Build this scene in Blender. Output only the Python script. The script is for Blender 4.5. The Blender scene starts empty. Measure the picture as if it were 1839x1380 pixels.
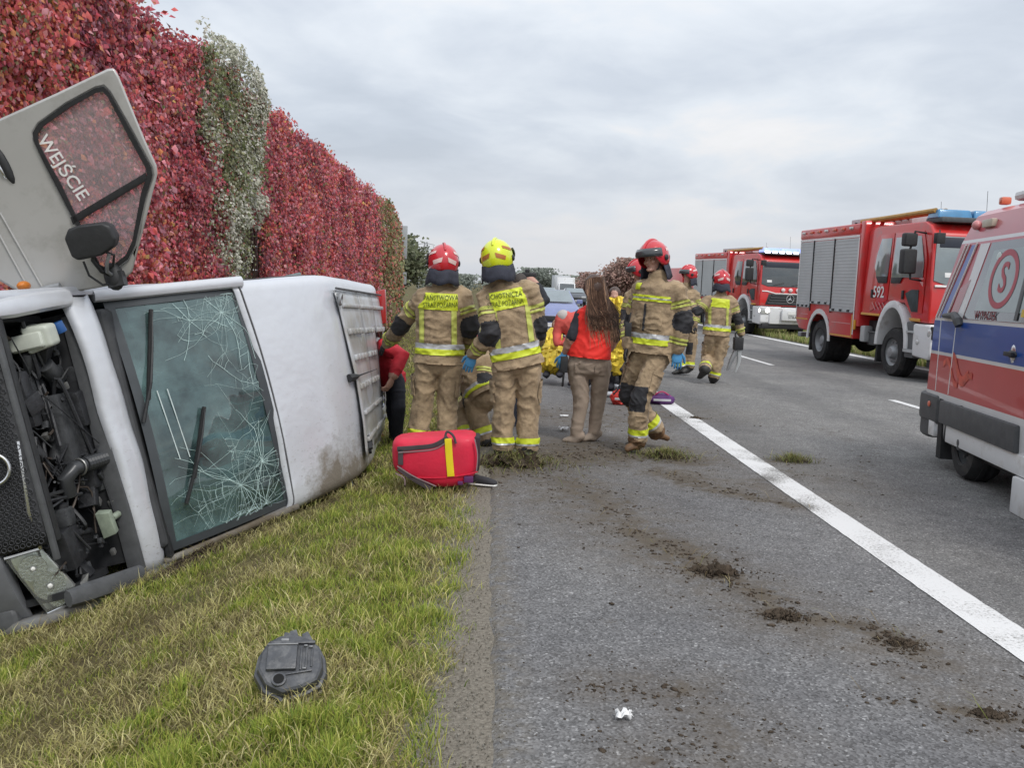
import bpy, bmesh, math, random, time
import numpy as np
from mathutils import Vector, Matrix, noise as mnoise
T0 = time.time()
random.seed(7); rng = np.random.default_rng(7)
scene = bpy.context.scene
COL = scene.collection
R_ = math.radians

# ------------------------------------------------------------------ camera
FPX, CX, CY, CAMH = 1700.0, 919.5, 690.0, 1.55
def _basis(vx=878, vy=508, roll=0.035):
    a0, a1 = (vx-CX)/FPX, (CY-vy)/FPX
    c, s = math.cos(roll), math.sin(roll)
    u, v = c*a0-s*a1, s*a0+c*a1
    th = math.atan(v); psi = math.atan(-u*math.cos(th))
    F = np.array([math.sin(psi)*math.cos(th), math.cos(psi)*math.cos(th), -math.sin(th)])
    Rr = np.array([math.cos(psi), -math.sin(psi), 0.0]); U = np.cross(Rr, F)
    return c*Rr+s*U, -s*Rr+c*U, F
CR, CU, CF = _basis()
CC = np.array([0, 0, CAMH])
cam_d = bpy.data.cameras.new('camera'); cam = bpy.data.objects.new('camera', cam_d); COL.objects.link(cam)
cam_d.sensor_width = 36; cam_d.sensor_fit = 'HORIZONTAL'; cam_d.lens = 36*FPX/1839
cam_d.clip_start = 0.05; cam_d.clip_end = 4000
cam.matrix_world = Matrix(((CR[0], CU[0], -CF[0], 0), (CR[1], CU[1], -CF[1], 0), (CR[2], CU[2], -CF[2], CAMH), (0, 0, 0, 1)))
scene.camera = cam

# ------------------------------------------------------------------ world, sun, exposure
world = bpy.data.worlds.new('World'); scene.world = world; world.use_nodes = True
SUN_EL, SUN_AZ = R_(52), R_(150)          # azimuth from +Y, clockwise
def build_world():
    nt = world.node_tree; N = nt.nodes; L = nt.links; N.clear()
    out = N.new('ShaderNodeOutputWorld'); bg = N.new('ShaderNodeBackground'); bg.inputs['Strength'].default_value = 0.12
    L.new(bg.outputs[0], out.inputs[0])
    sky = N.new('ShaderNodeTexSky'); sky.sky_type = 'NISHITA'; sky.sun_disc = False
    sky.sun_elevation = SUN_EL; sky.sun_rotation = SUN_AZ; sky.air_density = 1.0; sky.dust_density = 3.0
    tc = N.new('ShaderNodeTexCoord'); sep = N.new('ShaderNodeSeparateXYZ'); L.new(tc.outputs['Generated'], sep.inputs[0])
    def M(op, a, b=None, c=None):
        m = N.new('ShaderNodeMath'); m.operation = op
        for i, v in enumerate((a, b, c)):
            if v is None: continue
            if isinstance(v, (int, float)): m.inputs[i].default_value = v
            else: L.new(v, m.inputs[i])
        return m.outputs[0]
    z = M('MAXIMUM', sep.outputs[2], 0.0)
    zz = M('ADD', z, 0.22)
    cmb = N.new('ShaderNodeCombineXYZ'); L.new(M('DIVIDE', sep.outputs[0], zz), cmb.inputs[0]); L.new(M('DIVIDE', sep.outputs[1], zz), cmb.inputs[1])
    def noise(scale, detail, rough, off, dist=0.0):
        mp = N.new('ShaderNodeMapping'); L.new(cmb.outputs[0], mp.inputs[0]); mp.inputs['Location'].default_value = off
        n = N.new('ShaderNodeTexNoise'); n.inputs['Scale'].default_value = scale; n.inputs['Detail'].default_value = detail
        n.inputs['Roughness'].default_value = rough; n.inputs['Distortion'].default_value = dist
        L.new(mp.outputs[0], n.inputs['Vector']); return n.outputs['Fac']
    n1 = noise(0.95, 7, 0.52, (3.1, 0.9, 0), 0.35); n2 = noise(2.6, 6, 0.55, (7.7, 2.2, 0), 0.5)
    mixn = M('ADD', M('MULTIPLY', n1, 0.72), M('MULTIPLY', n2, 0.28))
    cr = N.new('ShaderNodeValToRGB'); L.new(mixn, cr.inputs[0])
    e = cr.color_ramp.elements
    e[0].position = 0.33; e[0].color = (0.45, 0.495, 0.56, 1)
    e[1].position = 0.66; e[1].color = (0.78, 0.785, 0.80, 1)
    for p, c in ((0.43, (0.53, 0.575, 0.64, 1)), (0.52, (0.64, 0.68, 0.73, 1)), (0.58, (0.73, 0.73, 0.74, 1))):
        k = e.new(p); k.color = c
    # soft overcast gradient: brighter overhead, a little warm and flat at the horizon
    gr = M('ADD', 0.94, M('MULTIPLY', z, 0.62))
    hz = N.new('ShaderNodeMixRGB'); hz.blend_type = 'MIX'; hz.inputs[2].default_value = (0.60, 0.615, 0.655, 1)
    L.new(M('MULTIPLY', M('SUBTRACT', 1.0, M('MINIMUM', M('MULTIPLY', z, 6.5), 1.0)), 0.75), hz.inputs[0]); L.new(cr.outputs[0], hz.inputs[1])
    vm = N.new('ShaderNodeVectorMath'); vm.operation = 'SCALE'; L.new(hz.outputs[0], vm.inputs[0]); L.new(M('MULTIPLY', gr, 8.2), vm.inputs['Scale'])
    mx = N.new('ShaderNodeMixRGB'); mx.inputs[0].default_value = 0.93
    L.new(sky.outputs[0], mx.inputs[1]); L.new(vm.outputs[0], mx.inputs[2])
    L.new(mx.outputs[0], bg.inputs['Color'])
build_world()
sd = bpy.data.lights.new('sun', 'SUN'); sd.energy = 1.5; sd.angle = R_(14); sd.color = (1.0, 0.97, 0.93)
sun = bpy.data.objects.new('sun', sd); COL.objects.link(sun)
sdir = Vector((math.sin(SUN_AZ)*math.cos(SUN_EL), math.cos(SUN_AZ)*math.cos(SUN_EL), math.sin(SUN_EL)))
sun.rotation_euler = sdir.to_track_quat('Z', 'Y').to_euler()
vs = scene.view_settings; vs.view_transform = 'Standard'; vs.look = 'None'; vs.gamma = 1.0; vs.exposure = 0.30
scene.display_settings.display_device = 'sRGB'
try:
    scene.cycles.max_bounces = 6; scene.cycles.transparent_max_bounces = 8; scene.cycles.diffuse_bounces = 3
    scene.cycles.glossy_bounces = 3; scene.cycles.transmission_bounces = 4; scene.cycles.caustics_reflective = False; scene.cycles.caustics_refractive = False
except Exception: pass

# ------------------------------------------------------------------ geometry helpers
def ray(px, py): return CR*(px-CX)/FPX + CU*(CY-py)/FPX + CF
def atY(px, py, Y):
    d = ray(px, py); return CC + d*(Y/d[1])
def atPlane(px, py, p0, n):
    d = ray(px, py); p0 = np.asarray(p0, float); n = np.asarray(n, float)
    return CC + d*(((p0-CC)@n)/(d@n))
GX = [-700, -7.0, -5.2, -4.5, -3.8, -2.94, -2.0, -1.38, -.9, -.45, 0.0, 10.5, 12.5, 40, 700]
GZ = [-.8, -.7, -.85, -.98, -.87, -.64, -.35, -.17, -.07, -.015, -.012, -.118, -.16, -.5, -1.2]
def zg(x): return np.interp(x, GX, GZ)
def zroad(x): return -0.01*np.asarray(x)
def G(px, py):
    z = 0.0; d = ray(px, py)
    for _ in range(30):
        p = CC + d*((z-CAMH)/d[2]); z = float(zg(p[0]) if p[0] < 0 else zroad(p[0]))
    return p

WM = {}
def wmat(o): return WM.get(o.name, Matrix.Identity(4))
def empty(name, loc=(0, 0, 0), M=None, parent=None):
    o = bpy.data.objects.new(name, None); COL.objects.link(o); o.empty_display_size = 0.1
    m = M if M is not None else Matrix.Translation(Vector([float(v) for v in loc]))
    o.matrix_basis = m; WM[o.name] = m; return o
def tag(o, label=None, cat=None, group=None, kind=None):
    if label: o['label'] = label
    if cat: o['category'] = cat
    if group: o['group'] = group
    if kind: o['kind'] = kind
    return o

def norm(v):
    v = np.asarray(v, float); return v/(np.linalg.norm(v)+1e-12)
def frame_from(t, hint=(0, 0, 1)):
    t = norm(t); h = np.asarray(hint, float)
    if abs(t@norm(h)) > 0.98: h = np.array([1.0, 0.2, 0.1])
    a = norm(np.cross(h, t)); b = np.cross(t, a); return a, b

class MB:
    def __init__(s): s.v = []; s.f = []; s.m = []; s.n = 0
    def add(s, V, Fc, mi=0):
        V = np.asarray(V, float).reshape(-1, 3); b = s.n
        s.v.append(V); s.n += len(V)
        for f in Fc: s.f.append([b+i for i in f]); s.m.append(mi)
        return s
    def box(s, c, d, rot=None, mi=0, taper=(1, 1)):
        x, y, z = [k/2 for k in d]; tx, ty = taper
        V = np.array([[-x, -y, -z], [x, -y, -z], [x, y, -z], [-x, y, -z], [-x*tx, -y*ty, z], [x*tx, -y*ty, z], [x*tx, y*ty, z], [-x*tx, y*ty, z]])
        if rot is not None: V = V@np.array(rot).T
        return s.add(V+np.asarray(c, float), [(0, 3, 2, 1), (4, 5, 6, 7), (0, 1, 5, 4), (1, 2, 6, 5), (2, 3, 7, 6), (3, 0, 4, 7)], mi)
    def box2(s, a, b, mi=0):
        a = np.asarray(a, float); b = np.asarray(b, float); return s.box((a+b)/2, np.abs(b-a), None, mi)
    def loft(s, rings, caps=True, closed=True, mi=0):
        k = len(rings[0]); V = np.concatenate([np.asarray(r, float) for r in rings]); Fc = []
        for i in range(len(rings)-1):
            for j in range(k if closed else k-1):
                a = i*k+j; b = i*k+(j+1) % k; Fc.append((a, b, b+k, a+k))
        if caps and closed:
            Fc.append(tuple(range(k-1, -1, -1))); o = (len(rings)-1)*k; Fc.append(tuple(range(o, o+k)))
        return s.add(V, Fc, mi)
    def tube(s, pts, rad, n=8, mi=0, caps=True, hint=(0, 0, 1), ell=(1, 1)):
        P = np.asarray(pts, float); k = len(P)
        if np.isscalar(rad): rad = [rad]*k
        rings = []; a = None
        for i in range(k):
            t = norm(P[min(i+1, k-1)]-P[max(i-1, 0)])
            if a is None: a, b = frame_from(t, hint)
            else:
                a = norm(a-t*(a@t)); b = np.cross(t, a)
            th = np.arange(n)*2*np.pi/n
            rings.append(P[i]+rad[i]*(np.cos(th)[:, None]*a*ell[0]+np.sin(th)[:, None]*b*ell[1]))
        return s.loft(rings, caps, True, mi)
    def cyl(s, p0, p1, r, n=16, mi=0, r2=None): return s.tube([p0, p1], [r, r if r2 is None else r2], n, mi)
    def ell(s, c, r, nu=14, nv=9, mi=0, rot=None):
        rings = []
        for i in range(nv+1):
            ph = -math.pi/2+math.pi*i/nv; ph = max(-1.56, min(1.56, ph))
            th = np.arange(nu)*2*np.pi/nu
            rings.append(np.stack([np.cos(th)*math.cos(ph)*r[0], np.sin(th)*math.cos(ph)*r[1], np.full(nu, math.sin(ph)*r[2])], 1))
        V = np.concatenate(rings)
        if rot is not None: V = V@np.array(rot).T
        V = V+np.asarray(c, float)
        return s.loft([V[i*nu:(i+1)*nu] for i in range(nv+1)], True, True, mi)
    def prism(s, poly, n, depth, mi=0, mi_side=None):
        """poly: 3-D points of a planar outline; extruded along n by depth."""
        P = np.asarray(poly, float); k = len(P); n = np.asarray(n, float)*depth
        V = np.concatenate([P, P+n]); ms = mi if mi_side is None else mi_side
        # orientation
        nn = np.zeros(3)
        for i in range(k): nn += np.cross(P[i], P[(i+1) % k])
        flip = (nn@n) > 0
        a = tuple(range(k)); b = tuple(range(2*k-1, k-1, -1))
        if flip: a = a[::-1]; b = b[::-1]
        s.add(V, [a, b], mi); base = s.n-2*k
        for i in range(k):
            j = (i+1) % k; q = (base+i, base+j, base+j+k, base+i+k)
            s.f.append(list(q if flip else q[::-1])); s.m.append(ms)
        return s
    def ribbon(s, outer, inner, n, depth, mi=0):
        """frame between two outlines with the same number of points"""
        O = np.asarray(outer, float); I = np.asarray(inner, float); k = len(O); d = np.asarray(n, float)*depth
        V = np.concatenate([O, I, O+d, I+d]); Fc = []
        for i in range(k):
            j = (i+1) % k
            Fc += [(i, j, j+k, i+k), (i+2*k, i+3*k, j+3*k, j+2*k), (i, i+2*k, j+2*k, j), (i+k, j+k, j+3*k, i+3*k)]
        return s.add(V, Fc, mi)
    def torus(s, c, ax, R, r, n=24, m=8, mi=0):
        a, b = frame_from(ax); ax = norm(ax); th = np.arange(n+1)*2*np.pi/n; rings = []
        ph = np.arange(m)*2*np.pi/m
        for t in th:
            d = math.cos(t)*a+math.sin(t)*b
            rings.append(np.asarray(c, float)+d*R+r*(np.cos(ph)[:, None]*d+np.sin(ph)[:, None]*ax))
        return s.loft(rings, False, True, mi)
    def grid(s, P, mi=0):
        P = np.asarray(P, float); a, b = P.shape[:2]; Fc = []
        for i in range(a-1):
            for j in range(b-1): Fc.append((i*b+j, i*b+j+1, (i+1)*b+j+1, (i+1)*b+j))
        return s.add(P.reshape(-1, 3), Fc, mi)
    def build(s, name, mats, parent=None, smooth=35, bevel=0, seg=2, world=False, merge=True, solid=0, subsurf=0):
        V = np.concatenate(s.v) if s.v else np.zeros((0, 3))
        if world and parent is not None:
            Mi = np.array(wmat(parent).inverted()); V = V@Mi[:3, :3].T+Mi[:3, 3]
        me = bpy.data.meshes.new(name); me.from_pydata(V.tolist(), [], s.f)
        if not isinstance(mats, (list, tuple)): mats = [mats]
        for m in mats: me.materials.append(m)
        if len(mats) > 1: me.polygons.foreach_set('material_index', s.m)
        if merge or bevel:
            bm = bmesh.new(); bm.from_mesh(me)
            bmesh.ops.remove_doubles(bm, verts=bm.verts, dist=1e-5)
            bmesh.ops.recalc_face_normals(bm, faces=bm.faces)
            if bevel:
                es = [e for e in bm.edges if len(e.link_faces) == 2 and e.calc_face_angle(0) > R_(28)]
                if es: bmesh.ops.bevel(bm, geom=es, offset=bevel, segments=seg, affect='EDGES', profile=0.6, clamp_overlap=True)
            bm.to_mesh(me); bm.free()
        return finish(me, name, parent, smooth, solid, subsurf)
def finish(me, name, parent=None, smooth=35, solid=0, subsurf=0):
    if smooth:
        me.polygons.foreach_set('use_smooth', [True]*len(me.polygons))
        me.set_sharp_from_angle(angle=R_(smooth))
    o = bpy.data.objects.new(name, me); COL.objects.link(o)
    if parent is not None: o.parent = parent; WM[o.name] = wmat(parent)
    if solid:
        m = o.modifiers.new('solid', 'SOLIDIFY'); m.thickness = solid; m.offset = -1
    if subsurf:
        m = o.modifiers.new('sub', 'SUBSURF'); m.levels = subsurf; m.render_levels = subsurf
    return o
def raw_mesh(name, V, Fidx, mats, parent=None, colors=None, smooth=False, fsize=None, mi=None):
    """fast numpy mesh; Fidx (n,3) or (n,4) array"""
    V = np.ascontiguousarray(V, np.float32); Fidx = np.ascontiguousarray(Fidx, np.int32); n, k = Fidx.shape
    me = bpy.data.meshes.new(name); me.vertices.add(len(V)); me.vertices.foreach_set('co', V.ravel())
    me.loops.add(n*k); me.loops.foreach_set('vertex_index', Fidx.ravel())
    me.polygons.add(n); me.polygons.foreach_set('loop_start', np.arange(0, n*k, k, dtype=np.int32))
    for m in (mats if isinstance(mats, (list, tuple)) else [mats]): me.materials.append(m)
    if mi is not None: me.polygons.foreach_set('material_index', np.ascontiguousarray(mi, np.int32))
    if colors is not None:
        a = me.color_attributes.new('col', 'FLOAT_COLOR', 'POINT')
        c = np.ones((len(V), 4), np.float32); c[:, :3] = colors; a.data.foreach_set('color', c.ravel())
    me.update(calc_edges=True); me.validate()
    if smooth: me.polygons.foreach_set('use_smooth', [True]*n)
    o = bpy.data.objects.new(name, me); COL.objects.link(o)
    if parent is not None: o.parent = parent
    return o

def text_mesh(name, body, mat, size, M, parent, extrude=0.002, spacing=1.0, align='CENTER', bold=0.0, world=True, shear=0):
    cu = bpy.data.curves.new(name, 'FONT'); cu.body = body; cu.size = size; cu.extrude = extrude; cu.align_x = align; cu.align_y = 'CENTER'
    cu.space_character = spacing; cu.offset = bold; cu.shear = shear; cu.resolution_u = 3
    t = bpy.data.objects.new('tmp', cu); COL.objects.link(t)
    dg = bpy.context.evaluated_depsgraph_get(); me = bpy.data.meshes.new_from_object(t.evaluated_get(dg))
    bpy.data.objects.remove(t); me.name = name
    Mw = (wmat(parent).inverted() @ M) if (world and parent is not None) else M
    me.transform(Mw); me.materials.clear(); me.materials.append(mat)
    o = bpy.data.objects.new(name, me); COL.objects.link(o)
    if parent is not None: o.parent = parent
    return o
def mframe(o, u, v, w=None):
    """matrix with x axis u, y axis v, z axis w at o"""
    u = norm(u); v = np.asarray(v, float); v = norm(v-u*(v@u)); w = np.cross(u, v)
    return Matrix(((u[0], v[0], w[0], o[0]), (u[1], v[1], w[1], o[1]), (u[2], v[2], w[2], o[2]), (0, 0, 0, 1)))

# ------------------------------------------------------------------ materials
MATS = {}
def mat(name, col, rough=0.6, metal=0.0, var=0.12, nscale=6.0, bump=0.0, bscale=40.0, spec=0.5, coat=0.0, dirt=None, dirt_amt=0.0, dscale=3.0, emit=None, estr=0.0, alpha=1.0, attr=False, trans=0.0, sheen=0.0, detail=5, rvar=0.0):
    if name in MATS: return MATS[name]
    m = bpy.data.materials.new(name); m.use_nodes = True; nt = m.node_tree; N = nt.nodes; L = nt.links
    b = N['Principled BSDF']; b.inputs['Roughness'].default_value = rough; b.inputs['Metallic'].default_value = metal
    b.inputs['Specular IOR Level'].default_value = spec; b.inputs['Coat Weight'].default_value = coat; b.inputs['Coat Roughness'].default_value = 0.08
    if sheen: b.inputs['Sheen Weight'].default_value = sheen
    tc = N.new('ShaderNodeTexCoord')
    def nz(sc, det=detail, ro=0.6):
        n = N.new('ShaderNodeTexNoise'); n.inputs['Scale'].default_value = sc; n.inputs['Detail'].default_value = det; n.inputs['Roughness'].default_value = ro
        L.new(tc.outputs['Object'], n.inputs['Vector']); return n
    def mix(fac, a, c2, bt='MIX'):
        x = N.new('ShaderNodeMixRGB'); x.blend_type = bt
        for i, q in enumerate((fac, a, c2)):
            if isinstance(q, (int, float)): x.inputs[i].default_value = q
            elif isinstance(q, tuple): x.inputs[i].default_value = (*q[:3], 1)
            else: L.new(q, x.inputs[i])
        return x.outputs[0]
    if attr:
        at = N.new('ShaderNodeAttribute'); at.attribute_name = 'col'; base = at.outputs['Color']
    else: base = tuple(col)
    if var:
        n = nz(nscale); mr = N.new('ShaderNodeMapRange'); mr.inputs[1].default_value = 0.3; mr.inputs[2].default_value = 0.7
        mr.inputs[3].default_value = 1-var; mr.inputs[4].default_value = 1+var; L.new(n.outputs['Fac'], mr.inputs[0])
        base = mix(1.0, base, mr.outputs[0], 'MULTIPLY')
    if dirt is not None:
        n = nz(dscale, 8, 0.68); mr = N.new('ShaderNodeMapRange'); mr.inputs[1].default_value = 0.62-0.35*dirt_amt; mr.inputs[2].default_value = 0.80-0.3*dirt_amt
        L.new(n.outputs['Fac'], mr.inputs[0]); base = mix(mr.outputs[0], base, tuple(dirt))
    if isinstance(base, tuple): b.inputs['Base Color'].default_value = (*base[:3], 1)
    else: L.new(base, b.inputs['Base Color'])
    if rvar:
        n = nz(nscale*1.7, 4); mr = N.new('ShaderNodeMapRange'); mr.inputs[1].default_value = .3; mr.inputs[2].default_value = .7
        mr.inputs[3].default_value = max(0, rough-rvar); mr.inputs[4].default_value = rough+rvar; L.new(n.outputs['Fac'], mr.inputs[0]); L.new(mr.outputs[0], b.inputs['Roughness'])
    if bump:
        n = nz(bscale, 4); bp = N.new('ShaderNodeBump'); bp.inputs['Strength'].default_value = bump; bp.inputs['Distance'].default_value = 0.01
        L.new(n.outputs['Fac'], bp.inputs['Height']); L.new(bp.outputs[0], b.inputs['Normal'])
    if emit is not None:
        b.inputs['Emission Color'].default_value = (*emit, 1); b.inputs['Emission Strength'].default_value = estr
    if trans: b.inputs['Transmission Weight'].default_value = trans
    if alpha < 1: b.inputs['Alpha'].default_value = alpha
    MATS[name] = m; return m
def glass(name, tint=(.6, .75, .75), refl=0.35, body=(.1, .13, .13), body_amt=0.2, rough=0.02):
    if name in MATS: return MATS[name]
    m = bpy.data.materials.new(name); m.use_nodes = True; nt = m.node_tree; N = nt.nodes; L = nt.links
    for n in list(N):
        if n.type != 'OUTPUT_MATERIAL': N.remove(n)
    out = [n for n in N if n.type == 'OUTPUT_MATERIAL'][0]
    tr = N.new('ShaderNodeBsdfTransparent'); tr.inputs[0].default_value = (*tint, 1)
    df = N.new('ShaderNodeBsdfDiffuse'); df.inputs[0].default_value = (*body, 1)
    gl = N.new('ShaderNodeBsdfGlossy'); gl.inputs['Roughness'].default_value = rough; gl.inputs[0].default_value = (.9, .95, .95, 1)
    lw = N.new('ShaderNodeLayerWeight'); lw.inputs[0].default_value = refl
    m1 = N.new('ShaderNodeMixShader'); m1.inputs[0].default_value = body_amt; L.new(tr.outputs[0], m1.inputs[1]); L.new(df.outputs[0], m1.inputs[2])
    m2 = N.new('ShaderNodeMixShader'); L.new(lw.outputs['Fresnel'], m2.inputs[0]); L.new(m1.outputs[0], m2.inputs[1]); L.new(gl.outputs[0], m2.inputs[2])
    L.new(m2.outputs[0], out.inputs[0]); MATS[name] = m; return m

# ------------------------------------------------------------------ ground, road
def fbm(x, y, s, o=4, seed=0.0):
    r = np.zeros(np.broadcast(x, y).shape); a = 1.0
    X, Y = np.broadcast_arrays(x, y); it = np.nditer([X, Y]); out = []
    for q, w in it: out.append(mnoise.fractal(Vector((float(q)*s+seed, float(w)*s, seed)), 1.0, 2.0, o))
    return np.array(out).reshape(X.shape)
def ground_material():
    m = bpy.data.materials.new('turf_soil'); m.use_nodes = True; N = m.node_tree.nodes; L = m.node_tree.links; b = N['Principled BSDF']
    b.inputs['Roughness'].default_value = 0.95; b.inputs['Specular IOR Level'].default_value = 0.15
    tc = N.new('ShaderNodeTexCoord')
    def nz(s, d=8, r=.65):
        n = N.new('ShaderNodeTexNoise'); n.inputs['Scale'].default_value = s; n.inputs['Detail'].default_value = d; n.inputs['Roughness'].default_value = r; L.new(tc.outputs['Object'], n.inputs['Vector']); return n
    n1 = nz(1.3); n2 = nz(28, 6)
    r1 = N.new('ShaderNodeValToRGB'); L.new(n1.outputs['Fac'], r1.inputs[0]); e = r1.color_ramp.elements
    e[0].position = .36; e[0].color = (.075, .06, .038, 1); e[1].position = .64; e[1].color = (.11, .115, .045, 1); k = e.new(.5); k.color = (.135, .115, .06, 1)
    r2 = N.new('ShaderNodeValToRGB'); L.new(n2.outputs['Fac'], r2.inputs[0]); e = r2.color_ramp.elements; e[0].position = .3; e[0].color = (.55, .55, .55, 1); e[1].position = .7; e[1].color = (1.35, 1.3, 1.2, 1)
    mx = N.new('ShaderNodeMixRGB'); mx.blend_type = 'MULTIPLY'; mx.inputs[0].default_value = 1; L.new(r1.outputs[0], mx.inputs[1]); L.new(r2.outputs[0], mx.inputs[2]); sx = N.new('ShaderNodeSeparateXYZ'); L.new(tc.outputs['Object'], sx.inputs[0])
    nn = nz(3.0, 6); ad = N.new('ShaderNodeMath'); ad.operation = 'MULTIPLY_ADD'; L.new(nn.outputs['Fac'], ad.inputs[0]); ad.inputs[1].default_value = .35; L.new(sx.outputs[0], ad.inputs[2])
    sm = N.new('ShaderNodeMapRange'); L.new(ad.outputs[0], sm.inputs[0]); sm.inputs[1].default_value = -.16; sm.inputs[2].default_value = -.04
    n4 = nz(60, 4); r4 = N.new('ShaderNodeValToRGB'); L.new(n4.outputs['Fac'], r4.inputs[0]); e = r4.color_ramp.elements; e[0].position = .3; e[0].color = (.12, .105, .085, 1); e[1].position = .7; e[1].color = (.27, .245, .205, 1)
    mg = N.new('ShaderNodeMath'); mg.operation = 'LESS_THAN'; L.new(sx.outputs[0], mg.inputs[0]); mg.inputs[1].default_value = 1.0
    mm = N.new('ShaderNodeMath'); mm.operation = 'MULTIPLY'; L.new(sm.outputs[0], mm.inputs[0]); L.new(mg.outputs[0], mm.inputs[1])
    m3 = N.new('ShaderNodeMixRGB'); L.new(mm.outputs[0], m3.inputs[0]); L.new(mx.outputs[0], m3.inputs[1]); L.new(r4.outputs[0], m3.inputs[2]); L.new(m3.outputs[0], b.inputs['Base Color'])
    bp = N.new('ShaderNodeBump'); bp.inputs['Strength'].default_value = .6; bp.inputs['Distance'].default_value = .03; L.new(n2.outputs['Fac'], bp.inputs['Height']); L.new(bp.outputs[0], b.inputs['Normal'])
    return m
def axis(*segs):
    out = []
    for a, b, st in segs: out += list(np.arange(a, b-1e-6, st))
    out.append(segs[-1][1]); return np.array(out)
def sheet(name, xs, ys, zf, m, attrs=None):
    X, Y = np.meshgrid(xs, ys); Z = zf(X, Y); V = np.stack([X, Y, Z], -1).reshape(-1, 3)
    a, b = len(ys), len(xs); i = np.arange((a-1)*(b-1)); r, c = i//(b-1), i % (b-1)
    Fi = np.stack([r*b+c, r*b+c+1, (r+1)*b+c+1, (r+1)*b+c], 1)
    o = raw_mesh(name, V, Fi, m, smooth=True)
    for nm, arr in (attrs or {}).items():
        at = o.data.attributes.new(nm, 'FLOAT', 'POINT'); at.data.foreach_set('value', np.ascontiguousarray(arr.reshape(-1), np.float32))
    return o
gxs = np.unique(np.concatenate([[-700, -300, -120, -60, -30, -15, -9], axis((-7, 0.1, .1)), [.13, 2, 6, 10.3, 10.6, 11, 12, 14, 18, 25, 40, 80, 160, 350, 700]]))
gys = np.unique(np.concatenate([[-60, -20, -8, -3, 0], axis((1.5, 14, .1)), axis((14.5, 40, 1.0)), [45, 55, 70, 90, 120, 160, 220, 320, 500, 900, 1600]]))
def _gz(X, Y):
    z = np.interp(X, GX, GZ)-0.02*np.clip(-X/.5, 0, 1)-.004
    nearm = (X < 0) & (X > -7) & (Y < 14.2) & (Y > 1)
    n = np.zeros_like(z); idx = np.argwhere(nearm)
    for i, j in idx: n[i, j] = mnoise.fractal(Vector((X[i, j]*2.2, Y[i, j]*2.2, 3.3)), 1.0, 2.0, 3)
    z = z+0.022*n*np.clip(-X/0.4, 0, 1)*nearm
    z = np.where((X >= .12) & (X <= 10.4), -0.01*X-0.03, z)
    return z
ground = tag(sheet('ground', gxs, gys, _gz, ground_material()), kind='structure')

def seg_mask(X, Y, pts, w, soft=1.0):
    """soft mask round a polyline of photo points with given half widths (m)"""
    P = np.array([G(*p)[:2] for p in pts]); best = np.zeros_like(X)
    if len(P) == 1: P = np.concatenate([P, P+1e-3]); w = [w[0]]*2 if not np.isscalar(w) else w
    if np.isscalar(w): w = [w]*len(P)
    for i in range(len(P)-1):
        d = P[i+1]-P[i]; L2 = d@d+1e-9; t = np.clip(((X-P[i, 0])*d[0]+(Y-P[i, 1])*d[1])/L2, 0, 1)
        dist = np.hypot(X-(P[i, 0]+t*d[0]), Y-(P[i, 1]+t*d[1])); ww = w[i]+(w[i+1]-w[i])*t
        best = np.maximum(best, np.exp(-(dist/(ww*1.4))**2*soft))
    return best
MUD = [([(1130, 955), (1210, 985), (1290, 1035)], [.08, .16, .13], 1.0), ([(1290, 1035), (1380, 1075), (1420, 1110)], [.11, .10, .07], .75), ([(1395, 1105)], .08, .9),
       ([(1450, 1110), (1560, 1130), (1640, 1165)], [.06, .10, .09], .8), ([(1700, 1270), (1800, 1290)], [.06, .05], .75), ([(1540, 1240), (1600, 1262)], .04, .5),
       ([(1100, 1232)], .07, .5), ([(1225, 1235)], .07, .6), ([(1310, 1320)], .08, .5), ([(1200, 1372)], .07, .6), ([(1300, 1195)], .05, .45), ([(1090, 1120)], .06, .35),
       ([(885, 845), (960, 825), (1060, 815), (1180, 818), (1230, 830)], [.3, .38, .42, .3, .2], .95), ([(1010, 860), (1090, 905), (1150, 960)], [.22, .2, .12], .62),
       ([(1200, 850), (1280, 880), (1430, 910)], [.2, .14, .09], .85), ([(1290, 880), (1420, 850), (1500, 860)], [.1, .16, .12], .4), ([(1400, 830), (1440, 825)], .14, .7),
       ([(1480, 770), (1560, 800), (1540, 870)], [.15, .12, .1], .35), ([(880, 760), (960, 740), (1080, 760), (1180, 750)], [.5, .6, .6, .4], .5), ([(1100, 700), (1180, 690)], [.5, .4], .35),
       ([(900, 880), (1000, 900)], [.15, .15], .35), ([(1260, 752)], .09, .9), ([(1010, 800), (1100, 800)], [.3, .3], .7)]
def mud_at(X, Y):
    m = np.zeros_like(X)
    for p, w, a in MUD: m = np.maximum(m, a*seg_mask(X, Y, p, w))
    return m
DUST = [([(890, 840), (980, 800), (1100, 800), (1230, 820)], [.7, .8, .8, .5], 1.0), ([(1000, 870), (1130, 960), (1290, 1040), (1420, 1110), (1640, 1170)], [.5, .38, .32, .26, .24], .9), ([(1230, 850), (1440, 900)], [.4, .3], .8), ([(890, 760), (1180, 740)], [.9, .9], .7), ([(1640, 1170), (1800, 1290)], [.22, .2], .7), ([(1090, 1235), (1230, 1235), (1310, 1320), (1200, 1375)], [.16, .16, .2, .18], .7), ([(1420, 840), (1560, 880)], [.5, .3], .5)]
def dust_at(X, Y):
    m = np.zeros_like(X)
    for p, w, a in DUST: m = np.maximum(m, a*seg_mask(X, Y, p, w))
    return m
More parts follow.
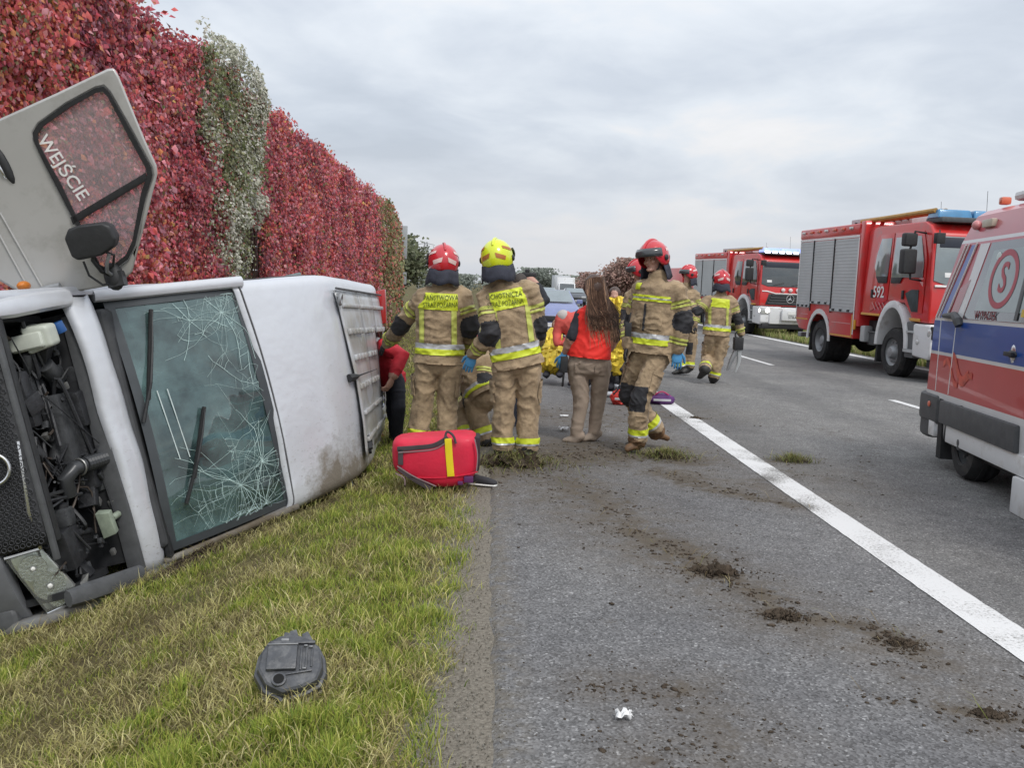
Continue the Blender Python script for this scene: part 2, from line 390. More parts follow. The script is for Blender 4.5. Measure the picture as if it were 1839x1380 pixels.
def road_material():
    m = bpy.data.materials.new('asphalt'); m.use_nodes = True; N = m.node_tree.nodes; L = m.node_tree.links; b = N['Principled BSDF']
    tc = N.new('ShaderNodeTexCoord')
    def nz(s, d=6, r=.6):
        n = N.new('ShaderNodeTexNoise'); n.inputs['Scale'].default_value = s; n.inputs['Detail'].default_value = d; n.inputs['Roughness'].default_value = r; L.new(tc.outputs['Object'], n.inputs['Vector']); return n.outputs['Fac']
    def ramp(f, *st):
        r = N.new('ShaderNodeValToRGB'); L.new(f, r.inputs[0]); e = r.color_ramp.elements
        e[0].position, e[0].color = st[0][0], (*st[0][1], 1); e[1].position, e[1].color = st[-1][0], (*st[-1][1], 1)
        for p, c in st[1:-1]: k = e.new(p); k.color = (*c, 1)
        return r.outputs[0]
    def mix(f, a, c, bt='MIX'):
        x = N.new('ShaderNodeMixRGB'); x.blend_type = bt
        for i, q in enumerate((f, a, c)):
            if isinstance(q, (int, float)): x.inputs[i].default_value = q
            elif isinstance(q, tuple): x.inputs[i].default_value = (*q, 1)
            else: L.new(q, x.inputs[i])
        return x.outputs[0]
    def math_(op, a, c):
        x = N.new('ShaderNodeMath'); x.operation = op
        for i, q in enumerate((a, c)):
            if isinstance(q, (int, float)): x.inputs[i].default_value = q
            else: L.new(q, x.inputs[i])
        return x.outputs[0]
    vor = N.new('ShaderNodeTexVoronoi'); vor.inputs['Scale'].default_value = 105; L.new(tc.outputs['Object'], vor.inputs['Vector'])
    agg = ramp(vor.outputs['Color'], (.15, (.082, .081, .080)), (.5, (.140, .139, .138)), (.84, (.205, .204, .202)), (.975, (.38, .38, .37)))
    lane = N.new('ShaderNodeSeparateXYZ'); L.new(tc.outputs['Object'], lane.inputs[0])
    lf = N.new('ShaderNodeMapRange'); L.new(lane.outputs[0], lf.inputs[0]); lf.inputs[1].default_value = 2.45; lf.inputs[2].default_value = 2.75
    agg2 = mix(1.0, agg, mix(lf.outputs[0], (1.0, 1.0, 1.02), (1.2, 1.19, 1.17)), 'MULTIPLY')
    big = ramp(nz(.55, 5), (.32, (.80, .80, .82)), (.68, (1.16, 1.15, 1.13)))
    mid = ramp(nz(7, 5), (.3, (.84, .84, .84)), (.7, (1.14, 1.14, 1.14)))
    col = mix(1.0, mix(1.0, agg2, big, 'MULTIPLY'), mid, 'MULTIPLY')
    trk = N.new('ShaderNodeMath'); trk.operation = 'SINE'; L.new(math_('MULTIPLY', math_('SUBTRACT', lane.outputs[0], 2.45), 3.35), trk.inputs[0])
    tr2 = N.new('ShaderNodeMapRange'); L.new(math_('ADD', trk.outputs[0], math_('MULTIPLY', math_('SUBTRACT', nz(1.6, 4), .5), 1.6)), tr2.inputs[0]); tr2.inputs[1].default_value = .2; tr2.inputs[2].default_value = 1.0
    col = mix(math_('MULTIPLY', math_('MULTIPLY', tr2.outputs[0], lf.outputs[0]), .28), col, (.06, .06, .062))
    at = N.new('ShaderNodeAttribute'); at.attribute_name = 'mud'
    brk = nz(9, 9, .72); brk2 = nz(45, 5, .6)
    mf = math_('ADD', at.outputs['Fac'], math_('ADD', math_('MULTIPLY', math_('SUBTRACT', brk, .5), 2.9), math_('MULTIPLY', math_('SUBTRACT', brk2, .5), .55)))
    mk = N.new('ShaderNodeMapRange'); L.new(mf, mk.inputs[0]); mk.inputs[1].default_value = .34; mk.inputs[2].default_value = .84
    mud = ramp(nz(14, 6), (.35, (.06, .049, .038)), (.6, (.10, .082, .06)), (.75, (.14, .118, .088)))
    gate = math_('MULTIPLY', mk.outputs[0], math_('MINIMUM', math_('MULTIPLY', at.outputs['Fac'], 9.0), .9))
    col = mix(gate, col, mud)
    du = N.new('ShaderNodeAttribute'); du.attribute_name = 'dust'
    dn = N.new('ShaderNodeMapRange'); L.new(nz(5, 9, .75), dn.inputs[0]); dn.inputs[1].default_value = .30; dn.inputs[2].default_value = .60
    col = mix(math_('MULTIPLY', math_('MULTIPLY', du.outputs['Fac'], dn.outputs[0]), .85), col, (.105, .086, .065))
    # dusty edge against the verge
    ed = N.new('ShaderNodeMapRange'); L.new(lane.outputs[0], ed.inputs[0]); ed.inputs[1].default_value = .24; ed.inputs[2].default_value = .05
    edn = math_('MULTIPLY', ed.outputs[0], ramp(nz(12, 7), (.38, (0, 0, 0)), (.6, (1, 1, 1))))
    col = mix(math_('MULTIPLY', edn, .75), col, (.15, .128, .095))
    L.new(col, b.inputs['Base Color']); b.inputs['Roughness'].default_value = .88; b.inputs['Specular IOR Level'].default_value = .3
    bp = N.new('ShaderNodeBump'); bp.inputs['Strength'].default_value = .35; bp.inputs['Distance'].default_value = .006
    L.new(math_('ADD', vor.outputs['Distance'], math_('MULTIPLY', brk2, math_('MULTIPLY', gate, 3.0))), bp.inputs['Height']); L.new(bp.outputs[0], b.inputs['Normal'])
    return m
rxs = np.unique(np.concatenate([axis((.05, 5.2, .04)), axis((5.5, 10.6, .5))]))
rys = np.unique(np.concatenate([[-60, -20, -6, 0], axis((2.2, 15, .04)), axis((15.3, 30, .5)), [32, 36, 40, 46, 54, 64, 78, 96, 120, 150, 190, 250, 340, 480, 700, 1000, 1600]]))
X_, Y_ = np.meshgrid(rxs, rys); mudm = mud_at(X_, Y_)
EDGE = {round(float(y), 4): .03*mnoise.fractal(Vector((float(y)*3.1, 2.2, 0)), 1, 2, 4) for y in rys}
road = sheet('road', rxs, rys, lambda X, Y: -0.01*X+0.0*Y, road_material(), {'mud': mudm, 'dust': dust_at(X_, Y_)}); tag(road, kind='structure')
_b = len(rxs)
for _i, _y in enumerate(rys): road.data.vertices[_i*_b].co.x += EDGE[round(float(_y), 4)]; road.data.vertices[_i*_b].co.z -= .022

def marking_material():
    m = bpy.data.materials.new('road_paint'); m.use_nodes = True; N = m.node_tree.nodes; L = m.node_tree.links; b = N['Principled BSDF']
    tc = N.new('ShaderNodeTexCoord'); n = N.new('ShaderNodeTexNoise'); n.inputs['Scale'].default_value = 55; n.inputs['Detail'].default_value = 6; n.inputs['Roughness'].default_value = .7; L.new(tc.outputs['Object'], n.inputs[0])
    n2 = N.new('ShaderNodeTexNoise'); n2.inputs['Scale'].default_value = 3.0; n2.inputs['Detail'].default_value = 7; L.new(tc.outputs['Object'], n2.inputs[0])
    at = N.new('ShaderNodeAttribute'); at.attribute_name = 'mud'
    a = N.new('ShaderNodeMath'); a.operation = 'MULTIPLY_ADD'; L.new(n2.outputs['Fac'], a.inputs[0]); a.inputs[1].default_value = .55; L.new(n.outputs['Fac'], a.inputs[2])
    a2 = N.new('ShaderNodeMath'); a2.operation = 'MULTIPLY_ADD'; L.new(at.outputs['Fac'], a2.inputs[0]); a2.inputs[1].default_value = .5; L.new(a.outputs[0], a2.inputs[2])
    r = N.new('ShaderNodeValToRGB'); L.new(a2.outputs[0], r.inputs[0]); e = r.color_ramp.elements
    e[0].position = .80; e[0].color = (.66, .66, .655, 1); e[1].position = 1.0; e[1].color = (.17, .165, .155, 1); k = e.new(.90); k.color = (.46, .455, .445, 1)
    L.new(r.outputs[0], b.inputs['Base Color']); b.inputs['Roughness'].default_value = .75
    bp = N.new('ShaderNodeBump'); bp.inputs['Strength'].default_value = .3; bp.inputs['Distance'].default_value = .005; L.new(n.outputs['Fac'], bp.inputs['Height']); L.new(bp.outputs[0], b.inputs['Normal'])
    return m
PAINT = marking_material()
def marking(name, x0, x1, y0, y1, step):
    xs = np.linspace(x0, x1, 5); ys = np.linspace(y0, y1, max(2, int((y1-y0)/step)+1)); X, Y = np.meshgrid(xs, ys)
    # worn, slightly uneven edges
    if step < 1:
        for j in range(len(ys)):
            X[j, 0] += .006*mnoise.noise(Vector((ys[j]*9, 1, 0))); X[j, -1] += .006*mnoise.noise(Vector((ys[j]*9, 7, 0)))
    V = np.stack([X, Y, -0.01*X+.005], -1).reshape(-1, 3); b = 5; i = np.arange((len(ys)-1)*4); r, c = i//4, i % 4
    o = raw_mesh(name, V, np.stack([r*b+c, r*b+c+1, (r+1)*b+c+1, (r+1)*b+c], 1), PAINT, road)
    at = o.data.attributes.new('mud', 'FLOAT', 'POINT'); at.data.foreach_set('value', np.ascontiguousarray(mud_at(X, Y).ravel(), np.float32)); return o
marking('edge_line', 2.39, 2.63, 1.5, 60, .05); marking('edge_line', 10.02, 10.26, 10, 300, 5.0); marking('edge_line', 2.39, 2.63, 60, 400, 10.0)
for y0 in (11.2, 20.9, 30.6, 40.3, 50, 60, 70, 80, 90): marking('lane_dash', 6.31, 6.44, y0, y0+3.4, 1.0)

# ------------------------------------------------------------------ noise barrier with creepers
CONC = mat('barrier_concrete', (.36, .36, .35), .9, var=.15, nscale=3, bump=.3, bscale=25, dirt=(.2, .19, .16), dirt_amt=.5)
STEEL = mat('galvanised_steel', (.32, .33, .34), .55, .6, var=.15)
WX = -5.0
barrier = empty('noise_barrier', (WX, 8.0, -.85)); tag(barrier, 'tall grey concrete noise barrier beneath the red creepers beside the road', 'noise barrier')
_pm = None
for k in range(10):
    y0 = 5.0+k*4.0
    mb = MB(); mb.box((0, 0, 2.95), (.20, .22, 5.9)); mb.box((.13, 0, 2.95), (.06, .30, 5.9)); p = mb.build('post', STEEL, barrier, bevel=.01); p.location = (0.02, y0-8, 0)
    if _pm is None:
        mb = MB(); mb.box((0, 0, 0), (.12, 3.72, .475)); _pm = mb.build('panel', CONC, barrier, bevel=.015); _pm.location = (0, y0+2-8, .25); first = True
    for r in range(11):
        if k == 0 and r == 0: continue
        o = _pm.copy(); COL.objects.link(o); o.location = (0, y0+2-8, .25+r*.5)

LEAFM = mat('creeper_leaf', (1, 1, 1), .55, attr=True, var=.2, nscale=9, spec=.35)
def translucent(m, amt):
    N = m.node_tree.nodes; L = m.node_tree.links; b = N['Principled BSDF']; out = [n for n in N if n.type == 'OUTPUT_MATERIAL'][0]; at = [n for n in N if n.type == 'ATTRIBUTE'][0]
    t = N.new('ShaderNodeBsdfTranslucent'); L.new(at.outputs['Color'], t.inputs[0]); x = N.new('ShaderNodeMixShader'); x.inputs[0].default_value = amt; L.new(b.outputs[0], x.inputs[1]); L.new(t.outputs[0], x.inputs[2]); L.new(x.outputs[0], out.inputs[0])
translucent(LEAFM, .35)
def leaf_mass(pos, nrm, size, col, name, parent, droop=.75, width=.5):
    """many pointed, folded leaves; pos (n,3), nrm outward (n,3)"""
    n = len(pos)
    out = nrm+rng.normal(0, .45, (n, 3)); out /= np.linalg.norm(out, axis=1)[:, None]
    tip = np.stack([rng.normal(0, .45, n), rng.normal(0, .5, n), -np.abs(rng.normal(droop, .35, n))], 1)
    tip -= out*(np.sum(tip*out, 1))[:, None]*.75; tip /= np.linalg.norm(tip, axis=1)[:, None]
    side = np.cross(tip, out); side /= np.linalg.norm(side, axis=1)[:, None]
    s = size[:, None]; w = s*width*rng.uniform(.75, 1.2, (n, 1)); fold = out*s*.16
    mid = pos+tip*s*.45
    V = np.stack([pos, mid+side*w-fold, pos+tip*s+out*s*rng.uniform(-.2, .1, (n, 1)), mid-side*w-fold, mid+fold*.4], 1).reshape(-1, 3)
    b = np.arange(n)[:, None]*5
    Fi = np.concatenate([b+[[0, 1, 4]], b+[[1, 2, 4]], b+[[2, 3, 4]], b+[[3, 0, 4]]], 0)
    return raw_mesh(name, V, Fi, LEAFM, parent, np.repeat(col, 5, 0))
def vn(y, z, s, sd): return np.array([mnoise.fractal(Vector((a*s, b*s, sd)), 1.0, 2.0, 3) for a, b in zip(y, z)])
def to_px(p):
    d = p-CC; zc = d@CF; return CX+FPX*(d@CR)/zc, CY-FPX*(d@CU)/zc
def vine_points(n, y0, y1, power=2.0):
    # denser near: y distributed ~1/y^2
    u = rng.random(n); y = 1/(1/y0+(1/y1-1/y0)*u); z = rng.random(n)
    return y, z
def top_of(y): return 4.80+.06*np.sin(y*1.3)+.05*np.sin(y*3.1+1)-.055*np.maximum(0, y-40.5)**2
PAL = {'crim': (.40, .045, .07), 'red': (.50, .075, .065), 'pink': (.62, .20, .23), 'wine': (.20, .035, .055), 'plum': (.27, .085, .115), 'orange': (.52, .18, .06), 'rust': (.30, .10, .055), 'green': (.13, .14, .042), 'olive': (.19, .16, .06), 'yellow': (.46, .29, .05)}
PALA = np.array(list(PAL.values())); PK = list(PAL)
def pick(w, n):
    p = np.array([w.get(k, 0) for k in PK], float); p /= p.sum(); return rng.choice(len(PK), n, p=p)
def make_vines():
    n = 300000; y, u = vine_points(n, 7.8, 46)
    z = -.5+u*(top_of(y)+.62)
    bul = vn(y, z, .55, 2.0); bul2 = vn(y, z, 1.7, 9.0)
    depth = .30+.20*bul+.12*bul2+rng.normal(0, .07, n)+.1*rng.random(n)
    x = WX+.16+np.clip(depth, 0.0, 1.2)
    # ragged top: leaves spill over the coping
    tz = top_of(y)+.10*vn(y, y*0, 1.3, 4.0); over = z > tz; z = np.where(over, tz-rng.random(n)**2*.8+.12*rng.random(n), z)
    pos = np.stack([x, y, z], 1); px, py = to_px(pos)
    # clear strip of bare wall and the clematis band (photo columns follow the wall, so these are ranges of y)
    yA, yB, yC = 14.6, 17.2, 19.2            # clematis from yA to yB, bare from yB to yC low down
    far_green = y+4*vn(y, z, .35, 51.0)+rng.normal(0, 2.2, n) > 39
    c_noise = vn(y, z, .5, 17.0); c2 = vn(y, z, 1.4, 23.0)
    edge = c2*1.1+rng.normal(0, .33, n)
    cw = vn(y, z, .9, 31.0); clem = (y+edge*1.3 > yA+.3+np.clip(4.6-z, 0, 3.4)*.42) & (y+edge*1.3 < yB-.5+1.1*(z > 3.0)) & (cw+rng.normal(0, .18, n) > -.32); bare = (y+edge*.4 > yB-.5) & (y+edge*.4 < yC) & (z < 3.0+.7*c2)
    low = z < 1.4
    idx = np.zeros(n, int); r = rng.random(n)
    base = {'crim': 3.2, 'red': 2.6, 'pink': 2.6, 'wine': 1.1, 'plum': 1.8, 'orange': .35, 'rust': .8, 'green': .25, 'olive': .3}
    hot = {'crim': 2.4, 'red': 3.4, 'pink': 3.6, 'orange': .9, 'rust': .8, 'yellow': .3, 'plum': .4}
    dark = {'crim': 3, 'wine': 2, 'plum': 2.8, 'red': 1.6, 'rust': .8, 'pink': .6}
    mixed = {'red': 2.2, 'orange': 1.3, 'rust': 1.6, 'olive': 1.0, 'green': 1.0, 'crim': 1.8, 'yellow': .35, 'wine': .6}
    fargr = {'green': 3, 'olive': 3, 'rust': 1.6, 'red': .5, 'plum': .4}
    idx = pick(base, n)
    for w, sel in ((hot, c_noise > .22), (dark, c_noise < -.25), (mixed, (low & (c2 > -.1)) | (c2 > .62)), (fargr, far_green)):
        k = int(sel.sum())
        if k: idx[sel] = pick(w, k)
    tl = (y < 11.5) & (z > 2.4) & (c_noise > -.1); idx[tl] = pick({'red': 3, 'orange': 1.5, 'pink': 2, 'crim': 1.5, 'green': .5, 'olive': .5}, int(tl.sum()))
    col = (PALA[idx]*.90+.04)*1.42*rng.uniform(.7, 1.25, (n, 1)); col = np.clip(col+rng.normal(0, .012, (n, 3)), .004, .75)
    size = (.030+.042*rng.random(n))*np.interp(y, [8, 16, 30, 46], [1.0, 1.15, 1.7, 2.6])
    nrm = np.tile([1.0, -.25, .1], (n, 1))
    red = ~clem & ~bare & ~far_green
    cr = empty('creeper', (WX+.2, 10, -.8)); tag(cr, 'dense crimson and orange creeper covering the noise barrier', 'creeper')
    M0 = np.array([WX+.2, 10, -.8])
    f = leaf_mass(pos[red]-M0, nrm[red], size[red], col[red], 'foliage', cr); f['kind'] = 'stuff'
    # single leaves that stand out nearest to the road
    kk = 260; yy = rng.uniform(9.6, 13.5, kk); zz = rng.uniform(.6, 5.2, kk); protos = []
    leafmats = [mat('leaf_'+q, PAL[q], .5, var=.3, nscale=14) for q in ('crim', 'red', 'pink', 'orange', 'plum')]
    for q in range(10):
        s = .1; w = .045+.01*(q % 3); mb = MB(); mb.add([[0, 0, 0], [-.012, w, -s*.45], [.005, .004*(q-5), -s], [-.012, -w, -s*.45], [.008, 0, -s*.45]], [(0, 1, 4), (1, 2, 4), (2, 3, 4), (3, 0, 4)])
        me_o = mb.build('leaf', leafmats[q % 5], cr, smooth=0, merge=False); protos.append(me_o)
    bl = vn(yy, zz, .55, 2.0)
    for q in range(kk):
        o = protos[q] if q < 10 else protos[q % 10].copy()
        if q >= 10: COL.objects.link(o)
        o.location = Vector((WX+.62+.26*bl[q]+.1*random.random()-M0[0], yy[q]-M0[1], zz[q]-M0[2])); o.rotation_euler = (random.gauss(0, .5), random.gauss(-.45, .35), random.gauss(-.3, .6)); s = random.uniform(.75, 1.35); o.scale = (s, s, s)
    # woody stems
    mb = MB()
    for q in range(70):
        y = random.uniform(8.5, 40); zt = random.uniform(2.5, 5.2); pts = []
        for t in np.linspace(0, 1, 9): pts.append((WX+.12+.1*random.random()-M0[0], y+math.sin(t*4+q)*.25+random.gauss(0, .05)-M0[1], -.6+t*(zt+.6)-M0[2]))
        mb.tube(pts, list(np.linspace(.022, .006, 9)), 5)
    mb.build('stems', mat('vine_stem', (.10, .07, .05), .9, var=.3), cr)
    # twigs sticking out along the top edge
    nt_ = 900; ty = vine_points(nt_, 8, 44)[0]; tz_ = top_of(ty)+.10*vn(ty, ty*0, 1.3, 4.0)+rng.random(nt_)*.16; tp = np.stack([WX+.2+rng.random(nt_)*.5, ty, tz_], 1)
    leaf_mass(tp-M0, np.tile([.4, -.2, .8], (nt_, 1)), .05+.05*rng.random(nt_), PALA[pick(base, nt_)]*.9, 'shoots', cr, droop=.2)['kind'] = 'stuff'
    # far green creeper
    g = empty('ivy', (WX+.2, 42, -.8)); tag(g, 'olive green climbing plant on the far end of the noise barrier', 'climber')
    M1 = np.array([WX+.2, 42, -.8]); s = far_green
    pg = pos[s].copy(); pg[:, 0] += .25*np.clip((pg[:, 1]-38)/3, 0, 1)
    leaf_mass(pg-M1, nrm[s], size[s], col[s]*1.15, 'foliage', g)['kind'] = 'stuff'
    ne = 5000; ey = rng.uniform(44.5, 46.5, ne); ez = rng.uniform(-.5, 3.4, ne)-.3*(ey-44.5); ex = WX+rng.uniform(-.6, .75, ne)
    leaf_mass(np.stack([ex, ey, ez], 1)-M1, np.tile([.5, -.8, .2], (ne, 1)), .16+.1*rng.random(ne), PALA[pick(fargr, ne)]*.85, 'outer_foliage', g)['kind'] = 'stuff'
    mb = MB()
    for q in range(8): mb.tube([(-.1, -3+q*.8, 0), (-.05, -2.9+q*.8, 2.5), (0, -3+q*.8, 4.6)], [.03, .02, .008], 5)
    mb.build('stems', MATS['vine_stem'], g)
    # clematis: grey-green with pale fluffy seed heads
    c = empty('clematis', (WX+.25, 18, -.8)); tag(c, 'grey green clematis with pale fluffy seed heads between the red creepers', 'climber')
    M2 = np.array([WX+.25, 18, -.8]); s = clem; k = int(s.sum()); pc = pos[s].copy(); pc[:, 0] += .12
    cc = np.array([(.19, .22, .09), (.28, .28, .15), (.16, .16, .08), (.28, .10, .08), (.36, .34, .24)])[rng.choice(5, k, p=[.35, .25, .2, .1, .1])]*rng.uniform(.7, 1.3, (k, 1))
    leaf_mass(pc-M2, nrm[s], size[s]*.85, cc, 'foliage', c)['kind'] = 'stuff'
    m2 = 30000; y2 = rng.uniform(yA, yB+.9, m2); z2 = -.2+rng.random(m2)*(top_of(y2)+.7); e2 = vn(y2, z2, 1.4, 23.0); cl = vn(y2, z2, 1.1, 41.0)
    keep = (y2+e2*1.1+rng.normal(0, .3, m2) > yA+.2+np.clip(4.6-z2, 0, 3.4)*.38) & (y2+e2*1.1+rng.normal(0, .3, m2) < yB-.2+1.2*(z2 > 2.4)) & (cl+.35*(z2-2.2)/3 > rng.normal(-.14, .25, m2)); y2, z2 = y2[keep], z2[keep]; m2 = len(y2)
    d2 = .34+.26*vn(y2, z2, .55, 2.0)+.14*vn(y2, z2, 1.7, 9.0)+.16*rng.random(m2)
    p2 = np.stack([WX+.22+np.clip(d2, .05, 1.2), y2, z2], 1)
    wcol = np.array([(.70, .68, .60), (.55, .55, .45), (.40, .42, .30)])[rng.choice(3, m2, p=[.4, .35, .25])]*rng.uniform(.75, 1.1, (m2, 1))
    leaf_mass(p2-M2, np.tile([1.0, -.3, .4], (m2, 1)), .045+.035*rng.random(m2), wcol, 'seed_heads', c, droop=.1, width=.42)['kind'] = 'stuff'
    mb = MB()
    for q in range(10): mb.tube([(0, -1.5+.35*q, 0), (.05, -1.4+.33*q, 2.6), (.1, -1.5+.3*q, 5.6)], [.02, .015, .006], 5)
    mb.build('stems', MATS['vine_stem'], c)
make_vines()

# ------------------------------------------------------------------ grass on the verge
GRASSM = mat('grass_blade', (1, 1, 1), .6, attr=True, var=0, spec=.3); translucent(GRASSM, .35)
# worn soil band across the verge, in photo points
def soil_at(X, Y):
    m = np.zeros_like(X)
    for p, w, a in (([(40, 1340), (160, 1200), (330, 1080), (520, 985)], [.26, .24, .2, .14], .9), ([(10, 1180), (120, 1140), (260, 1100)], [.16, .14, .12], .6), ([(300, 1330), (360, 1260)], [.12, .1], .5),
                    ([(640, 980), (760, 960)], [.1, .1], .3), ([(330, 1020), (450, 960), (560, 915), (650, 860)], [.14, .16, .16, .12], .8), ([(200, 1290), (330, 1180), (420, 1120)], [.16, .14, .1], .7), ([(870, 830), (900, 800)], [.25, .25], .6)):
        m = np.maximum(m, a*seg_mask(X, Y, p, w))
    return m
def blades(X, Y, Z, h, lean, width, col, name, parent=None):
    n = len(X); ang = rng.random(n)*2*np.pi; la = rng.random(n)*2*np.pi
    base = np.stack([X, Y, Z], 1); side = np.stack([np.cos(ang), np.sin(ang), 0*ang], 1)*width[:, None]*.5
    ld = np.stack([np.cos(la), np.sin(la), 0*la], 1)
    up = np.zeros((n, 3)); up[:, 2] = 1
    p1 = base+up*(h*.55*np.cos(lean*.5))[:, None]+ld*(h*.55*np.sin(lean*.5))[:, None]
    p2 = p1+up*(h*.5*np.cos(lean))[:, None]+ld*(h*.5*np.sin(lean))[:, None]
    V = np.stack([base-side, base+side, p1+side*.8, p1-side*.8, p2], 1).reshape(-1, 3); b = np.arange(n)[:, None]*5
    Fi = np.concatenate([b+[[0, 1, 2]], b+[[0, 2, 3]], b+[[3, 2, 4]]], 0)
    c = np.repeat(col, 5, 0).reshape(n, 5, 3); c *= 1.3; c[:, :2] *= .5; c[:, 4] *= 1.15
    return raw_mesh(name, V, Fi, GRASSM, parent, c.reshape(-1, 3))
def make_grass():
    def field(n, y0, y1, x0, x1, hs, ws):
        u = rng.random(n); Y = 1/(1/y0+(1/y1-1/y0)*u); X = rng.uniform(x0, x1, n)
        edge = .0+.15*np.array([mnoise.noise(Vector((float(y)*2.3, 0, 5))) for y in Y])-.10
        near = np.clip((4.8-Y)/2.0, 0, 1)
        edge = edge-.12*near
        keep = X < edge+rng.normal(0, .05, n)
        X, Y = X[keep], Y[keep]; n = len(X)
        sm = soil_at(X, Y); pn = np.array([mnoise.fractal(Vector((float(a)*1.5, float(b)*1.5, 8.0)), 1, 2, 4) for a, b in zip(X, Y)]); pn2 = np.array([mnoise.noise(Vector((float(a)*5.5, float(b)*5.5, 2.0))) for a, b in zip(X, Y)])
        keep = rng.random(n) > np.maximum(sm*.75, np.clip(-pn-pn2*.5-.25, 0, .75))
        X, Y, sm, pn, pn2 = X[keep], Y[keep], sm[keep], pn[keep], pn2[keep]; n = len(X)
        dry = rng.random(n) < np.clip(.20-.85*pn-.6*pn2+.8*sm, .04, .97)
        straw = np.array([(.48, .44, .17), (.42, .38, .15), (.32, .27, .12), (.56, .51, .26), (.22, .175, .09)])[rng.choice(5, n)]
        green = np.array([(.20, .27, .04), (.27, .33, .055), (.35, .37, .08), (.14, .20, .035), (.42, .41, .11)])[rng.choice(5, n)]
        col = np.where(dry[:, None], straw*(1-.35*sm[:, None]), green)*rng.uniform(.7, 1.2, (n, 1))
        h = np.where(dry, rng.uniform(.035, .11, n), rng.uniform(.022, .07, n)*(1+1.1*np.clip(pn2, -.5, 1)))*hs*(1-.4*sm)
        lean = np.where(dry, np.clip(rng.normal(1.25, .28, n), .3, 1.62), np.abs(rng.normal(.8, .45, n)))
        zb = np.interp(X, GX, GZ)-.02+.03*np.clip(pn2, 0, 1)+np.where(dry, rng.random(n)*.035, 0)
        Zn = zb+.022*np.array([mnoise.fractal(Vector((float(a)*2.2, float(b)*2.2, 3.3)), 1.0, 2.0, 3) for a, b in zip(X, Y)])*np.clip(-X/.4, 0, 1)
        return X, Y, Zn, h, lean, rng.uniform(.0025, .0055, n)*ws, col
    A = field(270000, 2.6, 7.5, -4.6, .1, 1.0, 1.0); B = field(60000, 7.0, 16, -4.8, .06, 1.0, 1.5); C = field(15000, 16, 60, -4.8, .03, 1.15, 3.2)
    cat = [np.concatenate(q) for q in zip(A, B, C)]
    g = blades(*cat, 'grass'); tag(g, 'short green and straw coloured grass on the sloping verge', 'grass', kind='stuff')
    # far side verge
    n = 26000; u = rng.random(n); Y = 1/(1/14+(1/90-1/14)*u); X = 10.55+rng.random(n)**1.5*5
    col = np.array([(.17, .22, .06), (.24, .26, .09), (.3, .28, .13)])[rng.choice(3, n)]*rng.uniform(.7, 1.2, (n, 1))
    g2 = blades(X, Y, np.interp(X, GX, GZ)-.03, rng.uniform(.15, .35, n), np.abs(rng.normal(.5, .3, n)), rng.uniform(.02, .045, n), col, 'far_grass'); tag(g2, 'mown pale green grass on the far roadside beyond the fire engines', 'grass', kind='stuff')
make_grass()

# ------------------------------------------------------------------ torn soil on the asphalt
SOIL = mat('soil', (.07, .054, .04), .95, var=.45, nscale=30, bump=.8, bscale=80, spec=.1)
def make_soil():
    n = 110000; X = rng.uniform(.05, 4.2, n); u = rng.random(n); Y = 1/(1/2.6+(1/13-1/2.6)*u); m = mud_at(X, Y)
    brk = np.array([mnoise.fractal(Vector((float(a)*5, float(b)*5, 1.0)), 1, 2, 4) for a, b in zip(X, Y)])
    keep = rng.random(n) < np.maximum(np.clip((m-.32+.8*brk), 0.0, 1)*.5*np.clip(m*6, 0, 1), dust_at(X, Y)*np.clip(.16+.6*brk, .02, .5)+.0012); X, Y, m = X[keep], Y[keep], m[keep]; n = len(X)
    ico = bmesh.new(); bmesh.ops.create_icosphere(ico, subdivisions=1, radius=1.0); IV = np.array([v.co[:] for v in ico.verts]); IF = np.array([[v.index for v in f.verts] for f in ico.faces]); ico.free()
    k = len(IV); s = rng.gamma(1.0, .0026, n)+.0016; s = np.minimum(s*(.6+.9*m), .0115)
    V = IV[None]*(1+rng.normal(0, .28, (n, k, 1)))*s[:, None, None]*np.array([1.5, 1.1, .5])
    a = rng.random(n)*6.28; ca, sa = np.cos(a), np.sin(a); x = V[..., 0]*ca[:, None]-V[..., 1]*sa[:, None]; y = V[..., 0]*sa[:, None]+V[..., 1]*ca[:, None]
    V = np.stack([x+X[:, None], y+Y[:, None], V[..., 2]+(-.01*X+s*.25)[:, None]], -1).reshape(-1, 3)
    Fi = (IF[None]+(np.arange(n)*k)[:, None, None]).reshape(-1, 3)
    o = raw_mesh('soil_crumbs', V, Fi, SOIL); tag(o, 'dark brown soil crumbs and mud scattered over the asphalt shoulder', 'soil', kind='stuff')
    # straw and uprooted grass lying in the mud
    n = 9000; X = rng.uniform(.05, 4.2, n); u = rng.random(n); Y = 1/(1/3+(1/12-1/3)*u); m = mud_at(X, Y); keep = rng.random(n) < np.clip(m-.3, 0, 1)*.75; X, Y = X[keep], Y[keep]; n = len(X)
    col = np.array([(.34, .29, .15), (.22, .17, .09), (.15, .11, .06), (.2, .22, .06)])[rng.choice(4, n, p=[.3, .35, .25, .1])]
    o = blades(X, Y, -.01*X+.004, rng.uniform(.04, .13, n), np.clip(rng.normal(1.5, .12, n), 1.1, 1.6), rng.uniform(.002, .0045, n), col, 'loose_straw'); tag(o, 'loose straw and roots lying in the mud on the shoulder', 'straw', kind='stuff')
make_soil()
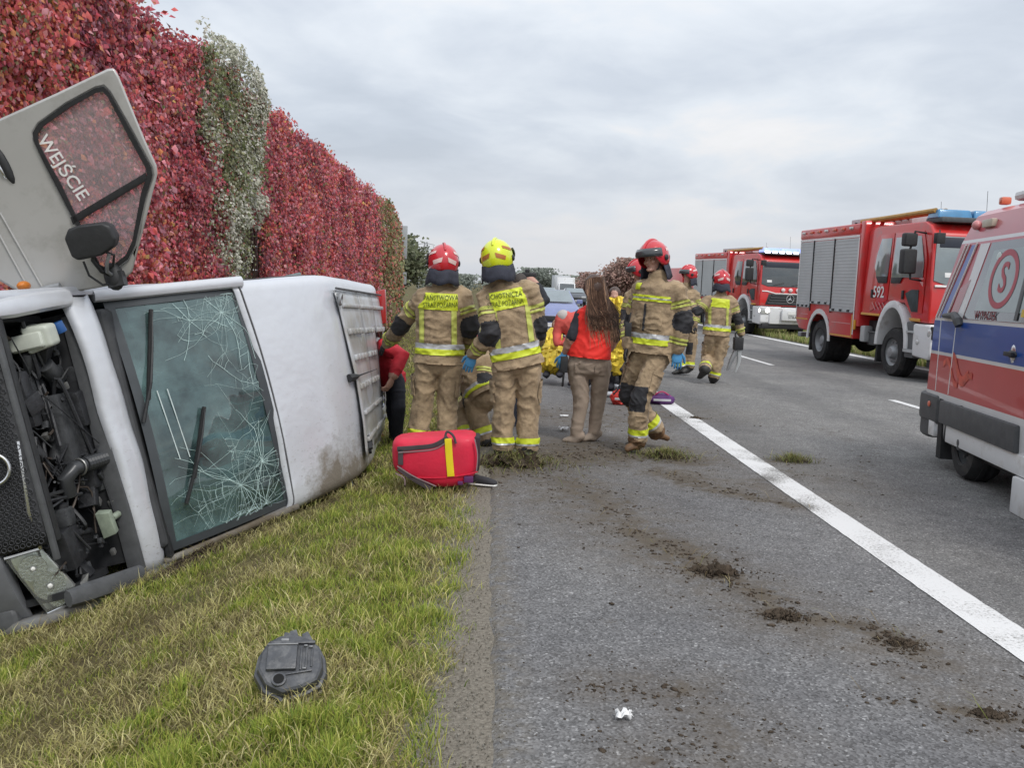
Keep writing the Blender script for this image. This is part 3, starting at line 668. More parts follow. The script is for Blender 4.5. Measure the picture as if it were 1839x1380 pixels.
def make_grit():
    n = 5200; u = rng.random(n); Y = 1/(1/2.6+(1/14-1/2.6)*u); X = rng.normal(-.03, .09, n); X = np.clip(X, -.3, .3); s = np.minimum(rng.gamma(1.2, .0013, n)+.001, .005)
    T = np.array([[1, 0, -.5], [-.5, .87, -.5], [-.5, -.87, -.5], [0, 0, .8]]); TF = np.array([[0, 2, 1], [0, 1, 3], [1, 2, 3], [2, 0, 3]])
    V = T[None]*(1+rng.normal(0, .25, (n, 4, 3)))*s[:, None, None]; a = rng.random(n)*6.28; ca, sa = np.cos(a)[:, None], np.sin(a)[:, None]
    V = np.stack([V[..., 0]*ca-V[..., 1]*sa+X[:, None], V[..., 0]*sa+V[..., 1]*ca+Y[:, None], V[..., 2]+np.where(X < .05, -.012, -.01*X)[:, None]+s[:, None]*.5], -1).reshape(-1, 3)
    col = np.array([(.30, .28, .24), (.22, .20, .16), (.38, .36, .32), (.16, .14, .11)])[rng.choice(4, n)]
    o = raw_mesh('grit', V, (TF[None]+(np.arange(n)*4)[:, None, None]).reshape(-1, 3), LEAFM, None, np.repeat(col, 4, 0)); tag(o, 'loose grit and sand along the edge of the asphalt', 'grit', kind='stuff')
make_grit()
CLODS = [(1285, 1030, .12, 'largest muddy turf clod in the middle of the dirt trail'), (1404, 1108, .085, 'small dark turf clod further down the dirt trail'), (1195, 822, .15, 'tufted turf clod behind the walking firefighter boot'),
         (925, 835, .26, 'broad tuft of torn grass beside the red rucksack'), (1620, 1158, .07, 'flat muddy clod close to the white edge line'), (1425, 829, .10, 'grassy clod lying on the traffic lane past the edge line'), (1775, 1285, .06, 'thin muddy clod at the lower right of the shoulder'), (1248, 752, .07, 'dark clod lying on the white edge line')]
for px, py, r, lab in CLODS:
    p = G(px, py); e = empty('turf_clod', p); tag(e, lab, 'turf clod', 'torn turf clods on the asphalt')
    mb = MB(); mb.ell((0, 0, -.004), (r*.95, r*.6, r*.26), 30, 14)
    V = mb.v[0]; V += np.array([[mnoise.fractal(Vector(tuple(v*20+px)), 1, 2, 3)*.5*r, mnoise.fractal(Vector(tuple(v*20+px+40)), 1, 2, 3)*.5*r, mnoise.fractal(Vector(tuple(v*34+px+90)), 1, 2, 3)*.42*r] for v in V])
    mb.build('soil_lump', SOIL, e, smooth=60)
    k = int(420*min(1.5, r/.1)); q = np.abs(rng.normal(0, .62, k))*r*1.2; a = rng.random(k)*6.28; c_ = np.stack([q*np.cos(a)*1.35, q*np.sin(a)*.85, np.maximum(.001, .26*r*(1-(q/(r*.9))**2))], 1); s_ = np.minimum(rng.gamma(1.5, .0032, k)+.002, .014)
    T = np.array([[1, 0, -.5], [-.5, .87, -.5], [-.5, -.87, -.5], [0, 0, .8]]); TF = np.array([[0, 2, 1], [0, 1, 3], [1, 2, 3], [2, 0, 3]]); V_ = T[None]*(1+rng.normal(0, .35, (k, 4, 3)))*s_[:, None, None]+c_[:, None]
    raw_mesh('crumbs', V_.reshape(-1, 3), (TF[None]+(np.arange(k)*4)[:, None, None]).reshape(-1, 3), SOIL, e)['kind'] = 'stuff'
    if py >= 850 or px in (1248,): continue
    n = int(520*min(1.6, r/.12)) if py < 850 and px < 1430 and px != 1248 else 0; a = rng.random(n)*6.28; q = np.abs(rng.normal(0, .75, n))*r*1.35; x, y = q*np.cos(a)*1.25, q*np.sin(a)*.9
    gc = np.array([(.24, .25, .075), (.33, .30, .13), (.16, .14, .06), (.15, .19, .05)])[rng.choice(4, n)]*rng.uniform(.6, 1.1, (n, 1))
    o = blades(x, y, np.maximum(.002, .22*r*(1-(q/(r*1.2))**2)), rng.uniform(.03, .13, n), np.clip(np.abs(rng.normal(1.3, .3, n)), 0, 1.58), rng.uniform(.003, .006, n), gc, 'tuft', e); o['kind'] = 'stuff'
print('setting built', round(time.time()-T0, 1))

def spline(P, n):
    P = [np.asarray(p, float) for p in P]; Q = [2*P[0]-P[1]]+P+[2*P[-1]-P[-2]]; out = []
    for i in range(1, len(Q)-2):
        for t in np.linspace(0, 1, n, endpoint=False):
            a, b, c, d = Q[i-1:i+3]; out.append(.5*((2*b)+(c-a)*t+(2*a-5*b+4*c-d)*t*t+(-a+3*b-3*c+d)*t**3))
    out.append(P[-1]); return out

# ------------------------------------------------------------------ overturned van
VA = np.array([[0.0086657, 0.2618028, 0.96508248], [-0.99885424, -0.04315867, 0.02067682], [0.04706493, -0.96415591, 0.26112884]])
VO = np.array([-3.47455163, 5.22218328, 0.23904458])
VM = Matrix([[*VA[i], VO[i]] for i in range(3)]+[[0, 0, 0, 1]])
van = empty('van', M=VM); tag(van, 'silver white delivery van lying on its side on the verge with smashed windscreen', 'van')
def vpx(px, py, p0, n):
    d = ray(px, py)@VA; c = (CC-VO)@VA; p0 = np.asarray(p0, float); n = np.asarray(n, float); return c+d*(((p0-c)@n)/(d@n))
def van_paint():
    m = bpy.data.materials.new('van_paint'); m.use_nodes = True; N = m.node_tree.nodes; L = m.node_tree.links; b = N['Principled BSDF']
    tc = N.new('ShaderNodeTexCoord'); sep = N.new('ShaderNodeSeparateXYZ'); L.new(tc.outputs['Object'], sep.inputs[0])
    def nz(s, d=7, r=.65):
        n = N.new('ShaderNodeTexNoise'); n.inputs['Scale'].default_value = s; n.inputs['Detail'].default_value = d; n.inputs['Roughness'].default_value = r; L.new(tc.outputs['Object'], n.inputs[0]); return n.outputs['Fac']
    def mr(f, a, b_, c=0, d=1):
        x = N.new('ShaderNodeMapRange'); L.new(f, x.inputs[0]); x.inputs[1].default_value = a; x.inputs[2].default_value = b_; x.inputs[3].default_value = c; x.inputs[4].default_value = d; return x.outputs[0]
    def mt(op, a, c):
        x = N.new('ShaderNodeMath'); x.operation = op
        for i, q in enumerate((a, c)):
            if isinstance(q, (int, float)): x.inputs[i].default_value = q
            else: L.new(q, x.inputs[i])
        return x.outputs[0]
    # mud smear on the roof corner that slid over the verge: around y .45-.85, x -1.7 .. -2.6
    my = mr(sep.outputs[1], .28, .78); mx1 = mr(sep.outputs[0], -3.6, -2.4); mx2 = mr(sep.outputs[0], -1.60, -1.85); mz = mr(sep.outputs[2], 1.9, 2.0)
    mask = mt('MULTIPLY', mt('MULTIPLY', my, mx1), mt('MULTIPLY', mx2, mz))
    f = mt('ADD', mask, mt('MULTIPLY', mt('SUBTRACT', nz(7), .5), 1.6)); mm = mr(mt('MULTIPLY', f, mr(mask, 0, .1)), .30, .85, 0, .92)
    dust = mr(nz(2.2), .45, .75, 0, .30)
    mpn = N.new('ShaderNodeMapping'); L.new(tc.outputs['Object'], mpn.inputs[0]); mpn.inputs['Scale'].default_value = (1.6, 34, 34); mpn.inputs['Rotation'].default_value = (0, 0, .12)
    sn = N.new('ShaderNodeTexNoise'); sn.inputs['Scale'].default_value = 1.6; sn.inputs['Detail'].default_value = 5; sn.inputs['Roughness'].default_value = .6; L.new(mpn.outputs[0], sn.inputs[0])
    scr = mr(sn.outputs['Fac'], .60, .67, 0, .55)
    def mix(f, a, c):
        x = N.new('ShaderNodeMixRGB')
        for i, q in enumerate((f, a, c)):
            if isinstance(q, tuple): x.inputs[i].default_value = (*q, 1)
            else: L.new(q, x.inputs[i])
        return x.outputs[0]
    col = mix(dust, (.60, .62, .66), (.50, .50, .50)); col = mix(mt('MULTIPLY', scr, mr(sep.outputs[1], -.3, .7, .06, 1.0)), col, (.3, .29, .27)); col = mix(mm, col, (.19, .16, .12))
    L.new(col, b.inputs['Base Color']); b.inputs['Metallic'].default_value = .25
    L.new(mr(mm, 0, 1, .34, .95), b.inputs['Roughness']); b.inputs['Coat Weight'].default_value = .25; b.inputs['Coat Roughness'].default_value = .15
    bp = N.new('ShaderNodeBump'); bp.inputs['Strength'].default_value = .22; bp.inputs['Distance'].default_value = .05; L.new(mt('ADD', nz(3.0, 3), mt('MULTIPLY', mm, nz(30, 5))), bp.inputs['Height']); L.new(bp.outputs[0], b.inputs['Normal'])
    return m
VPAINT = van_paint()
BLK = mat('black_plastic', (.022, .023, .025), .55, var=.25, nscale=20, bump=.15, bscale=60)
GREYP = mat('grey_plastic', (.075, .078, .082), .6, var=.2, nscale=12, bump=.1, bscale=80)
RUB = mat('rubber', (.018, .018, .019), .8, var=.3, nscale=15, bump=.3, bscale=60)
CHROME = mat('chrome', (.7, .71, .72), .22, .95, var=.1)
INNER = mat('van_inner', (.05, .052, .055), .8, var=.3)
def ytop(z): return float(np.interp(z, [.3, 1.2, 1.6, 2.0, 2.6], [.96, .96, .91, .855, .83]))
def tw(V):
    """the wrecked shell is twisted about its length"""
    V = np.array(V, float); k = np.clip((-V[:, 0]-1.7)/3.1, 0, 1)*np.clip((V[:, 2]-1.2)/1.3, 0, 1.1); V[:, 2] -= .20*V[:, 1]*k; return V
def van_ring(x, zt):
    pts = []; zs = zt-.15
    left = [(ytop(z), z) for z in (.35, .6, .9, 1.15, 1.35)]
    if zs > 1.45: left += [(ytop(z), z) for z in np.linspace(1.5, zs, 4)]
    else: left += [(ytop(1.4), 1.4)]*4
    yw = ytop(zs)
    arc = [(yw-.11*(1-math.cos(a)), zs+.11*math.sin(a)) for a in (.3, .6, .9, 1.2, 1.5)]
    top = [(yy, zt-.035*(abs(yy)/.7)**2) for yy in (.66, .5, .34, .17, 0)]
    half = left+arc+top; full = half+[(-a, b) for a, b in half[-2::-1]]
    return [(x, a, b) for a, b in full]
def build_van():
    # shell: roof, sides and the rounded front cap of the high roof
    xs = [-1.57, -1.62, -1.70, -1.80, -1.92, -2.06, -2.2, -2.36, -2.55, -2.8, -3.1, -3.4, -3.7, -4.0, -4.2, -4.32, -4.5, -4.66, -4.78, -4.86, -4.90]
    zt = np.interp([-x for x in xs], [1.57, 1.70, 1.9, 2.15, 2.4, 2.7, 4.7, 4.83, 4.9], [1.985, 2.12, 2.28, 2.42, 2.49, 2.52, 2.52, 2.48, 2.40])
    rings = [van_ring(x, z) for x, z in zip(xs, zt)]; rings[0] = [(p[0]+.0, p[1], p[2]) for p in rings[0]]
    mb = MB(); k = len(rings[0]); V = np.concatenate([np.array(r) for r in rings]); Fc = []
    rg = random.Random(3)
    for i in range(len(rings)-1):
        for j in range(k-1):
            a = i*k+j; q = (a, a+1, a+1+k, a+k); c = V[list(q)].mean(0)
            if c[2] > 2.4 and -4.78 < c[0] < -4.20 and -.34 < c[1] < .46: continue        # opening cut by the rescuers
            Fc.append(q)
    # crumple: dents near the ground side
    for v in V:
        if v[2] > 1.9: v[2] += .022*mnoise.noise(Vector((v[0]*2.4, v[1]*2.4, 1.7)))*(1.5 if v[1] > .3 else .6)
        if v[2] > 1.9 and v[1] > .45: v[2] -= .05*max(0, mnoise.noise(Vector((v[0]*1.5, 3.3, .2))))
    mb.add(tw(V), Fc); mb.build('body_shell', VPAINT, van, smooth=40, solid=.02)
    mb = MB(); r = van_ring(-4.88, 2.40); mb.add(tw([(-4.9, p[1]*.97, p[2]) for p in r]), [tuple(range(len(r)))]); mb.build('rear_panel', VPAINT, van)
    # rear doors' edge lamps
    mb = MB(); mb.box((-4.95, -.58, 2.50), (.12, .36, .09)); mb.v[0] = tw(mb.v[0]); mb.build('tail_lamp', mat('red_lens', (.42, .02, .02), .25, var=.1, coat=.5), van, bevel=.015)
    mb = MB(); mb.box((-4.93, .80, 1.95), (.07, .10, .72)); mb.build('tail_lamp', MATS['red_lens'], van, bevel=.015)
    # cab sides (right one faces the sky)
    for s in (-1, 1):
        pol = [(-1.62, .35), (-.1, .35), (-.06, .70), (-.13, .96), (-.55, 1.13), (-.93, 1.27), (-1.25, 1.60), (-1.62, 1.95)]
        mb = MB(); O = [(x, s*ytop(z), z) for x, z in pol]; I = [(x, s*(ytop(z)-.06), z) for x, z in pol]
        V = O+I; n = len(pol); Fc = [tuple(range(n)), tuple(range(2*n-1, n-1, -1))]+[(i, (i+1) % n, (i+1) % n+n, i+n) for i in range(n)]
        mb.add(V, Fc); mb.build('cab_side', VPAINT if s < 0 else mat('scraped_side', (.20, .205, .21), .7, var=.3, dirt=(.1, .085, .06), dirt_amt=.6), van, bevel=.02)
    # A-pillars and roof header round the glass
    WB, WT = (-.93, 1.294), (-1.59, 1.957)
    for s in (-1, 1):
        mb = MB(); pts = [(WB[0]+(WT[0]-WB[0])*t, s*(.885+(.845-.885)*t), WB[1]+(WT[1]-WB[1])*t) for t in np.linspace(-.1, 1.05, 8)]
        mb.tube(pts, [.042 if s < 0 else .022]*8, 10, ell=(1, .8)); mb.build('pillar', VPAINT if s < 0 else mat('scraped_pillar', (.22, .21, .19), .8, var=.4, nscale=8, dirt=(.1, .08, .055), dirt_amt=.8), van)
    # scuttle panel between bonnet opening and glass
    P = []
    for y in np.linspace(-.90, .90, 25):
        row = []
        for t in np.linspace(0, 1, 10):
            x = -.65-.05*(y/.9)-.18*t+.015*math.cos(y*2); z = 1.20+.075*t+.030*math.sin(t*math.pi)+.015*mnoise.noise(Vector((y*3, t, 0)))-.05*(abs(y)/.9)**4
            if t == 0: z -= .03
            row.append((x, y+.02*math.sin(t*3), z))
        P.append(row)
    mb = MB(); mb.grid(P); mb.build('scuttle_panel', VPAINT, van, solid=.025, smooth=50)
    # dark flange below it
    mb = MB(); mb.box((-.665, .05, 1.135), (.05, 1.66, .10), [[1, 0, 0], [0, 1, 0], [0, 0, 1]]); mb.build('scuttle_flange', GREYP, van, bevel=.01)
    mb = MB(); mb.box((-.885, .12, 1.283), (.035, 1.45, .02)); mb.box((-.90, .80, 1.27), (.06, .14, .04)); mb.build('wiper_cowl', BLK, van, bevel=.008)
    # windscreen
    n3 = norm((.707, 0, .705))
    def ws(u, v, off=0.0):
        """u 0..1 base->top, v -1..1 right->left"""
        hw = .835+(.80-.835)*u; x = WB[0]+(WT[0]-WB[0])*u; z = WB[1]+(WT[1]-WB[1])*u
        b = .085*(1-v*v)*(1-.25*u)+.02*math.sin(u*math.pi)-.03
        return np.array([x, hw*v, z])+n3*(b+off)
    def ws_uv(px, py):
        p = vpx(px, py, np.array([WB[0], 0, WB[1]])+n3*.03, n3); u = ((p[0]-WB[0])*(WT[0]-WB[0])+(p[2]-WB[1])*(WT[1]-WB[1]))/((WT[0]-WB[0])**2+(WT[1]-WB[1])**2)
        return u, p[1]/(.835+(.80-.835)*u)
    WG = windscreen_glass()
    us = np.linspace(-.02, 1.02, 22); vv = np.linspace(-1, 1, 36)
    mb = MB(); mb.grid([[ws(u, v)-n3*.02*max(0, mnoise.noise(Vector((u*3, v*3, 5)))) for v in vv] for u in us]); wso = mb.build('windscreen', WG, van, smooth=60)
    # black ceramic border
    mb = MB(); T = []
    for (u0, u1, v0, v1, nu, nv) in ((-.03, .035, -1.01, 1.01, 2, 24), (.955, 1.03, -1.01, 1.01, 2, 24), (0, 1, -1.015, -.95, 16, 2), (0, 1, .95, 1.015, 16, 2)):
        mb.grid([[ws(u, v, .004) for v in np.linspace(v0, v1, nv)] for u in np.linspace(u0, u1, nu)])
    mb.build('windscreen_border', mat('frit', (.05, .057, .062), .35, var=.15), wso)
    # cracks
    rg = random.Random(11); mb = MB()
    def line(pts, w):
        pts = [p for p in pts if -.0 < p[0] < 1.0 and -.97 < p[1] < .97]
        for a, b in zip(pts[:-1], pts[1:]):
            A, B = ws(a[0], a[1], .006), ws(b[0], b[1], .006); d = B-A
            if np.linalg.norm(d) < 1e-4: continue
            sd = norm(np.cross(d, n3))*w*.5; mb.add([A-sd, A+sd, B+sd, B-sd], [(0, 1, 2, 3)])
    for (cx, cy, n, rmax, seed) in ((400, 560, 26, .6, 1), (432, 872, 36, .62, 2), (412, 525, 20, .4, 3), (470, 830, 28, .42, 4), (400, 965, 26, .5, 5), (452, 690, 9, .6, 7), (482, 905, 24, .35, 10), (340, 575, 7, .3, 9)):
        cu, cv = ws_uv(cx, cy); rays_ = []
        for q in range(n):
            a = q/n*6.28+rg.uniform(-.1, .1); L = rmax*rg.uniform(.35, 1.0); pts = []; u, v = cu, cv; m = int(L/.05)+2; aa = a
            for t in range(m):
                pts.append((u, v)); aa += rg.gauss(0, .22); u += math.cos(aa)*.05*1.06; v += math.sin(aa)*.05/.82*1.0
            rays_.append(pts); line(pts, rg.choice((.0009, .0012, .0016, .0028)))
        for ring in range(1, 8):
            for q in range(n):
                A, B = rays_[q], rays_[(q+1) % n]
                if ring < min(len(A), len(B)) and rg.random() < .42: line([A[ring], ((A[ring][0]+B[ring][0])/2+rg.gauss(0, .008), (A[ring][1]+B[ring][1])/2+rg.gauss(0, .008)), B[ring]], rg.choice((.0008, .0012, .0018)))
    mb.build('cracks', mat('crack_white', (.42, .56, .54), .35, var=.5, nscale=5), wso, merge=False, smooth=0)
    # two thin pale strips on the glass
    for (a, b) in (((278, 703), (320, 826)), ((296, 700), (337, 822))):
        ua, ub = ws_uv(*a), ws_uv(*b); A, B = ws(*ua, .008), ws(*ub, .008); sd = norm(np.cross(B-A, n3))*.0035
        mb = MB(); mb.add([A-sd, A+sd, B+sd, B-sd], [(0, 1, 2, 3)]); mb.build('pale_line', mat('pale_strip', (.5, .58, .57), .5), wso)
    # wipers
    for piv, elb, tip in (((252, 760), (262, 690), (271, 560)), ((333, 905), (345, 830), (358, 737))):
        pts = [ws(*ws_uv(*q), o) for q, o in ((piv, .02), (elb, .055), (tip, .045))]
        mb = MB(); mb.tube([pts[0], pts[1]], [.014, .010], 6); mb.tube([pts[1], (pts[1]+pts[2])/2+n3*.012, pts[2]], [.010, .008, .004], 6)
        w = mb.build('wiper', BLK, van)
        A, B = ws(*ws_uv(elb[0]-2, elb[1]+30), .02), ws(*ws_uv(tip[0], tip[1]-4), .02); sd = norm(np.cross(B-A, n3))*.011
        mb = MB(); mb.prism([A-sd, A+sd, B+sd, B-sd], n3, .022); mb.build('blade', RUB, w)
    # cab interior
    mb = MB(); mb.box((-1.02, 0, 1.12), (.42, 1.6, .34)); mb.box((-1.15, .42, 1.28), (.2, .4, .12)); mb.build('dashboard', INNER, van, bevel=.05, seg=3)
    for y in (-.5, .05, .5):
        mb = MB(); mb.box((-1.75, y, .85), (.48, .46, .14)); mb.box((-2.0, y, 1.28), (.14, .46, .8)); mb.box((-2.02, y, 1.80), (.1, .26, .2)); mb.build('seat', mat('seat_cloth', (.13, .15, .17), .9, var=.3, nscale=9), van, bevel=.05, seg=3)
    mb = MB(); mb.torus((-1.28, .45, 1.22), (.7, 0, .6), .19, .016, 24, 8); mb.cyl((-1.28, .45, 1.22), (-1.1, .45, 1.05), .03); mb.build('steering_wheel', BLK, van)
    mb = MB(); mb.box2((-2.35, -.88, .4), (-2.3, .88, 2.3)); mb.build('bulkhead', mat('bulkhead', (.24, .29, .30), .8, var=.3, nscale=4), van)
    mb = MB(); mb.box2((-4.85, -.9, .5), (-1.0, .9, .6)); mb.build('load_floor', INNER, van)
    mb = MB(); mb.box2((-1.75, .66, .7), (-1.35, .82, 1.45)); [mb.ell((-1.42-.1*q, .62-.05*(q % 3), 1.30+.13*q), (.20, .12+.03*(q % 2), .16), 12, 8) for q in range(4)]; mb.build('door_trim', mat('door_trim', (.035, .04, .042), .9, var=.4), van, bevel=.04)
    # roof: a flat ribbed panel set on the shell, ribs and seams running lengthwise
    RP = mat('roof_panel_paint', (.50, .515, .53), .42, .25, var=.12, nscale=2.5, coat=.15, dirt=(.36, .345, .31), dirt_amt=.55, dscale=3.5)
    zr = lambda y: 2.535-.035*(abs(y)/.7)**2
    gx = np.linspace(-2.42, -4.84, 26); gy = np.linspace(-.69, .69, 24); V = []; Fc = []
    for x in gx:
        for y in gy: V.append((x, y, zr(y)-.01+.010*mnoise.noise(Vector((x*3, y*3, 4)))*(2 if y > .2 else 1)))
    for i in range(25):
        for j in range(23):
            cx, cy = (gx[i]+gx[i+1])/2, (gy[j]+gy[j+1])/2
            if -4.78 < cx < -4.20 and -.34 < cy < .46: continue
            q = i*24+j; Fc.append((q, q+1, q+25, q+24))
    mb = MB(); mb.add(tw(V), Fc); rpo = mb.build('roof_panel', RP, van, smooth=30, solid=.014)
    def tbuild(mb, *a, **k): mb.v = [tw(v) for v in mb.v]; return mb.build(*a, **k)
    for iy, y in enumerate((-.56, -.34, -.12, .12, .34, .56)):
        for a, b in ((-2.5, -3.32), (-3.42, -4.14), (-4.22, -4.8)):
            if -.34 < y < .46 and b < -4.2: continue
            z = zr(y)
            if iy in (1, 2, 3):
                t = a
                while t-.17 > b-.01: mb = MB(); mb.box((t-.075, y, z+.002), (.145, .05, .034)); tbuild(mb, 'roof_rib', RP, rpo, bevel=.014); t -= .19
            else: mb = MB(); mb.box(((a+b)/2, y, z+.002), (a-b, .038, .034)); tbuild(mb, 'roof_rib', RP, rpo, bevel=.014)
    for x0 in (-3.37, -4.18):
        mb = MB(); ys = np.linspace(-.69, .69, 16)
        for q in range(15): mb.add([(x0-.007, ys[q], zr(ys[q])+.001), (x0+.007, ys[q], zr(ys[q])+.001), (x0+.007, ys[q+1], zr(ys[q+1])+.001), (x0-.007, ys[q+1], zr(ys[q+1])+.001)], [(0, 1, 2, 3)])
        tbuild(mb, 'roof_seam', mat('seam', (.09, .09, .095), .8), rpo)
    mb = MB(); mb.tube([(-2.4, -.70, 2.505), (-4.84, -.70, 2.505)], .010, 6); tbuild(mb, 'gutter', MATS['seam'], van)
    mb = MB(); mb.torus((-2.36, -.60, 2.53), (0, .3, 1), .04, .013, 14, 6); mb.box((-2.40, -.64, 2.52), (.1, .03, .03)); tbuild(mb, 'roof_eyelet', STEEL, van)
    for sy in (-1, 1):
        mb = MB(); mb.tube([(x, sy*(ytop(z-.15)+.004), z-.16) for x, z in zip(xs[1:-1], zt[1:-1])], .006, 5); tbuild(mb, 'roof_joint', MATS['seam'], van)
    mb = MB(); mb.tube([p_ for p_ in van_ring(-1.60, 2.02)[9:-9]], .007, 5); mb.build('header_joint', MATS['seam'], van)
    # jagged metal edges of the cut
    mb = MB()
    for q in range(22):
        t = q/22*6.28; cx, cy = -4.49+.29*math.cos(t), .06+.40*math.sin(t); r = rg.uniform(.03, .09); d = np.array([math.cos(t), math.sin(t), 0]); sd = np.array([-d[1], d[0], 0])*.05
        A = np.array([cx, cy, 2.5]); mb.add([A-sd, A+sd, A+d*r*.2+np.array([0, 0, rg.uniform(-.02, .05)])], [(0, 1, 2)])
    tbuild(mb, 'cut_edge', VPAINT, van, merge=False, smooth=0)
    # aerial
    p0 = vpx(592, 687, (0, 0, 2.50), (0, 0, 1)); p0 = np.array([-2.30, .03, 2.48])
    mb = MB(); mb.tube([p0, p0+(-.05, 0, .04), p0+(-.14, 0, .06)], [.035, .028, .012], 8); mb.tube([p0+(-.12, 0, .055), p0+(-.62, -.01, .16)], [.008, .003], 5); mb.build('aerial', BLK, van)
    # plastic roof-corner bracket, broken
    mb = MB()
    for q in range(9): c = np.array([-2.52+rg.uniform(-.08, .08), .60+rg.uniform(-.06, .06), 2.50+rg.uniform(-.02, .03)]); mb.box(c, (rg.uniform(.03, .09), .02, .03), Matrix.Rotation(rg.uniform(0, 3), 3, 'Z'))
    tbuild(mb, 'broken_bracket', BLK, van)

    # ---------------- nose: bonnet opening and engine
    mb = MB(); mb.box2((-.70, -.80, .35), (-.66, .80, 1.15)); mb.box2((-.66, -.82, .35), (-.1, -.78, .96)); mb.box2((-.66, .80, .35), (-.12, .84, .96)); mb.box2((-.66, -.8, .33), (-.1, .8, .37)); mb.build('engine_bay', mat('bay_dark', (.014, .015, .017), .8, var=.4), van)
    # wings' upper flanges (white, seen along the top and bottom of the opening)
    for s in (-1, 1):
        mb = MB(); pts = [(-.08, s*.84, .955), (-.2, s*.85, 1.02), (-.4, s*.87, 1.09), (-.62, s*.885, 1.17)]
        mb.tube(pts, [.05, .06, .06, .055], 8, ell=(1, .7)); mb.build('wing_flange', VPAINT if s < 0 else GREYP, van)
    ENG = mat('engine_grey', (.055, .058, .062), .55, .3, var=.5, nscale=9, bump=.4, bscale=40); ENGD = mat('engine_dark', (.02, .021, .024), .5, var=.5, nscale=12, bump=.4, bscale=40); ALU = mat('engine_alu', (.30, .30, .29), .45, .7, var=.4, nscale=12)
    def hp(px, py, depth=.0): return vpx(px, py, np.array([-.12, 0, .98])-np.array([.37, 0, .93])*depth, (.37, 0, .93))
    def blob(name, px, py, dep, d, m, bev=.02, rot=0.0):
        mb = MB(); mb.box((0, 0, 0), d, Matrix.Rotation(rot, 3, 'Z')); mb.v[0] += hp(px, py, dep); return mb.build(name, m, van, bevel=bev, seg=2)
    blob('engine_block', 130, 810, .30, (.36, .52, .34), ENGD, .03); blob('cylinder_head', 120, 780, .17, (.26, .50, .12), ENG, .02); blob('air_filter_box', 150, 680, .13, (.16, .20, .13), ENG, .02, .15)
    blob('fuse_box', 140, 735, .12, (.13, .22, .10), ENGD, .015, .1); blob('battery', 110, 985, .16, (.20, .24, .18), ENGD, .012, .2); blob('duct', 40, 720, .14, (.12, .34, .12), ENGD, .03, .1); blob('pump', 115, 930, .12, (.12, .12, .1), ENG, .03)
    blob('bracket', 205, 905, .10, (.06, .08, .05), ALU, .01, .4); blob('wiper_motor', 178, 860, .16, (.12, .16, .1), ENG, .03); blob('relay_box', 100, 675, .16, (.10, .10, .08), ENG, .01, .5)
    # washer bottle with blue cap
    A = hp(75, 605, .05); mb = MB(); mb.box((0, 0, 0), (.17, .17, .15), Matrix.Rotation(.15, 3, 'Z'), taper=(.8, .75)); mb.v[0] += A; mb.box((0, 0, 0), (.10, .10, .2)); mb.v[1] += A+np.array([.05, .02, -.06])
    wb = mb.build('washer_bottle', mat('milky_plastic', (.52, .55, .48), .45, var=.15), van, bevel=.025, seg=3)
    B = hp(103, 588, .03); mb = MB(); mb.cyl(B+(0, -.03, 0), B+(-.02, .035, .01), .035, 14); mb.build('bottle_cap', mat('blue_cap', (.02, .09, .28), .4), wb, bevel=.005)
    C2 = hp(193, 940, .06); mb = MB(); mb.box(C2, (.07, .17, .08), Matrix.Rotation(.2, 3, 'Z'), taper=(.8, .85)); mb.cyl(C2+(-.04, -.02, .02), C2+(-.10, -.03, .04), .022, 12); mb.build('coolant_reservoir', mat('reservoir', (.24, .28, .22), .4, var=.3, nscale=12), van, bevel=.02, seg=3)
    # intake hose: elbow plus ribbed section
    pts = [hp(125, 890, .12), hp(118, 862, .09), hp(133, 842, .06), hp(165, 830, .06), hp(200, 820, .08)]
    mb = MB(); mb.tube(pts[:3]+[hp(150, 836, .055)], [.045, .047, .045, .045], 14); mb.build('intake_elbow', mat('hose', (.035, .037, .04), .35, var=.2), van)
    mb = MB(); t = np.linspace(0, 1, 21); seg = [hp(150, 836, .055)+(pts[4]-hp(150, 836, .055))*q for q in t]; mb.tube(seg, [.042 if q % 2 else .050 for q in range(21)], 14); mb.build('ribbed_hose', MATS['hose'], van, smooth=20)
    mb = MB(); mb.torus(hp(143, 839, .055), pts[3]-pts[2], .05, .006, 18, 6); mb.build('hose_clamp', ALU, van)
    # wiring and pipes
    for q in range(90):
        a = (rg.uniform(20, 230), rg.uniform(620, 1030)); P3 = [hp(a[0]+rg.gauss(0, 34)*t, a[1]+rg.gauss(0, 45)*t+t*rg.uniform(-40, 60), .07+.12*rg.random()) for t in (0, .5, 1.0, 1.5)]
        P3 = [p for p in P3 if -.65 < p[0] < -.1 and abs(p[1]) < .78]
        if len(P3) < 3: continue
        P3 = spline([q_+np.array([rg.gauss(0, .02), rg.gauss(0, .02), rg.gauss(0, .015)]) for q_ in P3], 5); mb = MB(); mb.tube(P3, rg.choice((.004, .006, .008, .012)), 6); mb.build('cable', rg.choice((ENGD, BLK, ENGD, ENG, mat('dull_pipe', (.07, .055, .045), .5, .4))), van)
    for q in range(46):
        px, py = rg.uniform(45, 240), rg.uniform(600, 1045); dpt = rg.uniform(.10, .26); p = hp(px, py, dpt)
        if not (-.63 < p[0] < -.14 and abs(p[1]) < .74): continue
        mb = MB(); rr = Matrix.Rotation(rg.uniform(0, 3), 3, 'Z') @ Matrix.Rotation(rg.uniform(-.5, .5), 3, 'X')
        if q % 3: mb.box(p, (rg.uniform(.05, .14), rg.uniform(.05, .16), rg.uniform(.04, .12)), rr)
        else: mb.cyl(p-np.array(rr @ Vector((0, .06, 0))), p+np.array(rr @ Vector((0, .06, 0))), rg.uniform(.02, .055), 14)
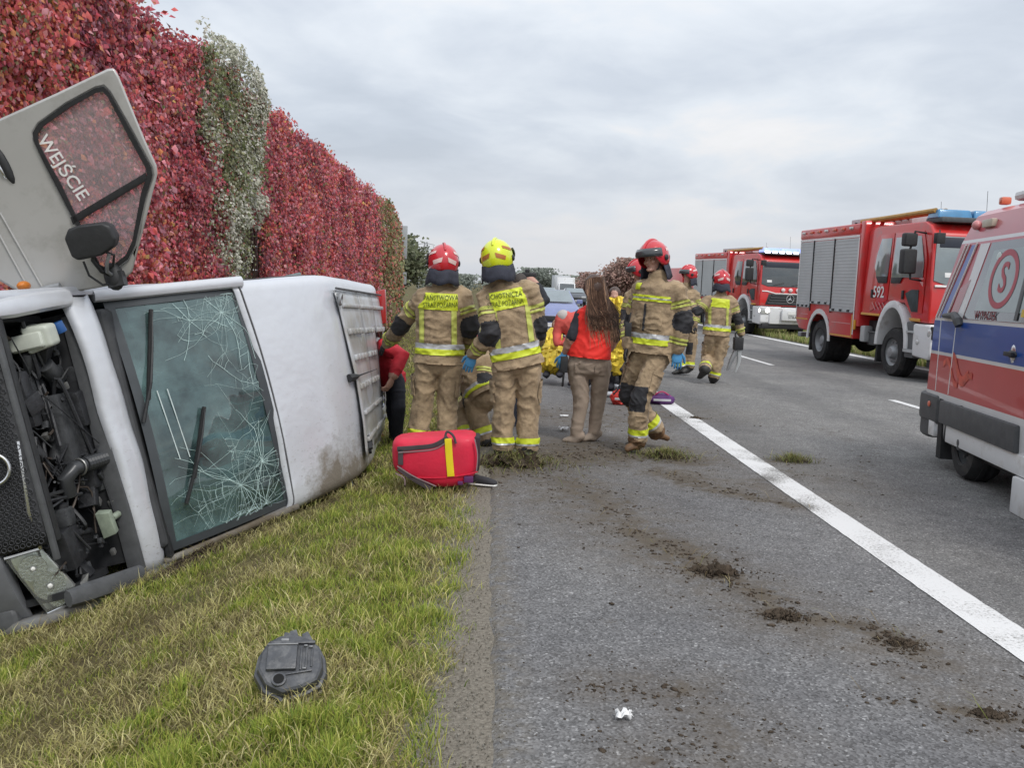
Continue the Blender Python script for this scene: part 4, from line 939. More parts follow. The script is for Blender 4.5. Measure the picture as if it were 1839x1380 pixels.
        mb.build('engine_part', rg.choice((ENGD, ENGD, ENG, BLK)), van, bevel=.008)
    for q in range(40):
        px, py = rg.uniform(60, 235), rg.uniform(620, 1040); p = hp(px, py, rg.uniform(.08, .16))
        if not (-.64 < p[0] < -.12 and abs(p[1]) < .76): continue
        mb = MB(); mb.box(p, (rg.uniform(.02, .06), rg.uniform(.02, .06), rg.uniform(.02, .05)), Matrix.Rotation(rg.uniform(0, 3), 3, 'Z')); mb.build('fitting', rg.choice((ENG, ALU, ENGD, ENG)), van, bevel=.006)
    mb = MB(); p = hp(150, 1050, .05); mb.add([p+(-.02, -.05, 0), p+(.06, -.02, .01), p+(.05, .05, .02), p+(-.03, .06, 0), p+(.01, -.06, .05)], [(0, 1, 4), (1, 2, 4), (2, 3, 4), (3, 0, 4)]); mb.build('torn_sheet', ALU, van, smooth=0)
    # front panel, grille and badge
    mb = MB(); mb.box2((-.14, -.80, .90), (-.08, .50, .985)); mb.box2((-.16, -.78, .5), (-.10, .50, .90)); mb.build('slam_panel', BLK, van, bevel=.012)
    mb = MB(); rows = []
    for y in np.linspace(-.62, .50, 14):
        rows.append([(-.06+.05*t+.03*(1-(y/.8)**2), y, .96-.34*t) for t in np.linspace(0, 1, 6)])
    mb.grid(rows); gr_ = mb.build('grille', BLK, van, solid=.02)
    mb = MB()
    for iy in range(34):
        for iz in range(9):
            y = -.58+iy*.032; t = (iz+.5+(iy % 2)*.5)/10; x = -.055+.05*t+.03*(1-(y/.8)**2)+.006; mb.torus((x, y, .955-.33*t), (1, 0, .15), .0135, .003, 6, 4)
    mb.build('grille_mesh', mat('grille_mesh', (.045, .046, .05), .4), gr_)
    mb = MB(); mb.torus((.035, .02, .80), (1, 0, .15), .085, .010, 28, 8); mb.build('badge_ring', CHROME, gr_)
    mb = MB(); mb.box2((-.07, -.7, .955), (-.03, .60, .985)); mb.build('grille_bar', GREYP, gr_, bevel=.01)
    # bumper
    P = []
    for y in np.linspace(-.96, .96, 25):
        c = 1-(abs(y)/.96)**4; row = [(-.18+.22*c*q, y, z) for z, q in ((.30, .7), (.36, .95), (.5, 1.05), (.62, 1.0), (.685, .85), (.70, .5))]; P.append(row)
    mb = MB(); mb.grid(P); mb.build('bumper', mat('bumper_grey', (.13, .135, .145), .55, var=.2, nscale=6), van, solid=.03)
    # headlamp on the ground side
    Q = [(-.02, .52, .70), (-.10, .52, .87), (-.20, .87, .985), (-.12, .90, .80)]; n = norm(np.cross(np.array(Q[1])-Q[0], np.array(Q[3])-Q[0])); n = n if n[0] > 0 else -n
    hl = MB(); hl.prism([np.array(q)-n*.13 for q in Q], n, .075); hlo = hl.build('headlamp', mat('lamp_bowl', (.80, .81, .78), .3, .8, var=.3, nscale=8), van, bevel=.015)
    cen = np.mean(Q, 0)
    fr3 = np.stack([*frame_from(n), n], 1); rfm = mat('reflector', (.80, .80, .78), .18, .85, var=.35, nscale=60, bump=.5, bscale=90)
    def lp(a, b, h): return np.array(Q[0])*(1-a)*(1-b)+np.array(Q[1])*a*(1-b)+np.array(Q[2])*a*b+np.array(Q[3])*(1-a)*b+n*h
    for (a, b, r) in ((.45, .28, .075), (.52, .62, .085), (.45, .86, .045)):
        c = lp(a, b, -.010); mb = MB(); th = np.arange(20)*2*np.pi/20
        mb.loft([[c+fr3[:, 0]*math.cos(t)*r*k+fr3[:, 1]*math.sin(t)*r*k-n*d for t in th] for k, d in ((1.0, -.008), (.92, 0), (.7, .018), (.4, .03), (.12, .034))]); ro = mb.build('reflector', rfm, hlo, smooth=25)
        mb = MB(); mb.ell(c+n*.004, (r*.28, r*.28, .02), 12, 8, rot=fr3); mb.build('bulb', mat('bulb_cover', (.75, .75, .72), .25), ro)
    mb = MB(); mb.prism([np.array(q)+n*.004 for q in Q], n, .006); mb.build('lens', glass('lamp_glass', (.95, .97, .95), .3, (.8, .82, .78), .08), hlo)
    mb = MB(); mb.tube([np.array(q)+n*.006 for q in (Q[0], Q[1])]+[np.array(Q[1])+n*.006], .012, 6); mb.tube([np.array(Q[2])+n*.0, np.array(Q[3])+n*.0], .014, 6); mb.tube([(-.03, -.1, .94), (-.02, .3, .90), np.array(Q[1])+n*.01], .013, 6); mb.build('chrome_trim', CHROME, hlo)
    mb = MB(); mb.box((-.14, .88, .48), (.14, .14, .34)); mb.build('wing_front', GREYP, van, bevel=.05, seg=3)
    # wheels (the underside faces the barrier)
    for x in (-.75, -4.0):
        for s in (-1, 1):
            mb = MB(); c = np.array([x, s*.80, .33]); prof = [(.19, -.10), (.29, -.105), (.325, -.08), (.335, 0), (.325, .08), (.29, .105), (.19, .10)]
            th = np.arange(25)*2*np.pi/24; mb.loft([[c+np.array([r*math.cos(t), w, r*math.sin(t)]) for r, w in prof] for t in th], False, False); wh = mb.build('wheel', RUB, van)
            mb = MB(); mb.cyl(c+(0, -.07, 0), c+(0, .07, 0), .195, 20); mb.build('rim', STEEL, wh, bevel=.01)
    # amber side repeater
    p = vpx(75, 538, (0, -.985, 0), (0, 1, 0)); mb = MB(); mb.ell(np.array([-.42, -.985, 1.02]), (.055, .03, .035), 12, 8); mb.build('side_repeater', mat('amber_lens', (.55, .17, .02), .3, var=.1), van)
    return ws, n3
def windscreen_glass():
    m = glass('windscreen_glass', (.36, .53, .53), .46, (.24, .40, .40), .42, .03)
    N = m.node_tree.nodes; L = m.node_tree.links
    tc = N.new('ShaderNodeTexCoord'); n = N.new('ShaderNodeTexNoise'); n.inputs['Scale'].default_value = 2.2; n.inputs['Detail'].default_value = 8; n.inputs['Roughness'].default_value = .7; L.new(tc.outputs['Object'], n.inputs[0])
    mr = N.new('ShaderNodeMapRange'); L.new(n.outputs['Fac'], mr.inputs[0]); mr.inputs[1].default_value = .38; mr.inputs[2].default_value = .68; mr.inputs[3].default_value = .10; mr.inputs[4].default_value = .46
    ms = [q for q in N if q.type == 'MIX_SHADER'][0]; L.new(mr.outputs[0], ms.inputs[0]); return m
WS, WN = build_van()

# opened front door, hanging upward from its hinges
def build_door():
    a = R_(14); n_l = np.array([math.cos(a), math.sin(a), 0]); p0l = np.array([-.72, -.99, .9])
    def dp(px, py, off=0.0): return vpx(px, py, p0l+n_l*off, n_l)
    door = empty('door', parent=None, M=Matrix.Identity(4)); WM[door.name] = VM; door.parent = van; door['label'] = 'opened front door pointing at the sky'
    nloc = n_l
    out = [(-190, 300), (-120, 440), (-45, 480), (0, 505), (62, 541), (90, 532), (160, 520), (215, 510), (238, 488), (262, 395), (283, 312), (281, 296), (262, 255), (214, 138), (205, 122), (192, 124), (100, 168), (0, 213), (-120, 263)]
    win_o = [(62, 253), (60, 238), (70, 222), (120, 186), (172, 158), (186, 155), (197, 166), (236, 235), (271, 300), (274, 315), (262, 352), (243, 440), (230, 466), (196, 492), (180, 484), (135, 398), (100, 330), (80, 292)]
    ctr = np.mean(win_o, 0); win_i = [tuple(ctr+(np.array(q)-ctr)*(1-9/np.linalg.norm(np.array(q)-ctr))) for q in win_o]
    # door skin as a frame: build with a hole by bridging outline to window (triangulated through bmesh)
    bm = bmesh.new()
    def loop(pts, off): vs_ = [bm.verts.new(dp(*q, off)) for q in pts]; return vs_, [bm.edges.new((vs_[i], vs_[(i+1) % len(vs_)])) for i in range(len(vs_))]
    for off in (0.0, -.055):
        v1, e1 = loop(out, off); v2, e2 = loop(win_o, off); bmesh.ops.triangle_fill(bm, use_beauty=True, use_dissolve=False, edges=e1+e2)
        if off == 0: A1, A2 = v1, v2
        else:
            for A, B in ((A1, v1), (A2, v2)):
                for i in range(len(A)): bm.faces.new((A[i], A[(i+1) % len(A)], B[(i+1) % len(A)], B[i]))
    bmesh.ops.recalc_face_normals(bm, faces=bm.faces)
    me = bpy.data.meshes.new('door_skin'); bm.to_mesh(me); bm.free(); DP = mat('door_paint', (.47, .465, .45), .38, .2, var=.06, nscale=2, coat=.25, dirt=(.33, .32, .30), dirt_amt=.35, dscale=2.2); me.materials.append(DP)
    o = finish(me, 'door_skin', door, 30)
    md = o.modifiers.new('bev', 'BEVEL'); md.width = .012; md.segments = 2; md.limit_method = 'ANGLE'
    mb = MB(); mb.ribbon([dp(*q, .004) for q in win_o], [dp(*q, .004) for q in win_i], nloc, .014); mb.build('window_seal', RUB, door)
    mb = MB(); mb.prism([dp(*q, -.012) for q in win_i], nloc, .006); wg = mb.build('window', glass('door_glass', (.92, .88, .89), .30, (.75, .66, .68), .26), door)  # pinkish haze over the pane is put into the glass colour
    q = [(133, 403), (267, 322), (262, 310), (128, 390)]; mb = MB(); mb.prism([dp(*k, -.004) for k in q], nloc, .022); mb.build('window_divider', RUB, wg, bevel=.004)
    # lettering on the glass along the sill
    A, B = dp(80, 252, .0), dp(150, 352, .0); u = norm(np.array(B)-A); wdir = norm(np.cross(nloc, u)); c = dp(113, 302, .002)
    M = VM @ mframe(c, u, wdir)
    text_mesh('lettering', 'WEJŚCIE', mat('sticker_white', (.80, .79, .77), .5), .108, M, door, .001, 1.0, bold=.001)
    # pressed lines in the skin
    for l in (((0, 382), (84, 530)), ((-28, 372), (62, 538))):
        mb = MB(); mb.tube([dp(*l[0], .004), dp(*l[1], .004)], .007, 6); mb.build('door_crease', DP, door)
    mb = MB(); rows = []
    for t in np.linspace(0, 1, 10): rows.append([dp(-60+(100+60)*t+s*30-20, 300+(520-300)*t-s*12, .004+.018*math.sin(math.pi*s)*min(1, 4*t*(1-t)+.2)) for s in np.linspace(0, 1, 6)])
    # handle
    c = np.array(dp(8, 296, .0)); u2 = norm(np.array(dp(22, 322))-np.array(dp(-2, 275))); w2 = norm(np.cross(nloc, u2))
    mb = MB(); mb.ell(c, (.03, .12, .022), 14, 8, rot=np.stack([w2, u2, nloc], 1)); h = mb.build('handle', BLK, door)
    mb = MB(); mb.ell(c-w2*.028+u2*.02, (.018, .06, .02), 10, 6, rot=np.stack([w2, u2, nloc], 1)); mb.build('handle_recess', CHROME, h)
    # mirror on two arms
    mm = empty('mirror', M=Matrix.Identity(4)); WM[mm.name] = VM; mm.parent = door
    base = np.array(dp(205, 497, .03)); hd = np.array(dp(170, 432, .16))
    mb = MB(); mb.ell(base, (.05, .09, .06), 14, 8); mb.box(base+(0, .02, .01), (.07, .09, .1)); mb.build('mirror_base', BLK, mm, bevel=0)
    for off in ((0, 0), (26, 6)):
        mb = MB(); mb.tube([base, np.array(dp(182+off[0]*.4, 488, .13)), np.array(dp(166+off[0], 468+off[1], .16)), np.array(dp(170+off[0], 450+off[1], .16))], .011, 8); mb.build('mirror_arm', BLK if off[0] == 0 else STEEL, mm)
    mb = MB(); loopp = [dp(150, 470, .14), dp(160, 495, .12), dp(185, 512, .10), dp(200, 508, .06)]; mb.tube(loopp, .007, 6); mb.tube([dp(186, 452, .15), dp(205, 458, .14), dp(203, 478, .12), dp(192, 486, .1)], .008, 6); mb.build('mirror_cable', BLK, mm)
    out_m = [(125, 425), (131, 408), (150, 402), (192, 397), (206, 402), (217, 424), (213, 440), (190, 455), (150, 464), (138, 458)]
    mb = MB(); mb.prism([dp(*q, .10) for q in out_m], nloc, .10); mb.build('mirror_housing', BLK, mm, bevel=.025, seg=3)
    hinge = MB(); hinge.cyl((-.68, -.975, .55), (-.68, -.975, .68), .022, 10); hinge.cyl((-.68, -.975, 1.0), (-.68, -.975, 1.12), .022, 10); hinge.build('hinge', STEEL, door)
build_door()
def berm():
    P = np.array([G(*q) for q in ((255, 1060), (330, 1012), (420, 960), (525, 912), (600, 872), (660, 838))]); n = 7000; k = rng.integers(0, len(P)-1, n); t = rng.random((n, 1)); C = P[k]*(1-t)+P[k+1]*t
    off = rng.normal(0, .055, n); d = P[-1]-P[0]; nx = np.array([d[1], -d[0], 0])/np.hypot(d[0], d[1]); C = C+nx*off[:, None]; C[:, 2] = np.interp(C[:, 0], GX, GZ)-.01+np.maximum(0, .045-np.abs(off)*.5)*rng.random(n)
    T = np.array([[1, 0, -.5], [-.5, .87, -.5], [-.5, -.87, -.5], [0, 0, .8]]); TF = np.array([[0, 2, 1], [0, 1, 3], [1, 2, 3], [2, 0, 3]]); s = np.minimum(rng.gamma(1.3, .004, n)+.003, .018)
    V = T[None]*(1+rng.normal(0, .3, (n, 4, 3)))*s[:, None, None]; a = rng.random(n)*6.28; ca, sa = np.cos(a)[:, None], np.sin(a)[:, None]
    V = np.stack([V[..., 0]*ca-V[..., 1]*sa, V[..., 0]*sa+V[..., 1]*ca, V[..., 2]], -1)+C[:, None]
    o = raw_mesh('churned_soil', V.reshape(-1, 3), (TF[None]+(np.arange(n)*4)[:, None, None]).reshape(-1, 3), SOIL); tag(o, 'churned dark soil along the edge where the van ploughed into the verge', 'soil', kind='stuff')
berm()
print('van built', round(time.time()-T0, 1))

# ------------------------------------------------------------------ vehicles on the carriageway
FRED = mat('fire_red', (.58, .022, .022), .32, var=.07, nscale=2, coat=.6, dirt=(.30, .10, .09), dirt_amt=.2, dscale=2.5)
WHITEP = mat('white_paint', (.70, .71, .72), .4, var=.06, nscale=3, coat=.3, dirt=(.45, .43, .40), dirt_amt=.25)
ALUS = mat('shutter_alu', (.46, .48, .485), .5, .25, var=.06, nscale=2)
DGLASS = mat('cab_glass', (.035, .045, .05), .06, var=.3, nscale=1.5, spec=.9, coat=1.0)
LGLASS = mat('cab_glass_light', (.20, .24, .25), .08, var=.25, nscale=1.2, spec=.9, coat=1.0)  # pale base colour stands in for sky reflected and seen through the panes
TYRE = mat('tyre', (.022, .022, .023), .85, var=.3, nscale=14, bump=.4, bscale=50, dirt=(.07, .065, .06), dirt_amt=.3)
DARKM = mat('chassis_dark', (.02, .02, .022), .7, var=.4)
REFLW = mat('reflective_white', (.75, .75, .74), .4, var=.05)
REFLY = mat('reflective_amber', (.65, .33, .06), .4, var=.1)
BLUEL = mat('blue_lens', (.05, .22, .42), .2, var=.15, coat=.7)
LENS = mat('clear_lens', (.55, .56, .55), .12, .2, var=.3, nscale=20, coat=.8)
def vmat(x, y, a, z0, tilt=.01):
    return Matrix(((math.sin(a), math.cos(a), tilt, x), (-math.cos(a), math.sin(a), 0, y), (0, 0, 1, z0), (0, 0, 0, 1)))
def side_prism(pol, y0, y1):
    """outline in the x-z plane, extruded from y0 to y1"""
    mb = MB(); mb.prism([(x, y0, z) for x, z in pol], (0, 1 if y1 > y0 else -1, 0), abs(y1-y0)); return mb
def wheel(parent, c, R, w, s, dual=False, hubm=None, n=28):
    """s=-1: outer face towards -y"""
    c = np.array(c, float); mb = MB(); th = np.arange(n+1)*2*np.pi/n
    prof = [(R*.56, .0), (R*.62, -.02), (R*.9, -.012), (R*.97, .03), (R, .07), (R, w-.07), (R*.97, w-.03), (R*.9, w), (R*.56, w)]
    mb.loft([[c+np.array([r*math.cos(t), -s*d, r*math.sin(t)]) for r, d in prof] for t in th], False, False)
    for k in range(n*2):                        # tread blocks
        t = k*math.pi/n
        for d in (.10, w-.10): mb.box(c+np.array([(R+.004)*math.cos(t), -s*d, (R+.004)*math.sin(t)]), (.012, w*.28, .045), [[math.cos(t), 0, -math.sin(t)], [0, 1, 0], [math.sin(t), 0, math.cos(t)]])
    o = mb.build('wheel', TYRE, parent, smooth=30)
    mb = MB(); pr = [(R*.58, .01), (R*.55, .05), (R*.48, .07 if not dual else .14), (R*.30, .06 if not dual else .15), (R*.26, -.01 if not dual else .08), (R*.20, -.05 if not dual else .04), (.001, -.06 if not dual else .03)]
    mb.loft([[c+np.array([r*math.cos(t), -s*d, r*math.sin(t)]) for r, d in pr] for t in th], False, False)
    for k in range(10):
        t = k*2*math.pi/10; p = c+np.array([R*.40*math.cos(t), s*(-.055 if not dual else -.13), R*.40*math.sin(t)]); mb.cyl(p, p+np.array([0, s*.035, 0]), .016, 8)
    mb.build('rim', hubm or STEEL, o, smooth=40); return o
def fire_engine(label, M, far=False):
    t = empty('fire_engine', M=M); tag(t, label, 'fire engine', 'fire engines standing on the carriageway')
    W = 1.25
    # chassis
    mb = MB(); mb.box2((-5.0, -.45, .62), (1.2, -.35, .92)); mb.box2((-5.0, .35, .62), (1.2, .45, .92)); mb.box2((-1.6, -1.0, .55), (-.7, 1.0, 1.1)); mb.cyl((0, -1, .5), (0, 1, .5), .08); mb.cyl((-3.73, -1, .5), (-3.73, 1, .5), .10); mb.ell((-3.73, 0, .5), (.25, .3, .25)); mb.build('chassis', DARKM, t, bevel=.02)
    # rear superstructure
    body = [(-5.25, .95), (-5.25, 3.12), (-1.78, 3.12), (-1.78, .66), (-3.15, .66), (-3.15, 1.0), (-3.3, 1.12), (-4.2, 1.12), (-4.35, 1.0), (-4.45, .70), (-5.0, .74)]
    side_prism(body, -W, W).build('superstructure', FRED, t, bevel=.02)
    side_prism([(-1.79, .95), (-1.79, 3.29), (-1.60, 3.29), (-1.55, 3.2), (-1.55, .95)], -W, W).build('front_bulkhead', FRED, t, bevel=.025)
    mb = MB(); mb.box2((-5.26, -W-.02, 3.0), (-1.8, W+.02, 3.24)); mb.build('roof_rail', FRED, t, bevel=.04, seg=3)
    for s in (-1, 1):
        for nm, x0, x1, z0 in (('shutter', -5.20, -4.37, 1.30), ('shutter', -4.32, -3.14, 1.40), ('shutter', -3.08, -1.84, 1.26)):
            mb = MB(); n = 22; h = (2.92-z0)/n
            for k in range(n):
                z = z0+k*h; y = s*(W+.002); mb.add([(x0, y, z), (x1, y, z), (x1, y+s*.005, z+h*.35), (x0, y+s*.005, z+h*.35), (x1, y+s*.005, z+h*.7), (x0, y+s*.005, z+h*.7), (x1, y, z+h), (x0, y, z+h)], [(0, 1, 2, 3), (3, 2, 4, 5), (5, 4, 6, 7)])
            o = mb.build(nm, ALUS, t, smooth=60)
            mb = MB(); mb.box2((x0, s*(W+.004), z0-.02), (x1, s*(W+.035), z0+.03)); mb.build('shutter_bar', ALUS, o, bevel=.006)
            for k in range(3): mb = MB(); xx = x0+(x1-x0)*(k+.5)/3; mb.box((xx, s*(W+.04), z0+.02), (.10, .03, .05)); mb.build('shutter_catch', BLK, o)
        for x in (-4.345, -3.11): mb = MB(); mb.box2((x-.018, s*(W+.001), 1.2), (x+.018, s*(W+.022), 2.95)); mb.build('shutter_post', DARKM, t)
        mb = MB(); mb.box2((-5.25, s*(W+.002), 2.935), (-1.80, s*(W+.014), 2.985)); mb.build('white_stripe', REFLW, t)
        mb = MB(); mb.box2((-5.24, s*(W+.002), 1.0), (-5.2, s*(W+.012), 2.93)); mb.build('white_edge', REFLW, t); mb = MB(); mb.box2((-1.83, s*(W+.002), .75), (-1.79, s*(W+.012), 2.93)); mb.build('white_edge', REFLW, t)
        # white wheel-arch trim and amber outline strips
        th = np.linspace(0, math.pi, 15); arch = [(-3.73+.60*math.cos(a), .52+.64*math.sin(a)) for a in th]; arch2 = [(-3.73+.70*math.cos(a), .52+.75*math.sin(a)) for a in th]
        pol = arch2+arch[::-1]; side_prism(pol, s*(W-.01), s*(W+.02)).build('wheel_arch', WHITEP, t)
        mb = MB(); mb.box2((-3.05, s*(W+.002), .68), (-1.84, s*(W+.010), .715)); mb.box2((-5.2, s*(W+.002), .97), (-4.45, s*(W+.010), 1.0)); mb.box2((-1.9, s*(W+.002), .68), (-1.86, s*(W+.010), 1.2)); mb.build('contour_tape', REFLY, t)
        mb = MB(); mb.box2((-4.9, s*(W+.002), 1.10), (-4.45, s*(W+.008), 1.12)); mb.box2((-3.0, s*(W+.002), .98), (-1.95, s*(W+.008), 1.0)); mb.build('pin_stripe', mat('pink_line', (.6, .25, .25), .5), t)
    for k, x in enumerate(np.linspace(-5.0, -2.2, 7)):
        mb = MB(); mb.box((x, -W-.03, 3.15), (.16, .06, .06)); mb.build('marker_lamp', LENS if k % 3 == 0 else mat('salmon_lens', (.6, .16, .10), .3), t, bevel=.015)
    # roof box and ladder
    mb = MB(); mb.box2((-3.9, -.55, 3.22), (-.9, .75, 3.46)); mb.build('roof_box', mat('roof_box', (.45, .46, .47), .5, .3, var=.1), t, bevel=.03)
    mb = MB()
    for k in range(9): mb.box((-3.6+k*.32, -.57, 3.34), (.05, .03, .08))
    mb.build('box_catches', BLK, t)
    mb = MB(); mb.tube([(-2.2, -1.05, 3.30), (1.0, -1.05, 3.34)], .05, 8); mb.tube([(-2.2, -.85, 3.30), (1.0, -.85, 3.34)], .05, 8)
    for k in range(10): mb.cyl((-2.0+k*.31, -1.05, 3.31), (-2.0+k*.31, -.85, 3.31), .02, 6)
    mb.build('roof_ladder', mat('ladder_yellow', (.42, .24, .06), .6, var=.2), t)
    # cab
    cab = [(-1.54, 1.22), (-1.54, 3.06), (-1.2, 3.14), (.85, 3.14), (1.06, 3.06), (1.22, 2.88), (1.36, 1.90), (1.40, 1.70), (1.40, 1.16), (.75, 1.16), (.62, 1.34), (.38, 1.52), (-.28, 1.52), (-.52, 1.36), (-.62, 1.22)]
    mb = side_prism(cab, -W+.03, W-.03)
    V = mb.v[0]; V[:, 1] *= np.interp(V[:, 2], [1.1, 2.0, 3.1], [1.0, 1.0, .95])
    cabo = mb.build('cab', FRED, t, bevel=.05, seg=3)
    for s in (-1, 1):
        yy = lambda z: s*((W-.03)*np.interp(z, [1.1, 2.0, 3.1], [1.0, 1.0, .95])+.006)
        def pane(pol, nm, m, par, d=.012):
            mb = MB(); mb.prism([(x, yy(z), z) for x, z in pol], (0, s, 0), d); return mb.build(nm, m, par, bevel=.004)
        dr = pane([(-1.10, 1.30), (-1.10, 2.5), (-.92, 2.94), (-.33, 2.96), (-.33, 1.56)], 'rear_door', FRED, t, .006)
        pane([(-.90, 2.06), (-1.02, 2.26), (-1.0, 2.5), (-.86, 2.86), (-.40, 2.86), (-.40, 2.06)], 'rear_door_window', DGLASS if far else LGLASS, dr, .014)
        pane([(-.78, 1.92), (-.92, 2.06), (-.40, 2.06), (-.40, 1.92)], 'window_valance', BLK, dr, .016)
        df = pane([(-.29, 1.58), (-.29, 2.96), (.88, 2.96), (1.12, 2.4), (1.14, 1.34), (.66, 1.34), (.44, 1.54)], 'front_door', FRED, t, .006)
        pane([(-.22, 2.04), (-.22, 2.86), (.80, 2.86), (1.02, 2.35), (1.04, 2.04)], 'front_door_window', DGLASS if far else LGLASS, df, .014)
        pane([(-.22, 1.92), (-.22, 2.04), (.25, 2.04), (.16, 1.92)], 'window_valance', BLK, df, .016)
        pane([(.42, 1.72), (.66, 1.80), (.94, 1.80), (.98, 1.36), (.72, 1.36), (.60, 1.5)], 'step_recess', mat('recess', (.03, .045, .05), .6, var=.5, nscale=6), df, .010)
        for xx in (-1.06, .30): pane([(xx, 1.60), (xx, 1.78), (xx+.07, 1.78), (xx+.07, 1.60)], 'door_handle', BLK, dr if xx < 0 else df, .03)
        pane([(-1.5, 1.22), (-1.5, 1.27), (-.62, 1.27), (-.62, 1.22)], 'amber_strip', REFLY, t, .01); pane([(.70, 1.18), (.66, 1.24), (1.1, 1.24), (1.1, 1.18)], 'amber_strip', REFLY, t, .01)
        # white mudguard
        th = np.linspace(.0, math.pi, 17); a1 = [(.02+.58*math.cos(a), .62+.80*math.sin(a)) for a in th]; a2 = [(.02+.70*math.cos(a), .62+.95*math.sin(a)) for a in th]
        side_prism([q for q in a2 if True]+a1[::-1], s*.72, s*(W+.03)).build('mudguard', WHITEP, t, bevel=.02)
        side_prism([(-.68, .25), (-.64, 1.05), (-.58, 1.05), (-.60, .25)], s*.75, s*(W-.02)).build('mud_flap', RUB, t)
        side_prism([(.60, .45), (.60, 1.16), (.92, 1.16), (.92, .45)], s*.85, s*(W-.01)).build('cab_step', mat('step_grey', (.10, .105, .11), .6, var=.2), t, bevel=.02)
        mb = MB(); mb.box2((.60, s*(W-.01), .56), (.92, s*(W+.03), .62)); mb.box2((.60, s*(W-.01), .95), (.92, s*(W+.02), .99)); mb.build('step_edge', ALUS, t)
        # corner of the bumper with lamp
        side_prism([(.90, .50), (.88, 1.14), (1.52, 1.14), (1.60, .98), (1.60, .54), (1.5, .46)], s*.35, s*W).build('bumper_corner', WHITEP, t, bevel=.05, seg=3)
        # headlamp wraps the corner
        lm = mat('lit_lamp', (.8, .8, .78), .2, emit=(1.0, .97, .9), estr=3.0) if far else LENS
        mb = MB(); mb.box((1.52, s*1.02, .98), (.22, .44, .26)); hl = mb.build('headlamp', BLK if not far else LENS, t, bevel=.03)
        mb = MB()
        mb.ell((1.615, s*.98, 1.0), (.04, .10, .10), 14, 8); mb.ell((1.50, s*1.225, .98), (.09, .04, .10), 14, 8); mb.build('lamp_bowl', lm, hl)
        mb = MB(); mb.ell((1.10, s*(W+.005), .78), (.05, .02, .05), 12, 8); mb.build('side_lamp', LENS, t)
        # mirrors on arms
        mb = MB(); mb.tube([(.95, s*1.18, 2.90), (1.05, s*1.45, 2.92), (1.0, s*1.52, 2.5), (1.0, s*1.45, 2.0), (.95, s*1.2, 1.98)], .022, 8); mr_ = mb.build('mirror_arm', BLK, t)
        mb = MB(); mb.box((.98, s*1.52, 2.76), (.18, .26, .26)); mb.box((.98, s*1.52, 2.34), (.20, .28, .48)); mb.build('mirror', BLK, mr_, bevel=.05, seg=3)
        mb = MB(); mb.box((1.50, s*1.20, 2.78), (.14, .16, .20)); mb.tube([(1.3, s*1.1, 2.95), (1.5, s*1.2, 2.85)], .015, 6); mb.build('kerb_mirror', BLK, t, bevel=.04, seg=2)
    # front: windscreen, grille, bumper
    def front(pol, nm, m, par=t, d=.012, off=.006):
        """pol in (y,z); follows the raked front"""
        fx = lambda z: float(np.interp(z, [1.16, 1.70, 1.90, 2.88, 3.06], [1.40, 1.40, 1.36, 1.22, 1.06]))+off
        mb = MB(); mb.prism([(fx(z), y, z) for y, z in pol], (1, 0, .1), d); return mb.build(nm, m, par, bevel=.004)
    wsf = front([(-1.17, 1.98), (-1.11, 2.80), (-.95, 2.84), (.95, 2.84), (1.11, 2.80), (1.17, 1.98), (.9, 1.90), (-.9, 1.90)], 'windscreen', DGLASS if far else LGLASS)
    front([(-1.06, 2.62), (-1.05, 2.82), (1.05, 2.82), (1.06, 2.62)], 'sun_strip', mat('sun_strip', (.02, .025, .04), .3), wsf, .016)
    for y in (-.7, .05, .6): front([(y, 1.95), (y+.45, 2.06), (y+.46, 2.03), (y+.02, 1.92)], 'wiper', BLK, wsf, .02)
    front([(-.95, 2.05), (-.95, 2.14), (-.75, 2.14), (-.75, 2.05)], 'paper_card', REFLW, wsf, .018)
    if far:
        for k in range(4): front([(-.9+.05*k, 1.24+k*.10), (-.9+.05*k, 1.31+k*.10), (.9-.05*k, 1.31+k*.10), (.9-.05*k, 1.24+k*.10)], 'grille_bar', mat('grille_slat', (.05, .052, .056), .4), t, .03, .012)
        front([(-1.0, 1.2), (-.86, 1.62), (.86, 1.62), (1.0, 1.2)], 'grille', BLK, t, .008)
        front([(-1.15, 1.70), (-1.15, 1.74), (-.95, 1.74), (-.6, 1.66), (.6, 1.66), (.95, 1.74), (1.15, 1.74), (1.15, 1.70), (.95, 1.70), (.6, 1.62), (-.6, 1.62), (-.95, 1.70)], 'white_swoosh', REFLW, t, .014)
        mb = MB(); c = np.array([1.46, 0, 1.45]); mb.torus(c, (1, 0, 0), .15, .014, 24, 6)
        for k in range(3):
            a = math.pi/2+k*2*math.pi/3; mb.add([c+(.0, .022*math.cos(a+1.57), .022*math.sin(a+1.57)), c+(.0, .022*math.cos(a-1.57), .022*math.sin(a-1.57)), c+(0, .15*math.cos(a), .15*math.sin(a)), c+(.02, 0, 0)], [(0, 2, 3), (2, 1, 3)])
        mb.build('badge', CHROME, t)
        for y in (-.30, 0, .30):
            mb = MB(); mb.ell((1.44, y, 1.78), (.04, .085, .075), 14, 8); mb.build('front_spotlight', mat('spot_lens', (.75, .62, .62), .25), t)
        mb = MB(); mb.box((1.74, 0, .84), (.10, .90, .42)); mb.build('winch_cover', WHITEP, t, bevel=.03)
        mb = MB(); mb.box((1.80, .05, .92), (.02, .55, .12)); mb.build('number_plate', REFLW, t)
        text_mesh('lettering', 'STRAŻ', DARKM, .15, M @ mframe((1.795, 0.02, .76), (0, 1, 0), (0, 0, 1)), t, .002)
    else:
        front([(-.95, 1.2), (-.95, 1.60), (.95, 1.60), (.95, 1.2)], 'grille', BLK, t)
